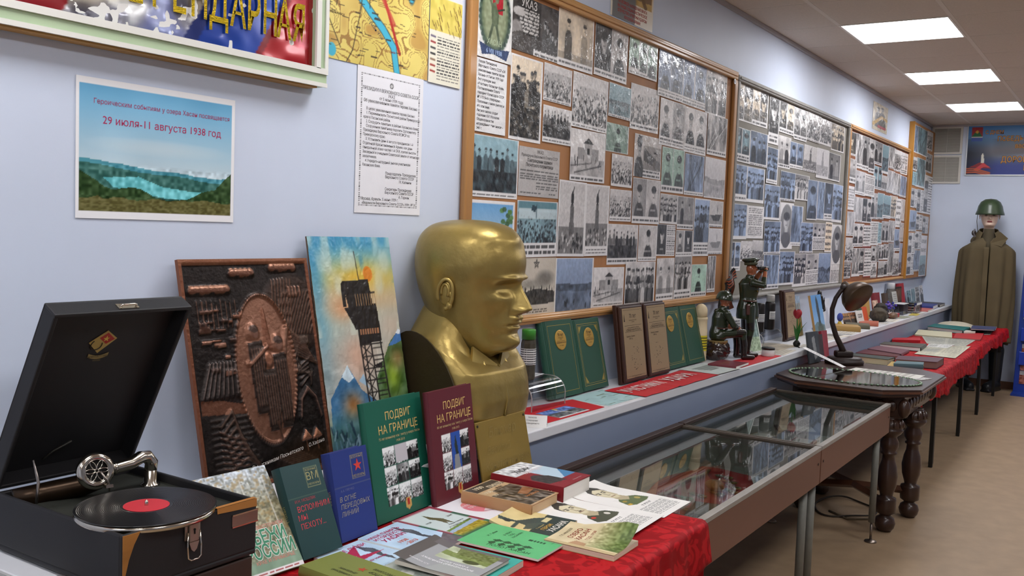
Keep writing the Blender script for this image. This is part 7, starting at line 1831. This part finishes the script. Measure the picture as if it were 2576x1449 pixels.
# desk lamp
lb_ = M('lamp_bakelite', '2a1c18', .4, vary=(20, .2)); lsh = M('lamp_shade_brown', '4a3a2c', .35, .3, vary=(10, .2)); lin_ = M('lamp_shade_inside', '8d8880', .35, .5)
rr = Vector((.55, -.835, 0)).normalized(); bk = Vector((rr.y*-1, rr.x, 0))
LB = Vector((5.80, -.515, O_Z+.001))
dl_ = thing('desk_lamp', 'old brown gooseneck desk lamp on the octagonal table', 'lamp', T(*LB) @ Matrix(((rr.x, bk.x, 0, 0), (rr.y, bk.y, 0, 0), (0, 0, 1, 0), (0, 0, 0, 1))))
def oval_l(prof, seg=40, k=.72):
    v, f = lathe(prof, seg); v = np.array(v); v[:, 1] *= k
    return v, f
obj('base', B().add(oval_l([(.112, 0), (.116, .006), (.115, .020), (.104, .026), (.104, .032), (.096, .040), (0, .042)]), lb_, None, True).add(box(-.058, .045, -.032, .032, .038, .078, .012, 3), lb_, None, True), dl_)
arm_p = [(-.005, 0, .060), (-.022, 0, .10), (-.058, 0, .165), (-.086, 0, .245), (-.090, 0, .325), (-.072, 0, .39), (-.045, 0, .435), (-.030, 0, .452)]
obj('arm', B().add(tube(arm_p, [.026, .022, .019, .018, .017, .016, .016, .015], 16, flatten=.8), lb_, None, True), dl_)
sx = Vector((.45, -.70, -.55)).normalized()       # where the shade points, in the lamp's frame
q = Vector((0, 0, 1)).rotation_difference(-sx).to_matrix().to_4x4()
SHX = T(.052, -.005, .405) @ q
sp_ = [(.098, -.020), (.101, -.017), (.092, .022), (.072, .052), (.046, .070), (.026, .078), (.024, .082), (.024, .118), (.016, .126), (0, .127)]
shd = obj('shade', B().add(lathe(sp_, 40), lsh, None, True), dl_, SHX)
obj('shade_lining', B().add(lathe([(.0965, -.018), (.089, .020), (.070, .048), (.045, .065), (.018, .070), (0, .070)], 40), lin_, None, True), shd)
obj('socket', B().add(cyl(.016, .030, .069, 16), lb_), shd)
obj('joint', B().add(ball((-.030, 0, .455), .020, 16, 10), lb_, None, True).add(tube([(-.030, 0, .455), (-.01, .0, .462)], .010, 8), lb_), dl_)
# name sign leaning from the ledge onto the table
P0 = Vector((5.515, -.349, S_Z+.024)); P1 = Vector((5.505, -.585, O_Z+.016))
d_ = (P1-P0); Ls = d_.length; d_.normalize(); sd_ = Vector((1, -.1, .0)); sd_ = (sd_-d_*sd_.dot(d_)).normalized(); up_ = sd_.cross(d_)
SX = Matrix(((d_.x, sd_.x, up_.x, P0.x), (d_.y, sd_.y, up_.y, P0.y), (d_.z, sd_.z, up_.z, P0.z), (0, 0, 0, 1)))
if up_.z < 0: SX = SX @ RX(180)
sg = thing('name_sign', 'long white lettered sign leaning from the ledge onto the octagonal table', 'sign', SX)
sb_ = B().add(prism([(0, -.035), (Ls, -.035), (Ls, .012), (0, .012)], -.001, .001), flat('dedcda')).add(prism([(0, -.052), (Ls, -.050), (Ls, -.036), (0, -.036)], -.004, -.002), flat('b8b6b2', .4))
for k, ch in enumerate('АНТИФАШИСТ'): sb_.add(text(ch, .017, bold=.02), flat('1a1a1a'), T(.03+.0175*k, -.012, .0016))
obj('card', sb_, sg)
# books leaning against the ledge behind the lamp
for lab, x, w_, h_, t_, c, rt in (('dark grey book leaning on the ledge behind the name sign', 5.595, .15, .185, .012, '3c4044', -8), ('dark brown book standing between the grey and the bright red ones', 5.765, .10, .155, .02, '34241f', -6), ('bright red book standing behind the desk lamp base', 5.885, .10, .17, .018, '8e1f2a', -4)):
    I = Im(30, 40, c); I.noise(6, .12, int(x*10)); I.poly([(.35, .2), (.6, .15), (.75, .8), (.5, .9)], 'b0b2b0' if c == '3c4044' else c, .7)
    book('book', lab, 'book', STAND(x, -.372, O_Z+.001+t_*.26, rt, 9) @ T(0, 0, -t_), w_, h_, t_, c, I, (), group='books behind the desk lamp', pages='cfc4ae')
I = Im(50, 30, 'd4d2c8'); I.bars(.05, .1, .95, .9, 9, '6a665e', 3, .6)
tag(obj('newspaper_page', sheet(I, .16, .38, .0008), None, T(5.575, -.80, O_Z+.0015) @ RZ(-4)), 'printed page lying between the oval mirror and the desk lamp', 'page')
I = Im(30, 16, 'd8d6d2'); I.bars(.05, .15, .95, .9, 4, '55524c', 3, .7)
tag(obj('caption_card', sheet(I, .11, .05, .0015), None, T(5.50, -1.005, O_Z+.0015) @ RZ(-20)), 'small white label at the right end of the octagonal table', 'label')
# cable on the floor
tag(obj('cable', B().add(tube([(5.35+.20*math.cos(a)*(1+.15*math.sin(3*a)), -.68+.16*math.sin(a), .007+.01*max(0, math.sin(2*a))) for a in np.linspace(0, 9.5, 70)], .005, 6), flat('2c2218', .6), None, True).add(tube([(5.24, -.62, .006), (5.15, -.74, .006), (5.25, -.86, .006), (5.42, -.88, .006), (5.52, -.80, .02)], .006, 6), flat('6a5a44', .6), None, True)), 'tangled cable lying on the floor under the octagonal table', 'cable')

# ================================================================ RED-CLOTHED TABLES ALONG THE LEDGE
R_Z = .664
desk(5.97, 6.79, -.93, -.335, R_Z, 'dark table under red cloth, directly behind the octagonal table', 'red-clothed tables')
desk(6.80, 8.03, -.915, -.335, R_Z, 'dark table under red cloth, middle of the far row', 'red-clothed tables')
desk(8.06, 9.15, -.90, -.335, R_Z, 'dark table under gathered red cloth, second from the mannequin', 'red-clothed tables')
desk(9.20, 10.40, -.885, -.335, R_Z, 'dark table under gathered red cloth, next to the mannequin', 'red-clothed tables')
cloth('tablecloth', 'red cloth with a straight hem behind the octagonal table', 5.97, 8.040, -.935, -.335, R_Z+.001, lambda x: .12+.02*math.sin(x*5), dropL=.20, scal=.12, gather=.006, seed=5)
cloth('tablecloth', 'gathered wrinkled red cloth on the tables next to the mannequin', 8.055, 10.42, -.905, -.335, R_Z+.001, lambda x: .085+.02*math.sin(x*4), scal=.25, gather=.014, seed=9)
ZR = R_Z+.0085
def r3(x, y): return (2280+x/8.523, 790+y/8.523)
def r4(x, y): return (2080+x/4.831, 680+y/4.831)
def quad_pts(px, z): return [pt(*p, z) for p in px]
def quad_book(label, px, t, cov, pages='d8d0bc', z=ZR, group='books on the far red cloth', name='book', cat='book', soft=False, back=None):
    """a book of any footprint given by its four top corners"""
    Q = quad_pts(px, z+t)
    c = sum(Q, Vector())/4
    o = thing(name, label, cat, T(c.x, c.y, z), group)
    L = [(q.x-c.x, q.y-c.y) for q in Q]
    area = sum(L[i][0]*L[(i+1) % 4][1]-L[(i+1) % 4][0]*L[i][1] for i in range(4))
    if area < 0: L = L[::-1]
    e = min(.003, t*.2)
    m = flat(cov, .45)
    b = B().add(prism(L, 0, e), flat(back or cov, .45)).add(prism(L, t-e, t), m)
    i = 0
    l = max(range(4), key=lambda k: (Vector(L[k])-Vector(L[(k+1) % 4])).length)
    a, d = Vector(L[l]), Vector(L[(l+1) % 4])
    n = Vector((d.y-a.y, a.x-d.x)).normalized()
    b.add(([(a.x, a.y, 0), (d.x, d.y, 0), (d.x+n.x*.004, d.y+n.y*.004, t/2), (a.x+n.x*.004, a.y+n.y*.004, t/2), (d.x, d.y, t), (a.x, a.y, t)], [(0, 1, 2, 3), (3, 2, 4, 5)]), m, None, True)
    obj('cover', b, o)
    obj('pages', B().add(prism([(x*.975, y*.975) for x, y in L], e, t-e), M('pages_'+pages, pages, .8)), o)
    return o
def quad_sheet(label, px, img, name='newspaper_page', cat='page', z=ZR, group='papers on the far red cloth', t=.0012):
    Q = quad_pts(px, z+t)
    H, W = img.a.shape[:2]
    a = lin(img.a)
    v = []
    for j in range(H):
        f = j/(H-1)
        l, r = Q[0].lerp(Q[3], f), Q[1].lerp(Q[2], f)
        for i in range(W): v.append(tuple(l.lerp(r, i/(W-1))))
    idx = np.arange(W*H).reshape(H, W)
    fs = np.stack([idx[1:, :-1], idx[1:, 1:], idx[:-1, 1:], idx[:-1, :-1]], -1).reshape(-1, 4).tolist()
    b = B().add((v, fs), M('print_paper', 'ffffff', .5, attr=True), None, True, a.reshape(-1, 3))
    b.add(([tuple(q) for q in Q]+[(q.x, q.y, z) for q in Q], [(0, 1, 5, 4), (1, 2, 6, 5), (2, 3, 7, 6), (3, 0, 4, 7), (4, 5, 6, 7)]), flat('cfcdc4'))
    return tag(obj(name, b), label, cat, group)
def news(c, seed, n=9):
    I = Im(44, 30, c); I.noise(6, .1, seed); I.bars(.04, .06, .46, .94, n, '6a6c64', seed, .55); I.bars(.52, .06, .96, .94, n, '6a6c64', seed+1, .55); I.rect(.1, .3, .4, .62, '8a8c84', .7)
    return I
quad_sheet('grey newspaper spread in the middle of the far red cloth', [r3(330, 470), r3(1480, 560), r3(1250, 700), r3(440, 630)], news('a8a99c', 3), z=ZR)
quad_sheet('cream newspaper at the front edge, right of the purple book', [r3(450, 690), r3(1380, 690), r3(1050, 945), r3(170, 850)], news('c2bfa8', 5), z=ZR+.002)
quad_sheet('white cutting laid over the grey and cream newspapers', [r3(480, 640), r3(1040, 655), r3(870, 730), r3(430, 700)], news('d2d2ce', 8, 4), z=ZR+.004)
I = Im(40, 26, 'd8d4c6'); I.rect(.1, .2, .5, .8, 'b08a5a', .5); I.rect(.55, .3, .9, .9, 'c8c0a0'); I.noise(8, .12, 3)
quad_book('thick black and olive book lying behind the glossy mauve folder', [r4(700, 868), r4(1210, 892), r4(1140, 940), r4(640, 893)], .030, '4a4a40', 'dcdcd8')
quad_book('glossy mauve folder between the olive and the maroon ones', [r4(620, 915), r4(1000, 965), r4(900, 1015), r4(490, 950)], .022, '6e4650', 'b8a8a8')
quad_book('dark maroon folder with worn gold letters, left of the glossy one', [r4(470, 957), r4(890, 1022), r4(850, 1048), r4(350, 1000)], .016, '5a2428', 'b8a090')
quad_book('dark green thick ledger right beside the desk lamp base', [r4(300, 1003), r4(830, 1056), r4(745, 1085), r4(255, 1030)], .042, '2e3a34', 'b8b098')
quad_book('dark purple thick album at the front of the far red cloth', [r4(870, 1035), r4(1425, 1062), r4(1340, 1115), r4(830, 1080)], .046, '4e2636', '7a6058')
quad_book('yellow-orange illustrated book in front of the purple album', [r4(790, 1105), r4(1180, 1150), r4(1150, 1200), r4(705, 1185)], .024, 'b89a52', 'cdb078')
quad_book('blue-green picture book propped between the yellow book and the purple album', [r4(850, 1098), r4(1180, 1115), r4(1175, 1145), r4(810, 1130)], .030, '4a6a70', 'c8b078', z=ZR+.0255)
quad_book('red cloth-bound packet behind the olive book', [r4(800, 820), r4(1130, 815), r4(1140, 850), r4(790, 842)], .018, 'b01c28', 'a01820', name='packet', cat='packet')
quad_book('large teal book lying behind the magazines', [r3(610, 205), r3(1370, 280), r3(1210, 350), r3(450, 260)], .034, '1f6a68', 'b8c0bc', back='1f6a68')
quad_book('cream magazine with an orange picture, left of the red and white one', [r3(260, 330), r3(980, 390), r3(980, 500), r3(180, 435)], .012, 'c8c2a4', 'd8d4c6', name='magazine', cat='magazine')
quad_book('red and white magazine with curled pages at the front edge', [r3(1060, 410), r3(1660, 400), r3(1590, 545), r3(1010, 505)], .010, 'b02a30', 'e2dcd4', name='magazine', cat='magazine')
quad_book('white torn pamphlet on the red and white magazine', [r3(1260, 345), r3(1490, 350), r3(1480, 385), r3(1230, 385)], .012, 'd2cec2', 'd8d4c6', z=ZR+.012, name='pamphlet', cat='booklet')
Q = quad_pts([r3(760, 130), r3(1400, 160), r3(1390, 225), r3(640, 195)], ZR+.04)
c_ = sum(Q, Vector())/4
tag(obj('paper_bundle', B().add(gridf(24, 12, lambda u, v: (c_.x-.17+.34*v+.02*math.sin(u*7), c_.y-.16+.32*u, .004+.045*(math.sin(PI*min(1, max(0, v)))*math.sin(PI*min(1, max(0, u))))**.5)), M('cream_bundle', 'bdb6a2', .7, vary=(9, .12)), None, True), None, T(0, 0, ZR)), 'rounded cream paper bundle lying at the far end of the red cloth', 'bundle')
for k in range(4):
    quad_book('%s folder of the flat stack beside the mannequin cape' % ('lowest cream', 'pale green-grey', 'white', 'topmost dark blue')[k], [r3(1430-6*k, 245), r3(1935-4*k, 270), r3(1900-4*k, 335), r3(1400-6*k, 310)], .012, ('b8b09a', 'a8a890', 'd2d2ce', '3c4468')[k], 'd0cabc', z=ZR+.0125*k, group='stack of folders by the mannequin', name='folder', cat='folder')
quad_sheet('pale printed sheet on the front edge below the folder stack', [r3(1640, 330), r3(1860, 345), r3(1800, 440), r3(1670, 440)], news('b9b8aa', 12, 5), z=ZR+.001)
I = Im(40, 20, 'c8b88a'); I.bars(.05, .1, .95, .9, 6, '7a6a4a', 3, .6)
quad_sheet('yellowed open page beside the lamp base on the red cloth', [r4(440, 1125), r4(740, 1145), r4(700, 1190), r4(430, 1170)], I, z=ZR)
# ================================================================ END WALL: VENTS, BANNER, MANNEQUIN, BROCHURE STAND
ENDW = lambda y, z: T(XW-.001, y, z) @ RZ(-90) @ RX(90)          # local x runs to the right along the end wall, z into the room
ven = M('vent_white', 'cfccc4', .45)
for k, (z0, z1, lab) in enumerate(((2.428, 2.722, 'white louvred vent high in the corner, the upper one'), (2.118, 2.418, 'white louvred vent in the corner, the lower one'))):
    v_ = thing('wall_vent', lab, 'vent', T(XW, -.168, (z0+z1)/2), 'louvred vents')
    f = B()
    h2 = (z1-z0)/2
    for q in (box(-.016, -.001, -.150, .150, h2-.022, h2), box(-.016, -.001, -.150, .150, -h2, -h2+.022), box(-.016, -.001, -.150, -.128, -h2+.022, h2-.022), box(-.016, -.001, .128, .150, -h2+.022, h2-.022)): f.add(q, ven)
    obj('frame', f, v_)
    s_ = B()
    for i in range(21):
        z = -h2+.030+(2*h2-.056)*i/20
        s_.add(([(-.014, -.128, z-.003), (-.014, .128, z-.003), (-.004, .128, z+.006), (-.004, -.128, z+.006)], [(0, 1, 2, 3)]), ven)
    s_.add(box(-.0035, -.001, -.128, .128, -h2+.02, h2-.02), flat('8f8c84')).add(box(-.016, -.013, -.002, .002, -h2+.02, h2-.02), ven)
    obj('slats', s_, v_)
I = Im(260, 110, '2e3f6e')
I.a[:] = np.array(hx('4a86c2')); I.mix(np.clip(I.v*2.2-.35, 0, 1), '5a6a80'); n_ = vnoise(260, 110, 9, 4, .35)
I.mix(np.exp(-((I.v-.52)/.12)**2)*np.clip(I.u*3.0, 0, 1), '9a7a70'); I.mix(np.clip((n_-.55)*4, 0, 1)*(I.v > .28)*(I.v < .7)*.6, '3a3f4c'); I.mix(np.clip((I.v-.62)*5, 0, 1), '2f3f8e'); I.mix(np.exp(-((I.v-.64)/.05)**2)*np.clip((I.u-.15)*5, 0, 1)*.6, 'a8b4d4')
I.mix(np.clip(1.1-I.u*5.5, 0, 1)*np.clip(I.v*3-.7, 0, 1)*.85, '1f2230')
I.poly([(.02, .85), (.10, .73), (.16, .88)], '8a2a30'); I.poly([(.05, .9), (.105, .76), (.155, .86), (.11, .84), (.08, .92)], 'd0444a'); I.poly([(.094, .76), (.092, .62), (.10, .56), (.108, .62), (.112, .76)], 'e8e6d8')
for k in range(3): I.line([(.0, .88+.04*k), (.06, .88+.035*k), (.15, .96+.03*k)], .012, 'c8603a'); 
I.rect(.022, .05, .092, .33, 'a02c30'); I.poly([(.022, .24), (.045, .15), (.057, .18), (.070, .14), (.092, .24)], '1f6a3a'); I.rect(.022, .245, .092, .33, '3a5aa8'); I.ell(.057, .14, .010, .03, 'd8a03a'); I.rect(.022, .235, .092, .25, 'd8d8d0')
bn2 = thing('victory_banner', 'blue victory greeting banner with glowing orange letters on the end wall', 'banner', T(XW, -1.12, 2.47))
bw_, bh_ = 1.50, .512
tx = []
def bt(s, x, z, sz, **k):
    lx = -(x+1.12); lz = z-2.47
    tx.append((s, lx, lz, sz, '2a1c14', dict(align='LEFT', bold=.05, cond=.82, **k))); tx.append((s, lx, lz, sz, 'd89a52', dict(align='LEFT', bold=.012, cond=.82, lift=.001, **k)))
bt('С ДНЕМ', -.530, 2.648, .052); bt('ПОБЕДЫ', -.645, 2.580, .070); bt('вас', -.812, 2.505, .068); bt('ДОРОГИЕ', -.690, 2.366, .082); bt('ВЕТЕРАНЫ', -.90, 2.28, .075)
obj('print', sheet(I, bw_, bh_, .001, texts=tx, mat=gloss), bn2, T(-.012, 0, 0) @ RZ(-90) @ RX(90))
bf = B()
for q in (box(-.016, -.001, -bw_/2-.012, bw_/2+.012, -bh_/2-.012, -bh_/2), box(-.016, -.001, -bw_/2-.012, bw_/2+.012, bh_/2, bh_/2+.006), box(-.016, -.001, -bw_/2-.012, -bw_/2, -bh_/2, bh_/2), box(-.016, -.001, bw_/2, bw_/2+.012, -bh_/2, bh_/2)): bf.add(q, M('aluminium', 'b4b6b8', .35, .8))
obj('frame', bf, bn2)
# ---- mannequin in a rain cape and helmet
MX, MY = 10.725, -.655
mn = thing('mannequin', 'soldier mannequin in a steel helmet and long olive rain cape', 'mannequin', T(MX, MY, 0) @ RZ(90-6))     # local +y... turned below
mn.matrix_world = T(MX, MY, 0) @ RZ(90+8)
hv, hf = head(.232, 80, 90, False, False)
skin = np.tile(lin(hx('d2b8a6')), (len(hv), 1))
xn, yn, zn = hv[:, 0]/.232, hv[:, 1]/.232, hv[:, 2]/.232
def paint(m_, c, k=1.0): skin[m_] = skin[m_]*(1-k)+lin(hx(c))*k
paint((np.abs(xn) < .095) & (zn > .172) & (zn < .242) & (yn > .3), '7a2c30')
paint((np.abs(np.abs(xn)-.148) < .05) & (np.abs(zn-.492) < .018) & (yn > .25), '2a211e'); paint((np.abs(np.abs(xn)-.15) < .09) & (np.abs(zn-.565) < .014) & (yn > .25), '4a3a30', .8); paint((zn > .60) & (yn < .1), '2e2420')
hb = B().add((hv, hf), M('mannequin_skin', 'ffffff', .45, attr=True), T(0, .02, 1.672), True, skin)
for s_ in (-1, 1):
    for e in ear(.232, s_): hb.add(e, flat('c4a896', .45), T(0, .02, 1.672), True)
obj('head', hb, mn)
hg = M('helmet_green', '36452e', .4, vary=(14, .2), coat=.2)
hl = obj('helmet', B().add(lathe([(.142, -.012), (.139, .002), (.128, .03), (.118, .075), (.095, .118), (.055, .145), (0, .152)], 40), hg, SCL(.95, 1.10, 1), True), mn, T(0, .02, 1.800))
obj('chin_strap', B().add(tube([(.112, .05, -.004), (.116, .062, -.08), (.106, .07, -.15), (.10, .075, -.19)], .008, 6, flatten=.4), flat('1f1a17'), None, True), hl)
cape_m = M('cape_olive', '5a4e36', .85, vary=(5, .10), bump=(260, .25, .0015)); shirt_m = M('uniform_olive', '4a4230', .85)
def cape(u, v):
    a = PI/2+.05+u*(2*PI-.10)                 # opening at the front (+y)
    z = 1.555-1.07*v
    sh = min(1, v/.10)
    hw = .125+(.255-.125)*math.sin(sh*PI/2)**.8 if v < .10 else .255+.012*math.sin((v-.1)/.9*PI)-.03*max(0, v-.6)
    dp = .085+(.150-.085)*math.sin(sh*PI/2) if v < .10 else .150+.04*(v-.1)
    fold = (.004+.020*v)*(math.sin(a*7+1.2)+.6*math.sin(a*13+v*2))*(.4+.6*sh)
    c, s = math.cos(a), math.sin(a)
    x = (hw+fold)*math.copysign(abs(c)**.85, c); y = (dp+fold)*s
    drop = .055*abs(c)**3*(1 if v < .12 else 1)
    return (x, y, z-drop*(1-v)+.02*v*math.sin(a*3))
cp_ = obj('cape', B().add(gridf(140, 60, cape), cape_m, None, True), mn)
so = cp_.modifiers.new('t', 'SOLIDIFY'); so.thickness = .006; so.offset = 0
obj('cape_flap', B().add(gridf(6, 40, lambda u, v: (-.012+.05*u, .158+.03*v+.006*math.sin(v*20), 1.46-.98*v)), cape_m, None, True), mn)
obj('hood_collar', B().add(gridf(50, 8, lambda u, v: ((.085+.075*v)*math.cos(PI*1.5+(u-.5)*5.0), -.01+(.07+.06*v)*math.sin(PI*1.5+(u-.5)*5.0), 1.655-.115*v-.10*abs(u-.5)**2*2-.02*math.sin(u*PI*5)*v)), cape_m, None, True), mn)
obj('lapel', B().add(([(-.02, .13, 1.50), (-.10, .115, 1.62), (-.175, .10, 1.555), (-.12, .150, 1.47)], [(0, 1, 2, 3)]), cape_m), mn)
for o_ in mn.children:
    if o_.name.startswith(('hood_collar', 'lapel', 'cape_flap')): q = o_.modifiers.new('t', 'SOLIDIFY'); q.thickness = .006; q.offset = 0
obj('shirt', B().add(tube([(0, .0, 1.40), (0, .01, 1.52), (0, .015, 1.60), (0, .02, 1.65)], [.15, .12, .075, .068], 20, flatten=.7), shirt_m, None, True), mn)
obj('strap_buckle', B().add(ball((.135, .09, 1.60), (.022, .015, .03), 12, 8), flat('2a1c16', .4), None, True).add(tube([(.12, .1, 1.56), (.14, .105, 1.60), (.13, .10, 1.64)], .008, 6), M('steel', '8a8a8c', .35, .9)), mn)
bo = B()
for s_ in (-1, 1): obj('trouser_leg', B().add(tube([(s_*.10, 0, .95), (s_*.11, .0, .70), (s_*.13, .005, .40)], [.10, .09, .078], 18), M('trousers_dark', '2c241c', .8), None, True), mn)
for s_, tw in ((-1, 24), (1, -20)):
    (v, f), c = fuse([cp((0, 0, .42), (0, -.005, .12), .074, .058, '17171a'), cp((0, -.02, .06), (0, .17, .045), .056, .050, '17171a'), (*box(-.05, .05, -.07, .22, 0, .022, .01), '17171a')], .009, 3)
    obj('boot', B().add((v, f), M('black_boot', '1b1c1f', .38, bump=(30, .2, .004)), None, True), mn, T(s_*.145, 0, 0) @ RZ(-tw))
# ---- blue brochure stand at the right edge
bs = thing('brochure_stand', 'tall blue brochure stand with printed pockets at the right edge', 'stand', T(10.72, -.972, 0) @ RZ(-90) @ RX(0))
blu = M('stand_blue', '1c3a94', .4)
obj('panel', B().add(box(0, .62, .0, .02, .0, 1.75, .004), blu).add(box(.0, .62, -.20, .0, 0, .02), blu), bs, RX(0) @ RY(1.2))
for k in range(5):
    z = .30+.24*k
    obj('pocket', B().add(box(.03, .59, -.045, -.041, z, z+.13, .002), M('pocket_blue', '2540a8', .25, coat=.5)).add(box(.03, .59, -.041, -.001, z-.004, z), blu), bs, RY(1.2))
for k in range(9):
    row, c = divmod(k, 3)
    I = Im(30, 36, ('8a4a3c', 'a86a4a', '6a4a3a')[k % 3]); I.noise(8, .4, k+3); I.rect(0, 0, 1, .3, ('b8c4cc', '3a2c28', 'c8b8a8')[k % 3], .8)
    x = .11+.135*c; z = .17+.135*row if row < 3 else 0
    tag(obj('brochure', sheet(I, .125, .13, .002), None, T(10.72, -.972, 0) @ RZ(-90) @ RY(1.2) @ T(x, -.004, z) @ RX(90)), 'small picture brochure fixed on the blue stand, %s column of the %s row' % (('left', 'middle', 'right')[c], ('lowest', 'middle', 'top')[row]), 'brochure', 'brochures on the blue stand')
for k in range(3):
    I = Im(20, 40, 'd2d2d4'); I.bars(.1, .1, .9, .9, 8, '4a4a54', k, .8)
    tag(obj('leaflet', sheet(I, .10, .20, .004), None, T(10.72, -.972, 0) @ RZ(-90) @ RY(1.2) @ T(.09, -.036, .88+.24*k-.02) @ RX(90)), 'white leaflet in a pocket of the blue stand, %s' % ('lowest of three', 'middle of three', 'highest of three')[k], 'leaflet', 'leaflets on the blue stand')
